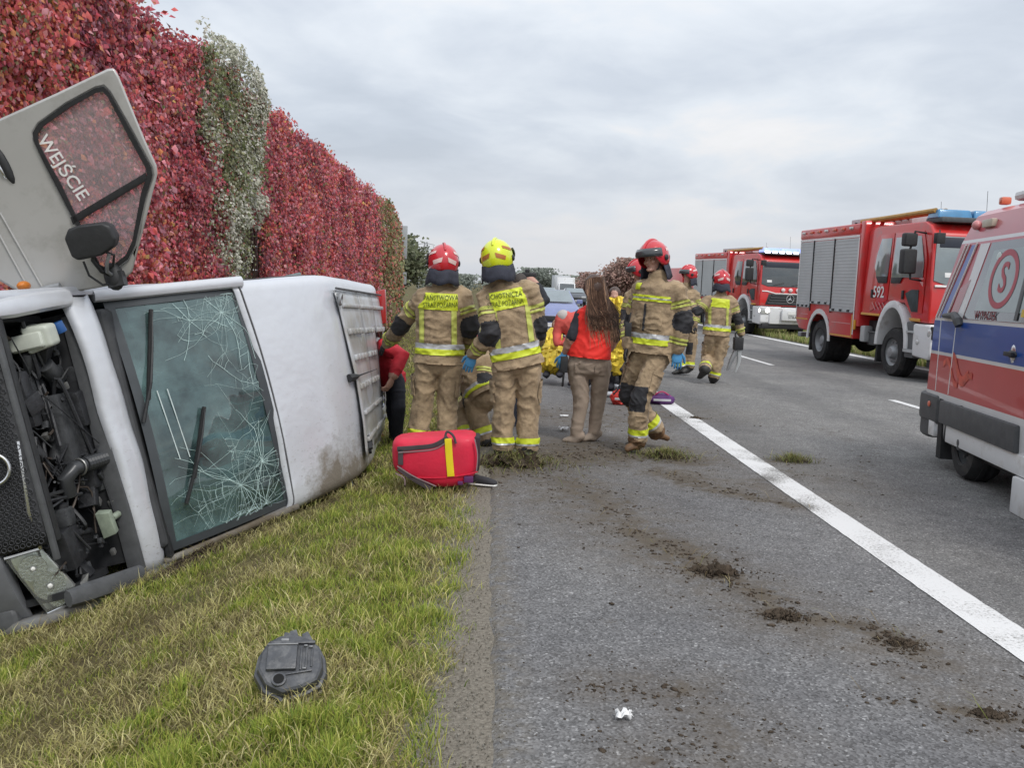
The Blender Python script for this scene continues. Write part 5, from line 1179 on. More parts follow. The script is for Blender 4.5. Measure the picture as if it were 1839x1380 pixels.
        front([(-1.15, 1.86), (-1.15, 1.90), (1.15, 1.90), (1.15, 1.86)], 'white_line', REFLW, t, .03)
        text_mesh('fleet_number', '592', REFLW, .34, M @ mframe((-.72, -W-.004+.03-.018, 1.72), (1, 0, 0), (0, 0, 1)), t, .003, bold=.004)
        mb = MB()
        for k in range(4): mb.add([(-1.0+k*.16, -W+.006, 1.5), (-.98+k*.16, -W+.006, 1.52), (-.80+k*.16, -W+.006, 1.36), (-.82+k*.16, -W+.006, 1.34)], [(0, 1, 2, 3)])
        mb.build('scratch_stripes', MATS['pink_line'], t, merge=False)
    mb = MB(); mb.box2((1.35, -.9, .48), (1.66, .9, 1.12)); mb.build('bumper', WHITEP if far else GREYP, t, bevel=.05, seg=3)
    mb = MB(); mb.box2((1.3, -1.15, .30), (1.6, 1.15, .50)); mb.build('front_apron', BLK, t, bevel=.04)
    # light bar on the cab roof
    mb = MB(); mb.box((.95, 0, 3.16), (.62, 2.1, .10)); mb.build('beacon_base', GREYP, t, bevel=.03)
    for y in (-.72, 0, .72):
        mb = MB(); mb.box((.92, y, 3.28), (.46, .70, .17), taper=(.75, .92)); mb.build('beacon', BLUEL if not far else mat('lit_beacon', (.12, .18, .5), .25, emit=(.35, .45, 1.0), estr=.9), t, bevel=.035, seg=3)
    if far:
        for y in np.linspace(-.95, .5, 6): mb = MB(); mb.box((1.24, y, 3.20), (.10, .2, .09)); mb.build('roof_lamp', mat('lit_white', (.8, .85, .95), .3, emit=(.85, .9, 1.0), estr=2.2), t, bevel=.02)
    mb = MB(); mb.cyl((-.2, .7, 3.1), (-.25, .7, 3.9), .005, 5); mb.cyl((.2, -.5, 3.1), (.15, -.5, 3.6), .004, 5); mb.build('radio_aerials', BLK, t)
    # wheels
    for s in (-1, 1):
        wheel(t, (0, s*1.20, .50), .50, .34, s); wheel(t, (-3.73, s*1.20, .50), .50, .62, s, True)
        side_prism([(-4.33, .22), (-4.30, .95), (-4.26, .95), (-4.27, .22)], s*.62, s*1.22).build('mud_flap', RUB, t)
    mb = MB(); mb.box2((-5.42, -1.1, .50), (-5.2, 1.1, .62)); mb.build('rear_step', STEEL, t, bevel=.02)
    mb = MB(); mb.box((-1.45, -1.1, .80), (.22, .2, .36)); mb.build('fuel_tank', ALUS, t, bevel=.04); mb = MB(); mb.box((-1.73, -W-.01, .98), (.10, .03, .22)); mb.build('amber_marker', mat('amber_plate', (.6, .3, .03), .35), t, bevel=.01)
    mb = MB(); mb.box((-1.15, -1.05, .72), (.30, .1, .30)); mb.tube([(-1.3, -1.12, .85), (-.7, -1.12, .85)], .02, 6); mb.build('battery_box', GREYP, t, bevel=.02)
    return t
fire_engine('red fire engine with grey roller shutters standing behind the ambulance', vmat(9.577, 19.438, .055, -.096))
fire_engine('red fire engine with lit headlamps and badge on the grille, behind the shuttered one', vmat(11.25, 37.4, .165, -.115), True)

# third engine, mostly hidden behind the others
def far_engine():
    M = vmat(14.3, 62, .10, -.12); t = empty('fire_engine', M=M); tag(t, 'distant red fire engine with blue beacons seen between the walking firefighters', 'fire engine', 'fire engines standing on the carriageway')
    side_prism([(-6, .8), (-6, 3.1), (-1.5, 3.1), (-1.5, .8)], -1.25, 1.25).build('superstructure', FRED, t, bevel=.03)
    side_prism([(-1.45, .9), (-1.45, 3.0), (1.1, 3.05), (1.4, 2.8), (1.55, 1.8), (1.55, .6), (-1.0, .6)], -1.2, 1.2).build('cab', FRED, t, bevel=.06)
    mb = MB(); mb.box2((1.42, -1.05, 1.85), (1.56, 1.05, 2.75)); mb.build('windscreen', DGLASS, t, bevel=.03)
    mb = MB(); mb.box2((.3, -1.0, 3.05), (.9, 1.0, 3.30)); mb.build('beacon', BLUEL, t, bevel=.04)
    for x in (0, -3.8):
        for s in (-1, 1): mb = MB(); mb.cyl((x, s*.9, .5), (x, s*1.22, .5), .5, 20); mb.build('wheel', TYRE, t, bevel=.03)
    mb = MB(); mb.box2((1.4, -1.2, .5), (1.7, 1.2, 1.1)); mb.build('bumper', WHITEP, t, bevel=.05)
far_engine()

# ------------------------------------------------------------------ ambulance
def ambulance():
    M = vmat(5.29, 9.017, -.143, -.055); t = empty('ambulance', M=M); tag(t, 'red and blue ambulance van at the right edge with a circled S on its window', 'ambulance')
    def liv(nm, stops):
        """livery foil: colour bands by height"""
        m = bpy.data.materials.new(nm); m.use_nodes = True; N = m.node_tree.nodes; L = m.node_tree.links; b = N['Principled BSDF']; tc = N.new('ShaderNodeTexCoord'); sp = N.new('ShaderNodeSeparateXYZ'); L.new(tc.outputs['Object'], sp.inputs[0])
        mr = N.new('ShaderNodeMapRange'); L.new(sp.outputs[2], mr.inputs[0]); mr.inputs[1].default_value = 0; mr.inputs[2].default_value = 2.6
        r = N.new('ShaderNodeValToRGB'); r.color_ramp.interpolation = 'CONSTANT'; L.new(mr.outputs[0], r.inputs[0]); e = r.color_ramp.elements
        e[0].position = 0; e[0].color = (*stops[0][1], 1); e[1].position = stops[1][0]/2.6; e[1].color = (*stops[1][1], 1)
        for z, c in stops[2:]: k = e.new(z/2.6); k.color = (*c, 1)
        n = N.new('ShaderNodeTexNoise'); n.inputs['Scale'].default_value = 3; n.inputs['Detail'].default_value = 6; L.new(tc.outputs['Object'], n.inputs[0])
        mx = N.new('ShaderNodeMixRGB'); mx.blend_type = 'MULTIPLY'; mx.inputs[0].default_value = .22; L.new(r.outputs[0], mx.inputs[1]); L.new(n.outputs['Fac'], mx.inputs[2]); L.new(mx.outputs[0], b.inputs['Base Color'])
        b.inputs['Roughness'].default_value = .3; b.inputs['Coat Weight'].default_value = .5; return m
    RED, BLU, WHI = (.54, .05, .05), (.022, .085, .36), (.72, .72, .73)
    LV = liv('ambulance_livery', [(0, WHI), (.30, WHI), (.68, WHI), (.705, RED), (1.065, WHI), (1.09, BLU), (1.385, WHI), (1.415, (.5, .06, .09)), (2.11, WHI), (2.14, (.52, .10, .13)), (2.43, (.6, .3, .3))])
    # shell by lofted cross-sections along x (0 = rear), front at ~4.6
    def halfw(z): return float(np.interp(z, [.3, .7, 1.4, 2.14, 2.42], [.93, .95, .945, .845, .75]))
    def ring(x, zt):
        zs = [.30, .5, .7, .9, 1.07, 1.2, 1.39, 1.6, 1.85, 2.05, 2.14, 2.28, 2.38]; zs = [.3+(z-.3)*(zt-.3)/(2.38-.3) for z in zs]; L_ = [(halfw(z), z) for z in zs]
        L_ += [(L_[-1][0]-.07, zt+.05), (L_[-1][0]-.2, zt+.085), (.25, zt+.10), (0, zt+.105)]
        return [(x, a, b) for a, b in L_]+[(x, -a, b) for a, b in L_[-2::-1]]
    rows = []
    for x, sh in ((0, 0), (.02, 0), (.5, 0), (1, 0), (1.8, 0), (2.6, 0), (3.2, 0)):
        r = ring(x, 2.36); lean = lambda z: float(np.interp(z, [.3, .7, 1.4, 2.14, 2.5], [-.05, -.04, .0, .30, .48])); k = max(0, 1-x/1.2)
        rows.append([(p[0]+lean(p[2])*k, p[1], p[2]) for p in r])
    mb = MB(); mb.loft(rows, False, False); mb.build('body', LV, t, smooth=35)
    n = len(rows[0]); mb = MB(); mb.add(rows[0], [tuple(range(n))]); mb.build('tailgate', LV, t)
    # nose
    nose = [(3.2, .3), (3.2, 2.44), (3.5, 2.36), (4.3, 1.45), (4.95, 1.15), (5.0, .35)]
    side_prism(nose, -.92, .92).build('cab', LV, t, bevel=.08, seg=3)
    # side window band
    def sp(x, z, off=.004): return (x, -(halfw(z)+off), z)
    lean = lambda x, z: x
    S = lambda pol, off=.004: [sp(x, z, off) for x, z in pol]
    wd = MB(); wd.add(S([(.78, 1.425), (2.9, 1.425), (2.9, 1.78), (.94, 1.78)])+S([(2.9, 2.09), (1.06, 2.09)]), [(0, 1, 2, 3), (3, 2, 4, 5)]); win = wd.build('side_window', mat('privacy_glass', (.055, .062, .07), .06, var=.2, spec=.9, coat=1.0), t, merge=False)
    mb = MB(); mb.add(S([(1.02, 1.50), (2.6, 1.50), (2.6, 2.02), (1.16, 2.02)], .007), [(0, 1, 2, 3)]); pn = mb.build('film_pane', mat('frosted_film', (.19, .24, .24), .15, var=.2, nscale=3, coat=.8), win)
    mb = MB(); mb.add(S([(1.90, 1.44), (1.96, 1.44), (1.98, 2.06), (1.92, 2.06)], .012), [(0, 1, 2, 3)]); mb.build('window_bar', mat('bar_dark', (.03, .04, .045), .3), win)
    mb = MB()
    th = np.linspace(0, 2*math.pi, 41); o_ = [(1.50+.285*math.cos(a), 1.77+.245*math.sin(a)) for a in th]; i_ = [(1.50+.225*math.cos(a), 1.77+.195*math.sin(a)) for a in th]
    for q in range(40): mb.add(S([o_[q], o_[q+1], i_[q+1], i_[q]], .010), [(0, 1, 2, 3)])
    DECR = mat('decal_red', (.38, .045, .07), .4, var=.1); mb.build('emblem_ring', DECR, win, merge=False)
    c = np.array(sp(1.50, 1.77, .010)); text_mesh('emblem_letter', 'S', DECR, .36, M @ mframe(c, (1, 0, 0), np.array(sp(1.5, 2.0))-np.array(sp(1.5, 1.5))), t, .001, bold=.004)
    mb = MB(); mb.ell(np.array(sp(1.30, 1.95, .006)), (.06, .004, .05), 14, 6); mb.build('decal_spot', mat('pale_decal', (.6, .7, .68), .4), win)
    text_mesh('window_lettering', 'WYPADEK', mat('decal_dark_red', (.2, .02, .035), .4), .105, M @ mframe(np.array(sp(1.30, 1.462, .010)), (1, 0, 0), (0, 0, 1)), t, .001)
    mb = MB(); mb.add(S([(2.02, 1.47), (2.2, 1.47), (2.2, 1.53), (2.02, 1.53)], .012), [(0, 1, 2, 3)]); mb.build('yellow_sticker', mat('sticker_yellow', (.6, .42, .06), .5), win)
    # rear corner foils
    mb = MB(); mb.add([(.60, -(halfw(1.42)+.004), 1.42), (.76, -(halfw(1.42)+.004), 1.42), (1.02, -(halfw(2.09)+.004), 2.09), (.80, -(halfw(2.09)+.004), 2.09)], [(0, 1, 2, 3)]); mb.build('white_pillar_foil', WHITEP, t)
    mb = MB(); mb.add([(.16, -(halfw(1.42)+.004), 1.42), (.34, -(halfw(1.42)+.004), 1.42), (.70, -(halfw(2.09)+.004), 2.09), (.58, -(halfw(2.09)+.004), 2.09)], [(0, 1, 2, 3)]); mb.build('blue_pillar_foil', mat('foil_blue', BLU, .3, coat=.4), t)
    for a, b in (((.14, 1.42), (.52, 2.1)), ((.34, 1.42), (.72, 2.1)), ((.06, 1.42), (.44, 2.1))):
        mb = MB(); A, B = np.array(sp(*a, .008)), np.array(sp(*b, .008)); mb.tube([A, (A+B)/2, B], .009, 5); mb.build('white_piping', REFLW, t)
    mb = MB(); mb.add(S([(.42, 1.43), (.60, 1.43), (.76, 1.78), (.54, 1.70)], .006), [(0, 1, 2, 3)]); mb.build('tail_lamp', mat('dark_red_lens', (.28, .015, .03), .2, coat=.7), t)
    # flowing graffiti-like flame mark on the red band
    mb = MB()
    for q, (x0, z0) in enumerate(((.38, .98), (.62, 1.02), (.72, .96))):
        pts = [np.array(sp(x0+.42*s_, z0-.10*s_+.07*math.sin(s_*5.5+q*1.3), .004)) for s_ in np.linspace(0, 1, 12)]
        for a, b in zip(pts[:-1], pts[1:]): mb.add([a-(0, 0, .03), b-(0, 0, .03), b+(0, 0, .03), a+(0, 0, .03)], [(0, 1, 2, 3)])
    mb.build('orange_flourish', mat('foil_orange', (.52, .075, .05), .35, var=.35, nscale=14), t, merge=False)
    # seams of the sliding door
    for pts in ([(.58, .72), (.62, 1.38)], [(.22, .72), (.20, 1.40)], [(2.24, .35), (2.26, 2.1)]): mb = MB(); mb.tube([np.array(sp(x, z, .001)) for x, z in pts], .006, 5); mb.build('door_seam', REFLW, t)
    mb = MB(); pts = [np.array(sp(.30, 1.44, .02)), np.array(sp(.62, 1.45, .03)), np.array(sp(.74, 1.40, .03)), np.array(sp(.76, 1.36, .02))]; mb.tube(pts, [.02, .035, .045, .04], 8); mb.build('sliding_rail_cap', GREYP, t)
    mb = MB(); mb.ell(np.array(sp(1.94, 1.18, .0)), (.085, .035, .03), 14, 8); mb.box(np.array(sp(1.94, 1.18, .03)), (.15, .03, .035)); hd = mb.build('door_handle', BLK, t, bevel=.006)
    mb = MB(); mb.ell(np.array(sp(1.94, 1.18, -.01)), (.06, .02, .085), 14, 8); mb.build('handle_bowl', CHROME, hd)
    # grey rubbing strip, white sill, rear bumper
    mb = MB(); mb.box2((.46, -.985, .44), (2.20, -.93, .655)); mb.build('rubbing_strip', GREYP, t, bevel=.02)
    mb = MB(); mb.box2((.60, -.955, .28), (3.2, -.90, .44)); mb.build('sill', WHITEP, t, bevel=.015)
    mb = MB(); mb.box2((-.20, -.97, .40), (.36, -.55, .69)); mb.box2((-.20, -.95, .24), (.10, .95, .62)); mb.build('rear_bumper', GREYP, t, bevel=.06, seg=3)
    mb = MB(); mb.ell((.14, -.975, .58), (.035, .012, .03), 12, 6); mb.build('side_reflector', mat('orange_reflector', (.6, .14, .08), .3), t)
    mb = MB(); mb.box2((.13, -.965, .28), (.30, -.90, .44)); mb.build('corner_panel', WHITEP, t, bevel=.02)
    side_prism([(.38, .10), (.36, .66), (.46, .66), (.50, .10)], -.95, -.70).build('mud_flap', RUB, t)
    for x in (.95, 3.95):
        for s in (-1, 1): wheel(t, (x, s*.90, .325), .325, .24, s, False, mat('steel_wheel', (.10, .105, .11), .5, .4, var=.2))
    mb = MB(); mb.box2((.3, -.85, .22), (4.6, .85, .32)); mb.build('underbody', DARKM, t)
    mb = MB(); th = np.linspace(0, math.pi, 13)
    mb.prism([(.95+.40*math.cos(a), -.952, .30+.36*math.sin(a)) for a in th], (0, 1, 0), .25); mb.build('wheel_well', DARKM, t)
    # roof equipment
    mb = MB(); mb.box((.62, -.62, 2.49), (.08, .09, .07)); mb.build('rear_beacon', mat('orange_beacon', (.65, .16, .08), .3, coat=.5), t, bevel=.02)
    mb = MB(); mb.box(np.array(sp(.86, 2.27, .02)), (.24, .05, .07)); mb.build('side_flood_lamp', mat('flood_lamp', (.5, .45, .36), .35), t, bevel=.012)
    mb = MB(); mb.ell(np.array(sp(.58, 2.27, .03)), (.05, .04, .045), 12, 8); mb.build('rear_lamp', mat('lamp_red_white', (.6, .25, .25), .3), t)
    mb = MB(); mb.box2((.9, -.66, 2.46), (3.1, .66, 2.54)); mb.build('roof_fairing', mat('roof_white', (.62, .64, .65), .4), t, bevel=.04)
    mb = MB(); mb.box2((2.24, -.99, .0), (2.60, -.94, .28)); mb.build('side_step', WHITEP, t, bevel=.02)
ambulance()
print('vehicles built', round(time.time()-T0, 1))

# ------------------------------------------------------------------ people
TURN = mat('turnout_cloth', (.365, .268, .165), .9, var=.28, nscale=7, bump=.55, bscale=48, sheen=.1, dirt=(.16, .115, .07), dirt_amt=.35, dscale=5)
KNEE = mat('black_patch', (.028, .028, .032), .75, var=.2, bump=.2, bscale=90)
FLUO = mat('fluorescent_yellow', (.60, .68, .035), .5, var=.08, nscale=12)
FLUOP = mat('fluorescent_pale', (.50, .53, .12), .5, var=.1, nscale=12)
SILV = mat('reflective_silver', (.50, .51, .52), .35, .2, var=.08)
BOOT = mat('boot_leather', (.022, .021, .02), .55, var=.3, nscale=20)
BOOTB = mat('boot_brown', (.17, .095, .045), .7, var=.3, nscale=20, dirt=(.07, .05, .035), dirt_amt=.5)
SKIN = mat('skin', (.50, .29, .22), .55, var=.08, nscale=15)
NAVY = mat('neck_curtain', (.035, .038, .055), .85, var=.25, nscale=14, bump=.3, bscale=70)
HRED = mat('helmet_red', (.55, .018, .03), .22, var=.06, coat=.8)
HYEL = mat('helmet_yellow', (.66, .74, .02), .25, var=.05, coat=.7)
NITR = mat('nitrile_blue', (.09, .33, .62), .5, var=.12, nscale=25, bump=.2, bscale=60)
DGLOVE = mat('dark_glove', (.03, .03, .033), .7, var=.2)
def remesh(mb, voxel, it=4, fold=0.0, seed=0.0, fz=16.0, fx=6.0):
    V = np.concatenate(mb.v); me = bpy.data.meshes.new('tmp'); me.from_pydata(V.tolist(), [], mb.f)
    o = bpy.data.objects.new('tmp', me); COL.objects.link(o)
    m = o.modifiers.new('r', 'REMESH'); m.mode = 'VOXEL'; m.voxel_size = voxel
    s = o.modifiers.new('s', 'SMOOTH'); s.iterations = it; s.factor = .5
    dg = bpy.context.evaluated_depsgraph_get(); e = bpy.data.meshes.new_from_object(o.evaluated_get(dg))
    bpy.data.objects.remove(o); bpy.data.meshes.remove(me)
    n = len(e.vertices); v = np.empty(n*3, np.float32); e.vertices.foreach_get('co', v); v = v.reshape(-1, 3).astype(float)
    nn = np.empty(n*3, np.float32); e.vertices.foreach_get('normal', nn); nn = nn.reshape(-1, 3).astype(float)
    k = len(e.polygons); ls = np.empty(len(e.loops), np.int32); e.loops.foreach_get('vertex_index', ls); F = ls.reshape(k, 4) if len(ls) == 4*k else None
    if F is None:
        F = np.array([(list(p.vertices)+[p.vertices[-1]])[:4] for p in e.polygons])
    bpy.data.meshes.remove(e)
    if fold:
        d = []
        for a, b, c in v:
            w = 1.6*mnoise.noise(Vector((a*4.5+seed, b*4.5, c*3.2))); w2 = mnoise.noise(Vector((a*7, b*7+seed, c*6)))
            r1 = 1-2*abs(mnoise.noise(Vector((a*fx+seed+w*.5, b*fx, c*fz+w)))); r2 = 1-2*abs(mnoise.noise(Vector((a*fx*2.1+c*9, b*fx*2.1+seed, c*fz*1.5-a*8+w2))))
            d.append(.85*r1*r1-.45+.4*r2*r2+.5*w2)
        d = np.array(d)
        v = v+nn*(fold*d)[:, None]
    return v, F, nn
def ring_tube(mb, pts, ra, rb, lat, n=14, cap=True):
    """elliptic tube; ra along lat, rb across; rounded ends"""
    P = [np.asarray(p, float) for p in pts]; rings = []; k = len(P); th = np.arange(n)*2*np.pi/n
    def rg_(c, t, a, b):
        u = np.asarray(lat, float); u = norm(u-t*(u@t)); w = np.cross(t, u); return c+np.cos(th)[:, None]*u*a+np.sin(th)[:, None]*w*b
    for i in range(k):
        t = norm(P[min(i+1, k-1)]-P[max(i-1, 0)])
        if i == 0 and cap:
            m = min(ra[0], rb[0]); rings += [rg_(P[0]-t*m*.85, t, ra[0]*.35, rb[0]*.35), rg_(P[0]-t*m*.55, t, ra[0]*.78, rb[0]*.78)]
        rings.append(rg_(P[i], t, ra[i], rb[i]))
        if i == k-1 and cap:
            m = min(ra[-1], rb[-1]); rings += [rg_(P[-1]+t*m*.55, t, ra[-1]*.78, rb[-1]*.78), rg_(P[-1]+t*m*.85, t, ra[-1]*.35, rb[-1]*.35)]
    mb.loft(rings)
def hand_mesh(wrist, d, pn, side, size=1.0, curl=.35, spread=.10):
    """palm plus five unequal, bent fingers; d along the hand, pn palm normal, side +1/-1 where the thumb leaves"""
    d = norm(d); pn = np.asarray(pn, float); pn = norm(pn-d*(pn@d)); lt = np.cross(d, pn)*side; s = size; mb = MB()
    w = np.asarray(wrist, float)
    ring_tube(mb, [w-d*.02*s, w+d*.02*s, w+d*.055*s, w+d*.09*s], [.028*s, .034*s, .043*s, .040*s], [.020*s, .019*s, .017*s, .014*s], lt, 12)
    for k, (off, L, a) in enumerate(((.030, .070, .18), (.010, .078, .05), (-.010, .072, -.06), (-.029, .057, -.18))):
        b = w+d*.088*s+lt*off*s; di = norm(d+lt*a*spread*10*.5); p = [b-d*.012*s]; c = 0
        for q, f in enumerate((.45, .32, .25)):
            c += curl*(.6+.5*q); dd = di*math.cos(c)+pn*math.sin(c); p.append(p[-1]+dd*L*f*s)
        mb.tube(p, [.0095*s, .0092*s, .0085*s, .006*s], 8)
    b = w+d*.03*s+lt*.034*s; t1 = norm(d*.72+lt*.62+pn*.25); t2 = norm(d*.9+lt*.25+pn*.4); mb.tube([b-t1*.015*s, b+t1*.035*s, b+t1*.035*s+t2*.03*s, b+t1*.035*s+t2*.05*s], [.013*s, .0125*s, .0105*s, .007*s], 8)
    return mb
def strip_mesh(V, F, N, mask, off, name, m, parent, M0, clamps=()):
    """clamps: (origin, unit axis, lo, hi): faces that touch the slab are kept and their corners pulled onto its planes"""
    for o_, ax_, lo, hi in clamps:
        d = (V-o_)@ax_; fd = d[F]; mask = mask & (fd.max(1) > lo) & (fd.min(1) < hi)
    f = F[mask]
    if len(f) < 4: return None
    u, inv = np.unique(f.ravel(), return_inverse=True); v = V[u]+N[u]*off
    for o_, ax_, lo, hi in clamps:
        d = (v-o_)@ax_; v = v+ax_*(np.clip(d, lo, hi)-d)[:, None]
    v = v-M0
    o = raw_mesh(name, v, inv.reshape(-1, 4), m, parent, smooth=True); return o
class Fig:
    def __init__(s, name, label, D, J, cat='person', group=None, k=1.0):
        s.J = {q: atY(p[0], p[1], D+(p[2] if len(p) > 2 else 0)) for q, p in J.items()}; s.D = D
        an = [s.J[q] for q in ('anL', 'anR') if q in s.J]; b = np.mean(an, 0) if an else s.J['pelvis'].copy()
        b[2] = float(zg(b[0])) if b[0] < 0 else -.01*b[0]; s.M0 = b; s.e = empty(name, b); tag(s.e, label, cat, group); s.k = k
        s.lat = norm(s.J['shR']-s.J['shL'])
    def legs(s, mb, r=(.112, .098, .094, .098), foot=True, knee_fwd=None):
        for q in 'LR':
            if 'hip'+q not in s.J: continue
            h, kn, a = s.J['hip'+q], s.J['kn'+q], s.J['an'+q]; pts = [h, h*.5+kn*.5, kn, kn*.5+a*.5, a]
            rr = [r[0], (r[0]+r[1])/2, r[1], r[2], r[3]]; ring_tube(mb, pts, rr, [x*1.02 for x in rr], s.lat, 14)
            if foot and 'toe'+q in s.J:
                t = s.J['toe'+q]; d = norm(t-a); heel = a-d*.03+np.array([0, 0, -.045]); tip = t.copy()
                ring_tube(mb, [heel-d*.03, heel+d*.05, heel*.4+tip*.6, tip], [.048, .052, .054, .04], [.052, .055, .042, .032], np.cross(d, (0, 0, 1)), 12)
    def torso(s, mb, prof, lower='pelvis'):
        """prof: list of (t, half width, half depth)"""
        P, Nk = s.J[lower], s.J['neck']; ch = s.J.get('chest', P*.38+Nk*.62); path = spline([P, ch, Nk], 8); n = len(path)-1
        pts = []; 
        for t, a, b in prof:
            if t < 0: pts.append(path[0]+(path[0]-path[1])*(-t)*n)
            else:
                i = min(int(t*n), n-1); fr = t*n-i; pts.append(path[i]*(1-fr)+path[i+1]*fr)
        ring_tube(mb, pts, [q[1] for q in prof], [q[2] for q in prof], s.lat, 18, True)
        s.tpath = (P, Nk)
    def arms(s, mb, r=(.088, .076, .070, .060)):
        for q in 'LR':
            if 'el'+q not in s.J: continue
            h, e, w = s.J['sh'+q], s.J['el'+q], s.J['wr'+q]; inn = h*.8+s.J['neck']*.2; pts = [inn, h, h*.5+e*.5, e, e*.5+w*.5, w]; rr = [r[0]*.9, r[0], r[1]*1.04, r[1], r[2], r[3]]
            ring_tube(mb, pts, rr, rr, (0.3, .9, .3), 12)
    def bones(s):
        J = s.J; B = [('torso', J['pelvis'], J['neck'])]
        for q in 'LR':
            if 'el'+q in J: B += [('up'+q, J['sh'+q], J['el'+q]), ('fo'+q, J['el'+q], J['wr'+q])]
            if 'kn'+q in J: B += [('th'+q, J['hip'+q], J['kn'+q]), ('sh'+q, J['kn'+q], J['an'+q])]
            if 'toe'+q in J: B += [('ft'+q, J['an'+q]+np.array([0, 0, -.04]), J['toe'+q])]
        if 'head' in J: B.append(('head', J['neck']*.35+J['head']*.65, J['head']))
        return B
    def nearest(s, C, names=None, bias=None):
        B = [b for b in s.bones() if names is None or b[0] in names]; best = np.full(len(C), 9e9); idx = np.zeros(len(C), int); tt = np.zeros(len(C))
        for i, (nm, A, E) in enumerate(B):
            d = E-A; t = ((C-A)@d)/(d@d); tc = np.clip(t, 0, 1); dist = np.linalg.norm(C-(A+tc[:, None]*d), axis=1)
            dist = dist/({'torso': 1.75}.get(nm, 1.0)); m = dist < best; best[m] = dist[m]; idx[m] = i; tt[m] = t[m]
        return np.array([b[0] for b in B])[idx], tt
    def head(s, mb, f, face=False):
        """f: facing direction"""
        h = s.J['head']; f = norm(np.array([f[0], f[1], f[2] if len(f) > 2 else 0])); up = norm(h-s.J['neck']); up = norm(up*.6+np.array([0, 0, .4])); r = norm(np.cross(f, up)); up = np.cross(r, f); s.hf = (r, f, up); Rm_ = np.stack([r, f, up], 1)
        mb.ell(h+up*.015, (.075, .094, .105), 18, 12, rot=Rm_); mb.ell(h+f*.028-up*.055, (.056, .062, .066), 16, 10, rot=Rm_)
        ring_tube(mb, [s.J['neck']-up*.03, s.J['neck']+up*.04, h-up*.05], [.062, .056, .055], [.062, .056, .055], r, 12)
        if face:
            mb.tube([h+f*.085+up*.022, h+f*.102-up*.012, h+f*.112-up*.028, h+f*.085-up*.036], [.009, .013, .016, .010], 8); mb.ell(h+f*.085-up*.098, (.028, .022, .02), 10, 7, rot=Rm_)
            for q in (-1, 1): mb.ell(h+r*q*.076-f*.008-up*.005, (.012, .022, .032), 10, 7, rot=Rm_); mb.ell(h+f*.078+r*q*.032+up*.030, (.022, .012, .009), 10, 6, rot=Rm_); mb.ell(h+f*.075+r*q*.042-up*.022, (.024, .02, .02), 10, 6, rot=Rm_)
    def finish_body(s, mb, voxel, rules, mats, fold=.008, seed=0., names=None, part='body'):
        V, F, N = remesh(mb, voxel, 3, fold, seed, 7.5, 5.5); C = V[F].mean(1); nm, t = s.nearest(C, names); mi = np.zeros(len(F), int)
        rules(s, C, nm, t, mi); return V, F, N, C, nm, t, mi, raw_mesh(part, V-s.M0, F, mats, s.e, smooth=True, mi=mi)
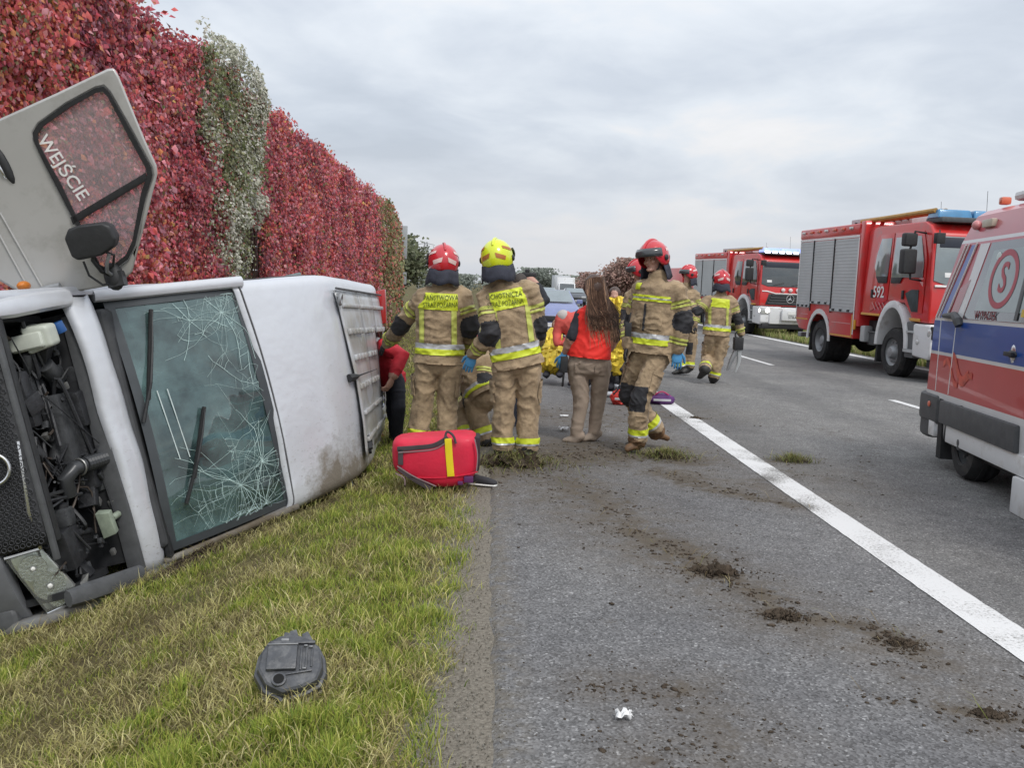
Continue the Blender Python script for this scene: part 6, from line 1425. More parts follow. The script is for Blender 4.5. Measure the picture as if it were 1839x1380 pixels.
def helmet(fig, colm, back_marks=True, curtain=True, s=1.06):
    r, f, up = fig.hf; h = fig.J['head']+up*.02; mb = MB(); nt_, npz = 36, 12; rows = []
    def edge(a):                              # a=0 front, pi back
        return np.interp(abs(a), [0, .6, 1.15, 1.6, 2.3, math.pi], [.26, .20, -.42, -.62, -.62, -.60])
    for i in range(nt_+1):
        a = -math.pi+2*math.pi*i/nt_; row = []
        for j in range(npz+1):
            e0 = edge(a); ph = e0+(math.pi/2-e0)*j/npz; fl = 1+.07*max(0, -ph)*(1 if abs(a) > 1.5 else .3)
            x, y, z = math.sin(a)*math.cos(ph)*.133*fl, math.cos(a)*math.cos(ph)*(.158 if abs(a) > 1.57 else .150)*fl, math.sin(ph)*.152
            row.append(h+s*(r*x+f*y+up*z))
        rows.append(row)
    mb.grid(rows); o = mb.build('helmet', colm, fig.e, smooth=50, world=True, solid=.008)
    # ridge, brow visor, lamp bracket
    mb = MB(); pts = [h+s*(f*math.cos(p)*.156+up*(math.sin(p)*.155)) for p in np.linspace(.35, 2.5, 14)]; mb.tube(pts, [.010]+[.014]*12+[.010], 8); mb.build('crest', colm, o, world=True)
    rows = []
    for a in np.linspace(-1.25, 1.25, 16): rows.append([h+s*(r*math.sin(a)*.141*w+f*math.cos(a)*.166*w+up*z) for z, w in ((.075, .96), (.05, 1.04), (.025, 1.07), (.0, 1.05))])
    mb = MB(); mb.grid(rows); mb.build('visor', mat('visor_dark', (.05, .055, .06), .2, var=.2, coat=.5), o, smooth=60, world=True, solid=.006)
    for sd in (-1, 1):
        mb = MB(); c = h+s*(r*sd*.137-f*.005-up*.012); mb.ell(c, (.012, .028, .028), 12, 7, rot=np.stack([r, f, up], 1)); mb.build('visor_hinge', BLK, o, world=True)
        if back_marks:                        # pale chevrons low on the rear quarters
            mb = MB()
            for A, B, C_, E_ in (((2.30, .02), (2.98, .22), (2.92, -.04), (2.36, -.20)), ((1.7, .46), (2.45, .62), (2.45, .46), (1.7, .28))):
                A, B, C_, E_ = map(np.array, (A, B, C_, E_)); rows = []
                for u in np.linspace(0, 1, 7):
                    row = []
                    for w in np.linspace(0, 1, 4):
                        aa, pp = (A*(1-u)+B*u)*(1-w)+(E_*(1-u)+C_*u)*w; row.append(h+s*1.022*(r*sd*math.sin(aa)*math.cos(pp)*.133+f*math.cos(aa)*math.cos(pp)*.158+up*(math.sin(pp)*.152)))
                    rows.append(row)
                mb.grid(rows)
            mb.build('helmet_mark', mat('mark_pale', (.75, .55, .52), .35) if colm is HRED else mat('mark_orange', (.45, .16, .04), .4), o, world=True)
    if curtain:
        rows = []
        for a in np.linspace(1.45, 2*math.pi-1.45, 22):
            row = []
            for j, (z, w) in enumerate(((-.07, .96), (-.11, 1.0), (-.15, 1.05), (-.195, 1.10))): row.append(h+s*(r*math.sin(a)*.132*w*(1+.05*math.sin(a*9+j))+f*math.cos(a)*.15*w+up*(z+.012*math.sin(a*5))))
            rows.append(row)
        mb = MB(); mb.grid(rows); mb.build('neck_curtain', NAVY, o, smooth=60, world=True, solid=.008)
    return o
def glove(fig, q, d, pn, side, m, size=1.05, curl=.3, name='glove', hold=0.0):
    w = fig.J['wr'+q]; mb = hand_mesh(w+norm(d)*.02, d, pn, side, size, curl); return mb.build(name, m, fig.e, smooth=60, world=True)
def turnout(fig, f, colm, voxel, seed, glv, back=True, text=None, front=False, face=False, boots=BOOT, hem=.10, curtain=True):
    """firefighter in tan turnout gear"""
    s = fig; mb = MB(); s.legs(mb); s.torso(mb, [(-.10, .165, .12), (.1, .17, .125), (.5, .165, .12), (.85, .15, .10), (.97, .09, .07)]); s.arms(mb, (.06, .052, .048, .04)); s.head(mb, f, face)
    def rules(s, C, nm, t, mi):
        mi[:] = 0; ft = np.char.startswith(nm, 'ft'); mi[ft] = 2
        shn = np.char.startswith(nm, 'sh') & (np.char.str_len(nm) == 3); mi[shn & (t > 1.02)] = 2
        th = np.char.startswith(nm, 'th'); fw = norm(np.array([f[0], f[1], 0]))
        for q in 'LR':
            if 'kn'+q in s.J:
                kn = s.J['kn'+q]; near = np.linalg.norm(C-kn, axis=1) < .16; side_ = ((C-kn)@fw) > .025; mi[near & side_ & ((nm == 'th'+q) | (nm == 'sh'+q)) & (np.abs((C-kn)[:, 2]) < .12)] = 3
        hd = (nm == 'head'); mi[hd] = 1; mi[(C[:, 2] > s.J['neck'][2]+.02) & (np.linalg.norm(C-s.J['head'], axis=1) < .2)] = 1
    V, F, N, C, nm, t, mi, body = s.finish_body(mb, voxel*(.62 if face else 1), rules, [TURN, SKIN, boots, KNEE], .017, seed)
    def bclamp(A, E, a, b): d = E-A; l = np.linalg.norm(d); return (A, d/l, a*l, b*l)
    for q in 'LR':                               # ankle bands
        if 'an'+q in s.J:
            for a, b, m in ((.70, .84, FLUO), (.84, .885, SILV)):
                strip_mesh(V, F, N, (nm == 'sh'+q), .006, 'reflective_band', m, s.e, s.M0, [bclamp(s.J['kn'+q], s.J['an'+q], a, b)])
    for q, sg in (('L', -1), ('R', 1)):         # cargo pockets on the outer thighs
        if 'kn'+q in s.J:
            outw = norm(s.lat*sg); A_, E_ = s.J['hip'+q], s.J['kn'+q]; d_ = norm(E_-A_); l_ = np.linalg.norm(E_-A_); ow = norm(outw-d_*(outw@d_)); cr_ = np.cross(d_, ow)
            strip_mesh(V, F, N, (nm == 'th'+q) & (((C-A_)@ow) > .03), .015, 'trouser_pocket', TURN, s.e, s.M0, [(A_, d_, .34*l_, .82*l_), (A_, cr_, -.075, .075)])
            strip_mesh(V, F, N, (nm == 'th'+q) & (((C-A_)@ow) > .03), .022, 'pocket_flap', TURN, s.e, s.M0, [(A_, d_, .30*l_, .44*l_), (A_, cr_, -.08, .08)])
    # jacket
    jb = MB(); s.torso(jb, [(-.34, .236, .165), (-.15, .236, .165), (-.02, .230, .158), (.12, .222, .150), (.35, .222, .15), (.62, .234, .15), (.80, .232, .138), (.885, .205, .115), (.94, .14, .10), (.99, .095, .092), (1.07, .088, .088)]); s.arms(jb, (.092, .082, .076, .070))
    Vj, Fj, Nj = remesh(jb, voxel, 3, .017, seed+3, 12, 4.5); Cj = Vj[Fj].mean(1); nj, tj = s.nearest(Cj, {'torso', 'upL', 'upR', 'foL', 'foR'})
    P0_, N0_ = s.J['pelvis'], s.J['neck']; a0 = norm(N0_-P0_); l0 = np.linalg.norm(N0_-P0_); dz = (Vj-P0_)@a0; low = (nj == 'torso') & ((dz/l0)[Fj].max(1) < -hem-.01)
    Fj, Cj, nj, tj = Fj[~low], Cj[~low], nj[~low], tj[~low]
    tv = np.unique(Fj[nj == 'torso']); dd = dz[tv]; cut = tv[dd < -hem*l0]; Vj[cut] += a0*(-hem*l0-dz[cut])[:, None]
    P, Nk = s.J['pelvis'], s.J['neck']; ax = norm(Nk-P); L = np.linalg.norm(Nk-P); tt = ((Cj-P)@ax)/L; lat = ((Cj-P)@s.lat); depth = ((Cj-P)@np.cross(s.lat, ax))
    bsign = -np.sign(np.cross(s.lat, ax)@norm(np.array([f[0], f[1], 0]))); isb = depth*bsign > .0
    mj = np.zeros(len(Fj), int)
    for q in 'LR':                               # dark elbow patches, on the outer side
        if 'el'+q in s.J:
            e = s.J['el'+q]; mj[(np.linalg.norm(Cj-e, axis=1) < .125) & (nj != 'torso')] = 1
    raw_mesh('jacket', Vj-s.M0, Fj, [TURN, KNEE], s.e, smooth=True, mi=mj)
    tor = (nj == 'torso')
    for a, b, m, off in ((.03, .115, FLUO, .007), (.115, .19, SILV, .007)): strip_mesh(Vj, Fj, Nj, tor, off, 'reflective_band', m, s.e, s.M0, [(P, ax, a*L, b*L)])
    for q in 'LR':
        if 'el'+q in s.J:
            for a, b in ((.36, .45), (.49, .56)): strip_mesh(Vj, Fj, Nj, (nj == 'up'+q), .006, 'reflective_band', FLUOP, s.e, s.M0, [bclamp(s.J['sh'+q], s.J['el'+q], a, b)])
            for a, b in ((.60, .70), (.75, .83)): strip_mesh(Vj, Fj, Nj, (nj == 'fo'+q), .006, 'reflective_band', FLUOP, s.e, s.M0, [bclamp(s.J['el'+q], s.J['wr'+q], a, b)])
    if back:
        for sg in (-1, 1): strip_mesh(Vj, Fj, Nj, tor & isb, .006, 'reflective_band', FLUOP, s.e, s.M0, [(P, ax, .19*L, .68*L), (P, s.lat, sg*.148-.024, sg*.148+.024)])
        strip_mesh(Vj, Fj, Nj, tor & isb, .007, 'back_panel', FLUO, s.e, s.M0, [(P, ax, .665*L, .90*L), (P, s.lat, -.182, .182)])
        if text:
            from mathutils.bvhtree import BVHTree
            bv = BVHTree.FromPolygons([Vector(v) for v in Vj], [list(map(int, q)) for q in Fj]); bk = np.cross(s.lat, ax)*bsign
            for line, tz in zip(text, (.835, .735)):
                c = P+ax*L*tz+bk*.4; sz = .062; to = text_mesh('lettering', line, mat('print_dark', (.03, .05, .01), .6), sz, mframe(c, s.lat if (np.cross(s.lat, ax)@bk) > 0 else -s.lat, ax), None, .0, .98, bold=0.0, world=False)
                me = to.data; w = max(abs(((np.array(v.co)-c)@s.lat)) for v in me.vertices); sc = min(1.0, .158/w) if w > 0 else 1
                for v in me.vertices:
                    p = np.array(v.co); dl = (p-c)@s.lat; p = p+s.lat*dl*(sc*(1.0)-1) if True else p
                    hit = bv.ray_cast(Vector(p), Vector(-bk)); q = np.array(hit[0]) if hit[0] is not None else p-bk*.25
                    v.co = Vector(q+bk*.017-s.M0)
                to.parent = s.e
    if front:
        for a, b, m in ((.66, .695, FLUO), (.695, .715, SILV), (.715, .75, FLUO)): strip_mesh(Vj, Fj, Nj, tor & ~isb, .006, 'reflective_band', m, s.e, s.M0, [(P, ax, a*L, b*L)])
        strip_mesh(Vj, Fj, Nj, tor & ~isb, .009, 'chest_badge', FLUO, s.e, s.M0, [(P, ax, .82*L, .92*L), (P, s.lat, -.15, -.08)])
        for sg in (-1, 1): strip_mesh(Vj, Fj, Nj, tor & ~isb, .014, 'jacket_pocket', TURN, s.e, s.M0, [(P, ax, .26*L, .42*L), (P, s.lat, sg*.10-.065, sg*.10+.065)])
        strip_mesh(Vj, Fj, Nj, tor & ~isb, .010, 'jacket_zip', KNEE, s.e, s.M0, [(P, ax, .22*L, .62*L), (P, s.lat, -.012, .012)])
    helmet(s, colm, True, curtain)
    for q in glv: glove(s, q, *glv[q])
    return s
def down(a=(0, 0, -1)): return np.array(a, float)
# 1: reaching into the van
f1 = Fig('person', 'firefighter in red helmet reaching into the van roof, back turned, beside the rucksack', 8.72, dict(head=(796, 474), neck=(794, 514), shL=(762, 532), shR=(830, 532), elL=(722, 582, .22), wrL=(697, 616, .55), elR=(848, 588, -.02), wrR=(836, 620, .25), pelvis=(788, 640), hipL=(766, 655), hipR=(808, 655), knL=(759, 722, .03), knR=(803, 722, .03), anL=(750, 792), anR=(802, 795), toeL=(741, 806, .18), toeR=(802, 808, .18)))
turnout(f1, (-.15, 1, 0), HRED, .0125, 1.0, {'L': ((-.55, .5, -.45), (.2, .6, -.7), 1, DGLOVE), 'R': ((0, .8, -.5), (-1, 0, 0), 1, DGLOVE)}, text=('PAŃSTWOWA', 'STRAŻ POŻARNA'))
# 2: yellow helmet
f2 = Fig('person', 'firefighter in bright yellow helmet standing with back turned beside the rucksack', 8.3, dict(head=(893, 467), neck=(900, 508), shL=(874, 530), shR=(952, 520), elL=(882, 598, -.10), wrL=(852, 634, .08), elR=(968, 588, .05), wrR=(958, 630, .25), chest=(915, 585), pelvis=(928, 645), hipL=(906, 660), hipR=(950, 660), knL=(904, 735, .02), knR=(949, 735, .02), anL=(903, 806), anR=(947, 808), toeL=(896, 820, .16), toeR=(942, 828, -.12)))
turnout(f2, (.25, 1, 0), HYEL, .0125, 7.0, {'L': ((-.35, .2, -.9), (.3, .9, 0), -1, NITR, 1.2, .2), 'R': ((0, .8, -.5), (-1, 0, 0), 1, DGLOVE)}, text=('OCHOTNICZA', 'STRAŻ POŻARNA'))
# crouching one behind
f7 = Fig('person', 'crouching firefighter half hidden between the red and yellow helmeted pair', 9.15, dict(head=(838, 622, .35), neck=(843, 640, .22), shL=(828, 650, .3), shR=(872, 648, .05), elL=(820, 690, .4), wrL=(800, 700, .5), elR=(868, 690, -.05), wrR=(845, 690, .1), pelvis=(868, 712, -.02), hipL=(858, 718, .05), hipR=(876, 716, -.08), knL=(832, 742, .15), knR=(848, 720, -.02), anL=(838, 788, -.05), anR=(872, 790, -.1), toeL=(826, 798, .05), toeR=(860, 802, .02)))
turnout(f7, (-.7, .7, -.3), HRED, .016, 3.0, {'R': ((-.6, .5, -.5), (0, .6, -.8), 1, DGLOVE)}, back=False, curtain=True)
# 3: walking, seen from the front
f3 = Fig('person', 'walking firefighter in red helmet and blue gloves seen from the front, looking aside', 8.95, dict(head=(1174, 466), neck=(1181, 501), shL=(1152, 517, .14), shR=(1217, 521, -.10), elL=(1134, 580, .22), wrL=(1128, 618, .05), elR=(1230, 578, -.14), wrR=(1217, 626, -.12), pelvis=(1167, 622), hipL=(1152, 640, .06), hipR=(1182, 640, -.05), knL=(1128, 708, .16), knR=(1150, 716, -.12), anL=(1178, 772, .25), anR=(1145, 790, -.06), toeL=(1196, 786, .28), toeR=(1126, 808, -.14)))
turnout(f3, (-.72, -.69, -.06), HRED, .0125, 5.0, {'R': ((-.02, -.05, -1), (0, 1, 0), 1, NITR, 1.2, .22), 'L': ((-.3, -.3, -.9), (1, 0, 0), -1, DGLOVE)}, back=False, front=True, face=True, boots=BOOTB)
def face_details(fig, beard=False):
    r, f, up = fig.hf; h = fig.J['head']; Rm_ = np.stack([r, f, up], 1)
    for q in (-1, 1):
        mb = MB(); mb.ell(h+f*.082+r*q*.031+up*.010, (.013, .008, .007), 10, 6, rot=Rm_); e = mb.build('eye', mat('eye_white', (.6, .58, .56), .3), fig.e, world=True)
        mb = MB(); mb.ell(h+f*.088+r*q*.031+up*.010, (.006, .004, .006), 8, 5, rot=Rm_); mb.build('iris', mat('iris', (.05, .04, .03), .3), e, world=True)
        mb = MB(); mb.tube([h+f*.088+r*q*.014+up*.034, h+f*.086+r*q*.034+up*.039, h+f*.072+r*q*.052+up*.032], [.004, .005, .003], 6); mb.build('eyebrow', mat('brow_hair', (.06, .045, .035), .9), fig.e, world=True)
    mb = MB(); mb.tube([h+f*.074-r*.026-up*.064, h+f*.089-up*.062, h+f*.074+r*.026-up*.064], [.004, .008, .004], 8); mb.build('mouth', mat('lips', (.36, .14, .12), .5), fig.e, world=True)
    mb = MB(); pts = [h+r*.072-f*.005-up*.03, h+r*.058+f*.02-up*.09, h+f*.045-up*.118, h-r*.058+f*.02-up*.09, h-r*.072-f*.005-up*.03]; mb.tube(spline(pts, 4), .008, 6); mb.build('chin_strap', BLK, fig.e, world=True)
face_details(f3)
# radio with lanyard at the far arm
mb = MB(); p = atY(1128, 592, 8.9); mb.box(p, (.06, .04, .13)); mb.tube([p+(0, 0, .06), p+(.02, 0, .16)], .008, 6); ro = mb.build('radio', BLK, f3.e, world=True, bevel=.012)
# 4: walking away along the lane
f4 = Fig('person', 'firefighter walking away along the lane towards the engines, carrying a tool', 16.1, dict(head=(1296, 504), neck=(1295, 530), shL=(1270, 541), shR=(1314, 541), elL=(1252, 562, -.05), wrL=(1242, 548, .2), elR=(1325, 572, .0), wrR=(1331, 600, .05), pelvis=(1287, 596), hipL=(1276, 606), hipR=(1299, 606), knL=(1270, 642, .12), knR=(1290, 646), anL=(1266, 664, -.22), anR=(1282, 678), toeL=(1256, 678, -.10), toeR=(1277, 689, .12)))
turnout(f4, (-.1, 1, 0), HRED, .019, 2.0, {'L': ((-.5, .5, .3), (0, 0, 1), 1, DGLOVE), 'R': ((.1, .2, -1), (-1, 0, 0), 1, DGLOVE)})
# 5: behind the walking one
f5 = Fig('person', 'firefighter in red helmet half hidden behind the walking colleague, on the lane', 17.5, dict(head=(1237, 494), neck=(1232, 516), shL=(1214, 527), shR=(1248, 529), elL=(1208, 556), wrL=(1214, 582, -.1), elR=(1252, 556), wrR=(1246, 583, -.1), pelvis=(1230, 580), hipL=(1221, 590), hipR=(1240, 590), knL=(1216, 628), knR=(1242, 626), anL=(1224, 662), anR=(1238, 660), toeL=(1208, 670, -.1), toeR=(1226, 669, -.1)))
turnout(f5, (-.9, -.2, 0), HRED, .019, 9.0, {'R': ((-.1, -.2, -1), (0, 1, 0), 1, DGLOVE)}, back=False)
# 6: only helmet and shoulder show
f6 = Fig('person', 'firefighter whose red helmet shows in front of the walking colleague\'s chin', 13.0, dict(head=(1149, 489), neck=(1152, 518), shL=(1132, 532), shR=(1172, 532), elL=(1124, 570), wrL=(1122, 600, -.2), elR=(1182, 570), wrR=(1178, 600, -.2), pelvis=(1152, 610), hipL=(1141, 622), hipR=(1163, 622), knL=(1138, 668), knR=(1165, 668), anL=(1137, 712), anR=(1166, 712), toeL=(1128, 722, -.1), toeR=(1160, 724, -.1)))
turnout(f6, (-1, .1, -.2), HRED, .02, 11.0, {}, back=False)
print('crew built', round(time.time()-T0, 1))

# woman in red vest
def woman():
    s = Fig('person', 'long haired woman in red vest and beige trousers with blue gloves, back turned', 9.35, dict(head=(1066, 518), neck=(1069, 548), shL=(1043, 566), shR=(1098, 566), elL=(1026, 606, -.05), wrL=(1014, 634, .02), elR=(1106, 606, .15), wrR=(1090, 634, .32), pelvis=(1058, 642), hipL=(1036, 654), hipR=(1080, 652), knL=(1044, 722, .0), knR=(1075, 720, .08), anL=(1034, 780), anR=(1066, 776, .12), toeL=(1014, 793, .02), toeR=(1046, 790, .06)))
    mb = MB(); s.legs(mb, (.108, .080, .066, .062)); s.torso(mb, [(-.12, .19, .15), (.05, .205, .15), (.35, .165, .125), (.7, .17, .125), (.88, .14, .09), (.97, .07, .06)]); s.arms(mb, (.068, .056, .045, .032)); s.head(mb, (-.25, 1, 0))
    P, Nk = s.J['pelvis'], s.J['neck']; ax = norm(Nk-P); L = np.linalg.norm(Nk-P)
    BEI = mat('beige_trousers', (.35, .275, .215), .85, var=.15, nscale=8, bump=.2, bscale=90); TEE = mat('black_tee', (.022, .024, .032), .85, var=.25, nscale=10); SHO = mat('trainers', (.30, .24, .19), .7, var=.3)
    def rules(s, C, nm, t, mi):
        mi[:] = 0; mi[(nm == 'torso') & (((C-P)@ax)/L > .06)] = 1; up = np.char.startswith(nm, 'up'); fo = np.char.startswith(nm, 'fo'); mi[up] = 1; mi[fo] = 2; mi[fo & (t < .08)] = 1; mi[np.char.startswith(nm, 'ft')] = 3; mi[nm == 'head'] = 2
    V, F, N, C, nm, t, mi, b = s.finish_body(mb, .0125, rules, [BEI, TEE, SKIN, SHO], .009, 4.)
    for sg in (-1, 1): strip_mesh(V, F, N, ((C-P)@np.cross(s.lat, ax) < 0) | ((C-P)@np.cross(s.lat, ax) > 0), .008, 'back_pocket', BEI, s.e, s.M0, [(P, ax, -.32*L, -.12*L), (P, s.lat, sg*.10-.055, sg*.10+.055), (P, np.array([0., -1., 0]), .03, .5)])
    jb = MB(); s.torso(jb, [(-.12, .222, .180), (.06, .216, .175), (.18, .202, .162), (.35, .18, .142), (.62, .19, .14), (.80, .185, .125), (.90, .14, .10), (.96, .08, .07)])
    Vj, Fj, Nj = remesh(jb, .0125, 3, .012, 6., 10, 5); dz = (Vj-P)@ax; Fj = Fj[dz[Fj].max(1) > -.005*L]; tv = np.unique(Fj); cut = tv[dz[tv] < 0]; Vj[cut] -= ax*dz[cut][:, None]
    raw_mesh('vest', Vj-s.M0, Fj, mat('vest_red', (.80, .03, .02), .75, var=.12, nscale=8, bump=.15, bscale=60), s.e, smooth=True)
    glove(s, 'L', (-.25, .05, -1), (.3, .9, 0), -1, NITR, 1.1, .35); glove(s, 'R', (0, .8, -.4), (-1, 0, 0), 1, NITR)
    # hair: cap and long strands down the back
    r, f, up = s.hf; h = s.J['head']; HA = [mat('hair_dark', (.07, .042, .032), .45, var=.3, nscale=30), mat('hair_brown', (.14, .08, .055), .45, var=.3, nscale=30), mat('hair_blond', (.36, .22, .14), .5, var=.25, nscale=30)]
    mb = MB(); mb.ell(h+up*.012-f*.016, (.102, .116, .128), 20, 12, rot=np.stack([r, f, up], 1)); ho = mb.build('hair', HA[0], s.e, world=True)
    rg = random.Random(5)
    for k in range(3):
        mb = MB()
        for q in range((420, 420, 170)[k]):
            a = rg.uniform(-2.0, 2.0); st = h+up*(.11*math.cos(a*.55)*rg.uniform(.75, 1.05))+r*math.sin(a)*.100-f*(.035+.085*abs(math.cos(a)))
            lg = rg.uniform(.1, .42) if k == 2 else rg.uniform(.04, .22); x = (st-h)@r; e1 = h+r*x*1.08-f*(.105+.02*rg.random())-up*.09
            e2 = np.array([s.J['neck'][0], s.J['neck'][1], s.J['neck'][2]])+r*(x*1.05+rg.gauss(.03, .03))-f*(.115+.03*rg.random())-up*(.05+lg*.4); e3 = e2-up*lg*.55+r*(rg.gauss(.02, .02))-f*.02
            mb.tube(spline([st, e1, e2, e3], 4), [.0032]*4+[.0027]*4+[.0019]*4+[.001], 4)
        mb.build('hair_strands', HA[k], ho, world=True)['kind'] = 'stuff'
    mb = MB(); mb.box(atY(1013, 655, 9.3), (.07, .05, .16)); mb.tube([atY(1013, 665, 9.3), atY(1010, 695, 9.3)], .012, 6); mb.build('belt_pouch', BLK, s.e, world=True, bevel=.012)
woman()
# photographer behind the yellow helmet
def photographer():
    s = Fig('person', 'person in black top holding a camera up, mostly hidden behind the yellow helmet', 10.3, dict(head=(934, 512, .05), neck=(934, 540), shL=(915, 556), shR=(956, 556), elL=(905, 575, .2), wrL=(938, 508, .35), elR=(980, 540, .1), wrR=(962, 508, .28), pelvis=(935, 640), hipL=(924, 650), hipR=(946, 650), knL=(922, 712), knR=(946, 712), anL=(921, 770), anR=(946, 772), toeL=(918, 782, .1), toeR=(946, 784, .1)))
    mb = MB(); s.legs(mb, (.09, .07, .06, .055)); s.torso(mb, [(-.08, .18, .13), (.2, .17, .12), (.6, .19, .13), (.85, .17, .10), (.97, .07, .06)]); s.arms(mb, (.07, .058, .052, .036)); s.head(mb, (.1, 1, 0))
    def rules(s, C, nm, t, mi):
        mi[:] = 1; mi[np.char.startswith(nm, 'th') | (np.char.startswith(nm, 'sh') & (np.char.str_len(nm) == 3))] = 0; mi[nm == 'head'] = 2; mi[np.char.startswith(nm, 'fo') & (t > .86)] = 2
    s.finish_body(mb, .016, rules, [mat('dark_jeans', (.03, .035, .05), .85), mat('black_fleece', (.02, .022, .027), .9, var=.3, nscale=12), SKIN], .007, 8.)
    glove(s, 'R', (-.6, .3, .45), (-.4, .9, 0), 1, SKIN, 1.1, .7, 'hand'); glove(s, 'L', (.5, .2, .5), (.4, .9, 0), -1, SKIN, 1.1, .7, 'hand')
    r, f, up = s.hf; mb = MB(); mb.ell(s.J['head']+up*.02-f*.012, (.085, .103, .11), 16, 10, rot=np.stack([r, f, up], 1)); mb.build('hair', mat('hair_short', (.045, .035, .03), .7), s.e, world=True)
photographer()
cam_e = empty('video_camera', atY(950, 494, 10.65)); tag(cam_e, 'small dark video camera held up behind the yellow helmet', 'camera')
mb = MB(); mb.box((0, 0, 0), (.16, .10, .055)); mb.box((-.02, 0, .045), (.05, .05, .04)); mb.build('camera_housing', BLK, cam_e, bevel=.012); mb = MB(); mb.cyl((0, .04, 0), (0, .12, 0), .03, 14); mb.build('lens', BLK, cam_e)

# foil-wrapped casualties and the medic bending over them
GOLD = mat('gold_foil', (.72, .52, .05), .28, .55, var=.3, nscale=22, bump=.5, bscale=35)
def crumple(mb, amp, sc, seed):
    for i, v in enumerate(mb.v):
        mb.v[i] = np.array([p+norm(p-v.mean(0))*amp*(abs(mnoise.noise(Vector(tuple(p*sc+seed))))*2-.6+.5*mnoise.noise(Vector(tuple(p*sc*2.3+seed)))) for p in v])
def foil_person(label, D, J, wraps, hair, seed, sit=False):
    s = Fig('person', label, D, J); mb = MB(); s.legs(mb, (.085, .07, .06, .05)); s.torso(mb, [(-.08, .17, .13), (.3, .17, .12), (.7, .18, .12), (.88, .14, .09), (.97, .06, .06)]); s.arms(mb, (.06, .052, .046, .036)); s.head(mb, (-.2, -1, 0), True)
    def rules(s, C, nm, t, mi):
        mi[:] = 1; mi[np.char.startswith(nm, 'th') | (np.char.startswith(nm, 'sh') & (np.char.str_len(nm) == 3)) | np.char.startswith(nm, 'ft')] = 0; mi[nm == 'head'] = 2; mi[np.char.startswith(nm, 'fo') & (t > .9)] = 2
    s.finish_body(mb, .016, rules, [mat('dark_trousers', (.035, .035, .045), .85), mat('maroon_top', (.20, .03, .05), .85), SKIN], .006, seed)
    r, f, up = s.hf; mb = MB(); mb.ell(s.J['head']+up*.03-f*.02, (.09, .105, .105), 16, 10, rot=np.stack([r, f, up], 1)); mb.build('hair', mat('hair_'+hair, {'dark': (.05, .025, .025), 'fair': (.35, .2, .12)}[hair], .6), s.e, world=True)
    mb = MB()
    for (a, b, ra, rb) in wraps:
        A, B = atY(*a), atY(*b); path = [A+(B-A)*t for t in np.linspace(0, 1, 16)]; rr = np.linspace(ra, rb, 16); ring_tube(mb, path, list(rr), list(rr*.8), s.lat, 36)
    crumple(mb, .045, 9, seed); mb.build('foil_blanket', GOLD, s.e, world=True, smooth=18)
foil_person('dark haired casualty wrapped in a gold foil blanket behind the woman in red', 14.2, dict(head=(1104, 531), neck=(1106, 552), shL=(1088, 562), shR=(1126, 562), elL=(1084, 590), wrL=(1098, 600, -.2), elR=(1130, 590), wrR=(1116, 600, -.2), pelvis=(1108, 630), hipL=(1100, 638), hipR=(1118, 638), knL=(1098, 665, -.25), knR=(1118, 665, -.25), anL=(1098, 690, -.1), anR=(1118, 690, -.1), toeL=(1094, 696, -.3), toeR=(1116, 696, -.3)), [((1108, 545, 14.15), (1108, 606, 14.15), .17, .21), ((1108, 600, 14.1), (1100, 662, 14.0), .21, .17)], 'dark', 2.)
foil_person('casualty in gold foil sitting on the shoulder between the yellow helmet and the woman', 15.2, dict(head=(1000, 588), neck=(998, 603), shL=(982, 612), shR=(1012, 612), elL=(978, 632), wrL=(988, 640, -.2), elR=(1016, 632), wrR=(1004, 640, -.2), pelvis=(1000, 652), hipL=(992, 655), hipR=(1008, 655), knL=(984, 640, -.35), knR=(1008, 640, -.35), anL=(982, 668, -.5), anR=(1006, 668, -.5), toeL=(978, 674, -.65), toeR=(1003, 674, -.65)), [((994, 604, 15.1), (988, 655, 14.75), .16, .22)], 'fair', 6.)
def medic():
    s = Fig('person', 'medic in orange red jacket bending over the sitting casualty behind the woman', 14.4, dict(head=(1010, 572), neck=(1018, 566), shL=(1006, 574), shR=(1034, 578), elL=(1000, 600), wrL=(1000, 618, -.1), elR=(1030, 602), wrR=(1012, 618, -.1), pelvis=(1044, 602), hipL=(1036, 608), hipR=(1052, 608), knL=(1034, 648), knR=(1054, 648), anL=(1034, 684), anR=(1054, 684), toeL=(1022, 690), toeR=(1044, 690)))
    mb = MB(); s.legs(mb, (.1, .08, .07, .06)); s.torso(mb, [(-.08, .2, .15), (.3, .2, .15), (.7, .21, .14), (.88, .16, .1), (.97, .07, .07)]); s.arms(mb, (.085, .072, .066, .05)); s.head(mb, (-1, 0, -.5))
    def rules(s, C, nm, t, mi):
        mi[:] = 1; mi[np.char.startswith(nm, 'th') | (np.char.startswith(nm, 'sh') & (np.char.str_len(nm) == 3)) | np.char.startswith(nm, 'ft')] = 0; mi[nm == 'head'] = 2; mi[(nm == 'torso') & (np.abs(t-.35) < .06)] = 3
    s.finish_body(mb, .018, rules, [mat('dark_trousers', (.035, .035, .045), .85), mat('medic_red', (.62, .10, .08), .8, var=.15), SKIN, SILV], .008, 5.)
    r, f, up = s.hf; mb = MB(); mb.ell(s.J['head']+up*.02-f*.02, (.085, .105, .105), 16, 10, rot=np.stack([r, f, up], 1)); mb.build('hair', mat('hair_grey', (.45, .42, .40), .7), s.e, world=True)
medic()
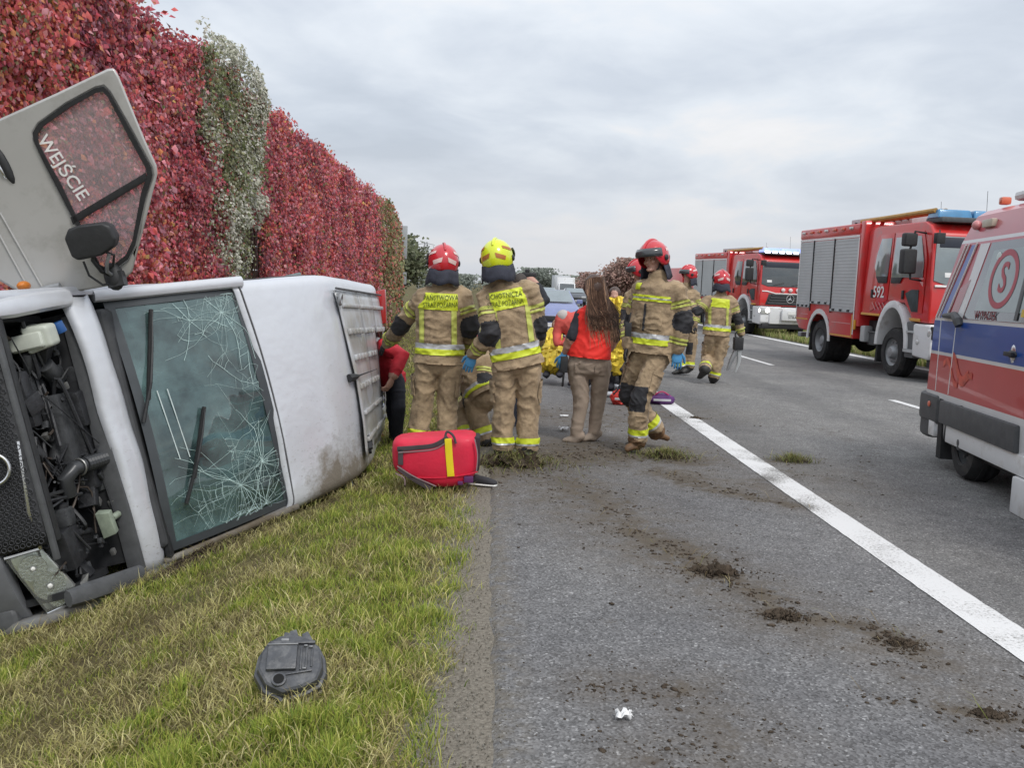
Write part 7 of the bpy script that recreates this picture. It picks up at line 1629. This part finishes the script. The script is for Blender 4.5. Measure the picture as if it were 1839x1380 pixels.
# the casualty being helped out of the van
def trapped():
    s = Fig('person', 'casualty in red jacket and black trousers climbing out of the hole in the van roof', 9.5, dict(head=(672, 640, .55), neck=(677, 630, .35), shL=(672, 655, .25), shR=(690, 622, .12), elR=(722, 640, .0), wrR=(706, 676, -.12), pelvis=(705, 680, .35), hipL=(708, 690, .35), hipR=(712, 684, .2), knR=(716, 735, .0), anR=(713, 788, .05), toeR=(722, 797, -.08), knL=(706, 735, .25), anL=(708, 786, .2), toeL=(714, 796, .1)))
    mb = MB(); s.legs(mb, (.088, .072, .06, .052)); s.torso(mb, [(-.05, .16, .12), (.3, .16, .12), (.7, .17, .12), (.9, .13, .09), (.97, .06, .06)]); s.arms(mb, (.09, .08, .068, .052)); s.head(mb, (.6, -.6, -.2))
    def rules(s, C, nm, t, mi):
        mi[:] = 1; mi[np.char.startswith(nm, 'th') | (np.char.startswith(nm, 'sh') & (np.char.str_len(nm) == 3))] = 0; mi[np.char.startswith(nm, 'ft')] = 3; mi[nm == 'head'] = 2; mi[np.char.startswith(nm, 'fo') & (t > .97)] = 2
    s.finish_body(mb, .012, rules, [mat('black_trousers', (.016, .018, .026), .85, var=.3), mat('red_jacket', (.52, .02, .035), .75, var=.2, nscale=9), SKIN, mat('dark_shoe', (.03, .03, .03), .6)], .010, 12.)
    glove(s, 'R', (-.35, -.2, -.8), (-.8, .3, 0), 1, SKIN, 1.15, .45, 'hand')
trapped()
print('people built', round(time.time()-T0, 1))

# ------------------------------------------------------------------ things lying about
def rucksack():
    Y = 7.0; e = empty('rucksack', G(780, 872)); tag(e, 'big red medical rucksack with a yellow strip lying at the firefighters\' feet', 'rucksack')
    RB = mat('bag_red', (.60, .012, .045), .6, var=.12, nscale=6, bump=.25, bscale=30, coat=.1); PIP = mat('bag_piping', (.25, .17, .18), .6); GRY = mat('bag_strap', (.06, .045, .05), .8, var=.2)
    out = [(703, 800), (706, 789), (720, 784), (790, 781), (845, 777), (857, 782), (861, 800), (861, 840), (852, 856), (838, 870), (800, 876), (770, 872), (712, 850), (704, 838)]
    mb = MB(); F0 = [atY(*q, Y) for q in out]; c = np.mean(F0, 0); rows = []
    for off, k in ((.16, .86), (.13, .96), (.0, 1.0), (-.13, 1.0), (-.19, .955), (-.225, .86), (-.24, .6), (-.245, .25)):
        rows.append([c+(p-c)*k+np.array([0, off+.12, 0]) for p in F0])
    mb.loft(rows); o = mb.build('bag_shell', RB, e, world=True, smooth=60, subsurf=1)
    yf = Y-.125
    def pt(px, py, d=0): return atY(px, py, Y)+np.array([0, -.105-d, 0])
    def strap(pts, w, m, nm, d=.012):
        P = [pt(*q, d) for q in pts]; mb = MB(); P = spline(P, 4)
        rings = []
        for i in range(len(P)):
            t = norm(P[min(i+1, len(P)-1)]-P[max(i-1, 0)]); sd = norm(np.cross(t, (0, 1, 0)))*w*.5; n = np.array([0, -.006, 0]); rings.append([P[i]-sd-n, P[i]+sd-n, P[i]+sd+n, P[i]-sd+n])
        mb.loft(rings); return mb.build(nm, m, e, world=True, bevel=.002)
    strap([(806, 783), (808, 815), (811, 850)], .052, mat('strip_yellow', (.80, .62, .015), .5, var=.06), 'yellow_strip', .020)
    strap([(716, 802), (745, 800), (780, 796), (806, 782)], .034, GRY, 'shoulder_strap'); strap([(718, 808), (750, 806), (782, 802), (803, 790)], .008, PIP, 'piping', .016)
    strap([(722, 803), (722, 830)], .038, GRY, 'shoulder_strap'); strap([(718, 836), (745, 855), (775, 872)], .034, GRY, 'shoulder_strap'); strap([(716, 832), (745, 850), (785, 868)], .008, PIP, 'piping', .016)
    strap([(713, 845), (728, 853), (730, 866)], .008, PIP, 'piping', .014); strap([(735, 852), (790, 853), (835, 848), (858, 842)], .008, RB, 'seam', .012); strap([(853, 785), (858, 812), (856, 842)], .008, PIP, 'piping', .01)
    mb = MB(); mb.tube(spline([pt(800, 784, .02), pt(804, 772, .0), pt(815, 778, .02), pt(820, 792, .03)], 4), .010, 6); mb.build('handle', GRY, e, world=True)
    mb = MB(); mb.box(atY(856, 812, Y+.05), (.05, .22, .26)); mb.build('side_pocket', mat('bag_dark', (.03, .02, .025), .8), e, world=True, bevel=.02)
    mb = MB(); A = pt(842, 856, .0); mb.box(A, (.07, .03, .05)); mb.box(A+(-.06, .0, -.03), (.04, .02, .03)); mb.build('buckle', mat('purple_buckle', (.10, .02, .10), .5), e, world=True, bevel=.008)
rucksack()
def shoe(px, py, label, m1, m2, s=1.0, rz=0.0):
    p = G(px, py); e = empty('shoe', M=Matrix.Translation(Vector(p)) @ Matrix.Rotation(rz, 4, 'Z')); tag(e, label, 'shoe')
    mb = MB(); ring_tube(mb, [(-.11*s, 0, .03), (-.05*s, 0, .045), (.04*s, 0, .04), (.11*s, 0, .03)], [.034*s, .04*s, .042*s, .034*s], [.03*s, .042*s, .035*s, .024*s], (0, 1, 0), 12); mb.build('upper', m1, e, smooth=60)
    mb = MB(); ring_tube(mb, [(-.12*s, 0, .012), (0, 0, .012), (.12*s, 0, .012)], [.036*s, .045*s, .036*s], [.012, .012, .012], (0, 1, 0), 12); mb.build('sole', m2, e)
    mb = MB(); mb.ell((-.06*s, 0, .075*s), (.045*s, .03*s, .018), 12, 6); mb.build('opening', DARKM, e)
WHITE = mat('white_rubber', (.72, .72, .70), .5, var=.1); DKF = mat('dark_fabric', (.03, .03, .035), .8)
shoe(866, 873, 'white and black shoe beside the rucksack corner', DKF, WHITE, .9, -.3)
def paper(px, py, w, label, seed, h=.02):
    p = G(px, py); e = empty('paper_scrap', p); tag(e, label, 'litter', 'white scraps on the asphalt'); rows = []
    for i in range(7):
        rows.append([((j/6-.5)*w*(1+.2*math.sin(i+seed)), (i/6-.5)*w*.7, .006+h*(.5+mnoise.noise(Vector((i*.7+seed, j*.7, 0))))) for j in range(7)])
    mb = MB(); mb.grid(rows); mb.build('sheet', mat('paper_white', (.76, .76, .76), .7, var=.06), e, smooth=25, solid=.002)
paper(1120, 1294, .055, 'crumpled white paper scrap near the bottom of the shoulder', 1.0, .035)
paper(1012, 775, .11, 'white crumpled pad on the dirt beside the woman in the red vest', 4.0, .05)
paper(1013, 748, .10, 'flat white sheet on the shoulder behind the crumpled pad', 9.0, .008)
# broken headlamp housing in the grass
def lamp_unit():
    base = G(520, 1262); e = empty('lamp_housing', base); tag(e, 'broken black plastic headlamp housing lying in the grass', 'car part')
    n = norm((.05, -.62, .78)); out = [(455, 1218), (462, 1187), (478, 1163), (503, 1150), (530, 1148), (556, 1152), (575, 1166), (586, 1188), (588, 1214), (578, 1240), (545, 1257), (506, 1267), (472, 1250)]
    P0 = np.array([atPlane(*q, base+n*.02, n) for q in out]); c = P0.mean(0); PL = mat('lamp_plastic', (.06, .063, .07), .38, var=.25, nscale=30, bump=.2, bscale=70, dirt=(.16, .16, .16), dirt_amt=.4, dscale=12)
    u = norm(P0[8]-P0[0]); v = np.cross(n, u)
    mb = MB(); rows = [[c+(p-c)*k+n*h for p in P0] for h, k in ((-.07, .86), (-.03, .99), (.0, 1.0), (.018, .97), (.022, .90), (.055, .86), (.062, .80), (.064, .4))]; mb.loft(rows); mb.build('housing', PL, e, world=True, smooth=35)
    def q(a, b, h=.066): return c+u*a+v*b+n*h
    def blk(name, a, b, w, l, h, m=PL, rot=0):
        mb = MB(); R3 = np.stack([u*math.cos(rot)+v*math.sin(rot), -u*math.sin(rot)+v*math.cos(rot), n], 1); mb.box(q(a, b, .060+h/2), (w, l, h), R3); mb.build(name, m, e, world=True, bevel=.004)
    blk('raised_panel', -.035, .0, .11, .10, .022); blk('side_rib', .035, .0, .008, .10, .012); blk('side_rib', .055, .0, .008, .09, .012); blk('side_rib', .075, .0, .008, .075, .010); blk('cross_rib', .0, .065, .17, .012, .016); blk('cross_rib', .02, -.06, .12, .008, .012, PL, .15)
    LG = mat('lamp_edge', (.22, .225, .23), .4); blk('edge_line', -.035, .052, .115, .004, .026, LG); blk('clip', .05, .05, .014, .006, .016, LG); blk('clip', .07, .045, .014, .006, .016, LG); blk('clip', .05, -.045, .014, .006, .016, LG); blk('clip', -.03, .078, .03, .012, .014, LG)
    mb = MB(); mb.cyl(q(-.04, -.085, .05), q(-.04, -.085, .072), .028, 16); s_ = mb.build('bulb_socket', PL, e, world=True, bevel=.003); mb = MB(); mb.cyl(q(-.04, -.085, .0725), q(-.04, -.085, .074), .020, 16); mb.build('bulb_hole', mat('deep_black', (.004, .004, .004), .9), s_, world=True)
    for a, b, r in ((.0, .115, .3), (-.03, .105, -.2), (.05, .105, .5)): mb = MB(); R3 = np.stack([u*math.cos(r)+v*math.sin(r), -u*math.sin(r)+v*math.cos(r), n], 1); mb.box(q(a, b, .03), (.028, .05, .014), R3); mb.build('mount_tab', PL, e, world=True, bevel=.003)
    mb = MB(); mb.tube([c+(P0[12]-c)*1.0-n*.02, c+(P0[11]-c)*1.02-n*.02, c+(P0[10]-c)*1.02-n*.02, c+(P0[9]-c)*1.0-n*.01], .010, 6); mb.build('rim_strip', mat('rim_beige', (.28, .26, .21), .5), e, world=True)
lamp_unit()
# bags and clothes dropped on the shoulder
def soft_bag(name, label, cat, px, py, r, col, seed, extra=None):
    p = G(px, py); e = empty(name, p); tag(e, label, cat); mb = MB(); mb.ell((0, 0, r[2]*.8), r, 26, 16); crumple(mb, .25*min(r), 3.2/max(r), seed); mb.build('bag_shell' if cat == 'bag' else 'cloth', col, e, smooth=40)
    if extra: extra(e)
def _strap(m, r):
    def f(e): mb = MB(); mb.tube(spline([(-r[0]*.7, -r[1]*.3, r[2]*1.2), (0, -r[1]*.6, r[2]*2.1), (r[0]*.7, -r[1]*.3, r[2]*1.2)], 5), .012, 6); mb.build('carry_strap', m, e); mb = MB(); mb.box((0, -r[1]*1.0, r[2]*.8), (r[0]*1.2, .012, .03)); mb.build('reflective_strip', SILV, e, bevel=.004)
    return f
soft_bag('bag', 'small red bag standing at the walking firefighter\'s feet', 'bag', 1112, 727, (.13, .10, .11), mat('small_bag_red', (.55, .04, .03), .6, var=.2), 3., _strap(DKF, (.13, .10, .11)))
soft_bag('bag', 'purple bag lying beside the white edge line behind the walking firefighter', 'bag', 1186, 726, (.20, .12, .085), mat('purple_cloth', (.09, .025, .13), .7, var=.3), 6., _strap(mat('magenta', (.45, .04, .13), .6), (.20, .12, .085)))
soft_bag('jacket', 'black jacket in the heap of clothes behind the woman', 'clothes', 1112, 700, (.24, .15, .14), DKF, 2.)
soft_bag('shirt', 'pale crumpled cloth in front of the black jacket behind the woman', 'clothes', 1090, 702, (.26, .12, .06), mat('pale_cloth', (.55, .56, .6), .8, var=.2), 8.)
soft_bag('towel', 'white crumpled towel lowest in the heap behind the woman', 'clothes', 1088, 712, (.20, .10, .04), mat('white_cloth', (.7, .7, .72), .8, var=.1), 5.)
soft_bag('draped_cloth', 'tall magenta cloth draped beside the sitting casualty in foil', 'clothes', 967, 668, (.14, .09, .42), mat('magenta_cloth', (.5, .02, .16), .7, var=.2), 4.)
# rescue tool carried by the firefighter on the lane
tl = empty('rescue_tool', atY(1326, 612, 16.1)); tag(tl, 'dark rescue tool hanging from the hand of the firefighter on the lane', 'rescue tool')
mb = MB(); mb.box((0, 0, -.05), (.16, .14, .22)); mb.build('tool_motor', BLK, tl, bevel=.02); mb = MB(); mb.tube([(0, 0, -.1), (-.10, 0, -.34), (-.16, 0, -.52)], [.05, .04, .02], 8); mb.build('tool_arm', STEEL, tl); mb = MB(); mb.tube([(.02, 0, -.1), (.03, 0, -.36), (-.02, 0, -.54)], [.05, .035, .02], 8); mb.build('tool_arm', ALUS, tl); mb = MB(); mb.torus((0, 0, .1), (0, 1, 0), .06, .014, 14, 6); mb.build('handle', BLK, tl)

# ------------------------------------------------------------------ background
def small_car(name, label, cat, M, paint, detail=True, group=None):
    t = empty(name, M=M); tag(t, label, cat, group)
    prof = [(-2.1, .35), (-2.15, .8), (-2.0, 1.02), (-1.45, 1.08), (-.95, 1.40), (.25, 1.42), (.95, 1.04), (1.75, .92), (2.05, .72), (2.08, .35)]
    mb = side_prism(prof, -.86, .86); V = mb.v[0]; V[:, 1] *= np.interp(V[:, 2], [.3, 1.0, 1.42], [1, 1, .80]); mb.build('body', paint, t, bevel=.07, seg=3)
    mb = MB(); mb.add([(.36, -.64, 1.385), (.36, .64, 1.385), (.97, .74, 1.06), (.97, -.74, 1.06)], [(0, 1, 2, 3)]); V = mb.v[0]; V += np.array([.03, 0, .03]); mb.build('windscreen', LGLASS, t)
    for s in (-1, 1):
        mb = MB(); mb.add([(-1.25, s*.85, 1.09), (.75, s*.85, 1.09), (.2, s*.72, 1.36), (-.9, s*.72, 1.36)], [(0, 1, 2, 3)]); mb.build('side_window', DGLASS, t)
        mb = MB(); mb.box((2.0, s*.62, .74), (.18, .36, .15)); mb.build('headlamp', LENS, t, bevel=.03); mb = MB(); mb.box((.72, s*.95, 1.1), (.12, .18, .13)); mb.build('mirror', paint, t, bevel=.03)
        for x in (-1.3, 1.3): mb = MB(); mb.cyl((x, s*.68, .32), (x, s*.88, .32), .32, 20); w = mb.build('wheel', TYRE, t, bevel=.03); mb = MB(); mb.cyl((x, s*.85, .32), (x, s*.885, .32), .19, 16); mb.build('rim', STEEL, w)
    mb = MB(); mb.box((2.07, 0, .62), (.06, .8, .16)); mb.build('grille', BLK, t, bevel=.02); mb = MB(); mb.box((2.10, 0, .45), (.03, .52, .11)); mb.build('number_plate', REFLW, t)
    return t
BLUEV = mat('car_blue', (.17, .20, .38), .35, var=.1, coat=.6); SILVER = mat('car_silver', (.42, .44, .46), .35, .4, coat=.5); DRKC = mat('car_dark', (.05, .055, .065), .35, coat=.5)
small_car('car', 'blue and white car parked on the shoulder behind the sitting casualty', 'car', vmat(1.75, 29, .02, -.015), BLUEV)
for (x, y, a, m, lab) in ((3.6, 62, .0, SILVER, 'silver car queueing beyond the blue one'), (7.0, 78, .0, DRKC, 'dark distant car in the queue on the lane'), (4.2, 86, 0, mat('car_white', (.65, .66, .67), .4, coat=.4), 'white distant car at the end of the queue')): small_car('car', lab, 'car', vmat(x, y, a, -.01*x), m, False, 'cars queueing in the distance')
def lorry(x, y, label, m, k=.66):
    t = empty('lorry', M=vmat(x, y, 0, -.01*x) @ Matrix.Scale(k, 4)); tag(t, label, 'lorry', 'lorries in the distance')
    mb = MB(); mb.box2((-8, -1.25, 1.0), (-1.4, 1.25, 3.6)); mb.build('cargo_box', m, t, bevel=.04); side_prism([(-1.2, .6), (-1.2, 2.7), (.4, 2.8), (.95, 1.9), (1.0, .5)], -1.15, 1.15).build('cab', m, t, bevel=.08)
    mb = MB(); mb.add([(.46, -1.0, 2.7), (.46, 1.0, 2.7), (.99, 1.05, 1.9), (.99, -1.05, 1.9)], [(0, 1, 2, 3)]); mb.v[0] += np.array([.03, 0, 0]); mb.build('windscreen', DGLASS, t)
    mb = MB(); mb.box((1.0, 0, .7), (.1, 2.2, .4)); mb.build('bumper', GREYP, t, bevel=.04)
    for xx in (0, -6):
        for s in (-1, 1): mb = MB(); mb.cyl((xx, s*.85, .48), (xx, s*1.18, .48), .48, 18); mb.build('wheel', TYRE, t, bevel=.03)
lorry(7.2, 88, 'white box lorry queueing in the distance above the woman\'s shoulder', WHITEP); lorry(9.2, 118, 'pale lorry farthest away beside the white box lorry', mat('pale_grey', (.5, .52, .54), .5), .8)
BARK = mat('bark', (.09, .07, .055), .95, var=.3, nscale=12)
def tree(x, y, h, r, cols, label, seed, name='tree', n=1500, trunk=.25):
    z0 = float(zg(x)); e = empty(name, (x, y, z0)); tag(e, label, 'tree', 'trees along the horizon'); rg = random.Random(seed); mb = MB(); tips = []
    mb.tube([(0, 0, 0), (rg.uniform(-.1, .1)*r, 0, h*.4), (rg.uniform(-.15, .15)*r, 0, h*.8)], [trunk, trunk*.7, trunk*.25], 7)
    for k in range(7):
        a = rg.uniform(0, 6.28); zz = h*rg.uniform(.3, .65); tp = (math.cos(a)*r*.75, math.sin(a)*r*.75, zz+h*rg.uniform(.1, .3)); mb.tube([(0, 0, zz), (tp[0]*.5, tp[1]*.5, zz+h*.1), tp], [trunk*.4, trunk*.25, trunk*.08], 5); tips.append(tp)
    mb.build('trunk', BARK, e)
    cl = np.array([(rg.gauss(0, .5)*r, rg.gauss(0, .5)*r, h*rg.uniform(.35, .95)) for _ in range(26)]+tips); cl[:, 0] *= np.clip(1.25-cl[:, 2]/h*.8, .3, 1); n = int(n*2.2); q = rng.integers(0, len(cl), n)
    P = cl[q]+rng.normal(0, 1, (n, 3))*r*.17; P[:, 2] = np.clip(P[:, 2], h*.12, h*1.05); sh = rng.uniform(.6, 1.25, (n, 1))*(.75+.5*rng.random((len(cl), 1)))[q]; c = np.array(cols)[rng.integers(0, len(cols), n)]*sh
    o = leaf_mass(P, np.tile([0, -.7, .7], (n, 1))+rng.normal(0, .4, (n, 3)), r*(.055+.06*rng.random(n)), c, 'crown', e, droop=.2); o['kind'] = 'stuff'
GR = [(.12, .14, .08), (.16, .18, .10), (.20, .21, .13)]; RD = [(.36, .22, .19), (.42, .27, .22), (.30, .21, .17)]; HZ = [(.26, .29, .25), (.30, .33, .29), (.23, .26, .22)]  # rust and far green palettes paled: distance haze put into the leaf colours
tree(-6.3, 66, 5.2, 2.6, GR, 'dark green bushy tree just past the end of the noise barrier', 1, n=2500)
tree(-3.2, 80, 2.9, 1.2, GR, 'small slim tree seen between the red and yellow helmets', 2, n=1500, trunk=.12)
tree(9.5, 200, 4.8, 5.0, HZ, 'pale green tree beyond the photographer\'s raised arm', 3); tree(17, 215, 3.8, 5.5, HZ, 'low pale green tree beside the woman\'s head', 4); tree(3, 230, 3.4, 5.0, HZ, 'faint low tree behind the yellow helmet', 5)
tree(13.2, 92, 4.3, 2.6, RD, 'rust red tree behind the walking firefighter\'s helmet', 6, n=2500); tree(11.2, 100, 3.0, 2.4, RD, 'low rust red bush between the woman and the walking firefighter', 7, n=2000); tree(17.5, 120, 4.4, 4.0, RD, 'brownish red tree to the side of the engines', 8, n=1800)
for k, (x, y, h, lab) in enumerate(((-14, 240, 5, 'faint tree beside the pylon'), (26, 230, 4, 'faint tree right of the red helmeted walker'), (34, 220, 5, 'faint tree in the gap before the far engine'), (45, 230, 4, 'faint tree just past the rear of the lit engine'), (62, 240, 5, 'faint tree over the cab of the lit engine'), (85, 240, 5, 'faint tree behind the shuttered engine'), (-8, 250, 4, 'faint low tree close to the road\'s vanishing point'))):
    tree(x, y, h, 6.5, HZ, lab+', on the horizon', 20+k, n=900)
# sign at the end of the barrier and distant masts
sg = empty('road_sign', atY(722, 520, 47)); tag(sg, 'grey back of a tall road sign at the far end of the noise barrier', 'road sign')
b0 = atY(722, 520, 47); mb = MB(); mb.box((0, 0, .6), (.09, .09, 5.0)); mb.build('post', STEEL, sg); mb = MB(); mb.box((-.1, -.06, 2.3), (.62, .04, 1.6)); mb.build('sign_panel', mat('sign_grey', (.33, .35, .36), .6), sg, bevel=.01); mb = MB(); mb.box((-.1, -.06, .55), (.62, .04, .6)); mb.build('sign_panel', MATS['sign_grey'], sg, bevel=.01)
def pylon(px, Y, h, w, label):
    b = atY(px, 510, Y); z0 = -1.0; e = empty('pylon', (b[0], Y, z0)); tag(e, label, 'pylon'); mb = MB(); lv = np.linspace(0, 1, 9)
    for sx in (-1, 1):
        for sy in (-1, 1): mb.tube([(sx*w*(1-.85*t), sy*w*(1-.85*t), h*t) for t in lv], .09, 4)
    for a, b2 in zip(lv[:-1], lv[1:]):
        wa, wb = w*(1-.85*a), w*(1-.85*b2)
        for sx in (-1, 1): mb.tube([(sx*wa, -wa, h*a), (-sx*wb, -wb, h*b2)], .05, 4)
    mb.build('lattice', STEEL, e)
    for t in (.68, .82, .94): mb = MB(); mb.tube([(-w*1.2, 0, h*t), (0, 0, h*t+.5), (w*1.2, 0, h*t)], .08, 4); mb.build('cross_arm', STEEL, e)
pylon(763, 260, 13, 2.0, 'faint lattice pylon on the horizon beside the red helmet')
lp = empty('lamp_post', (float(atY(752, 510, 110)[0]), 110, -.5)); tag(lp, 'slim distant lamp post beside the red helmet', 'lamp post'); mb = MB(); mb.tube([(0, 0, 0), (0, 0, 3.2), (.15, 0, 3.5), (.6, 0, 3.55)], [.08, .06, .05, .04], 6); mb.build('pole', STEEL, lp); mb = MB(); mb.box((.7, 0, 3.54), (.4, .15, .08)); mb.build('lamp_head', ALUS, lp, bevel=.02)
print('all built', round(time.time()-T0, 1))
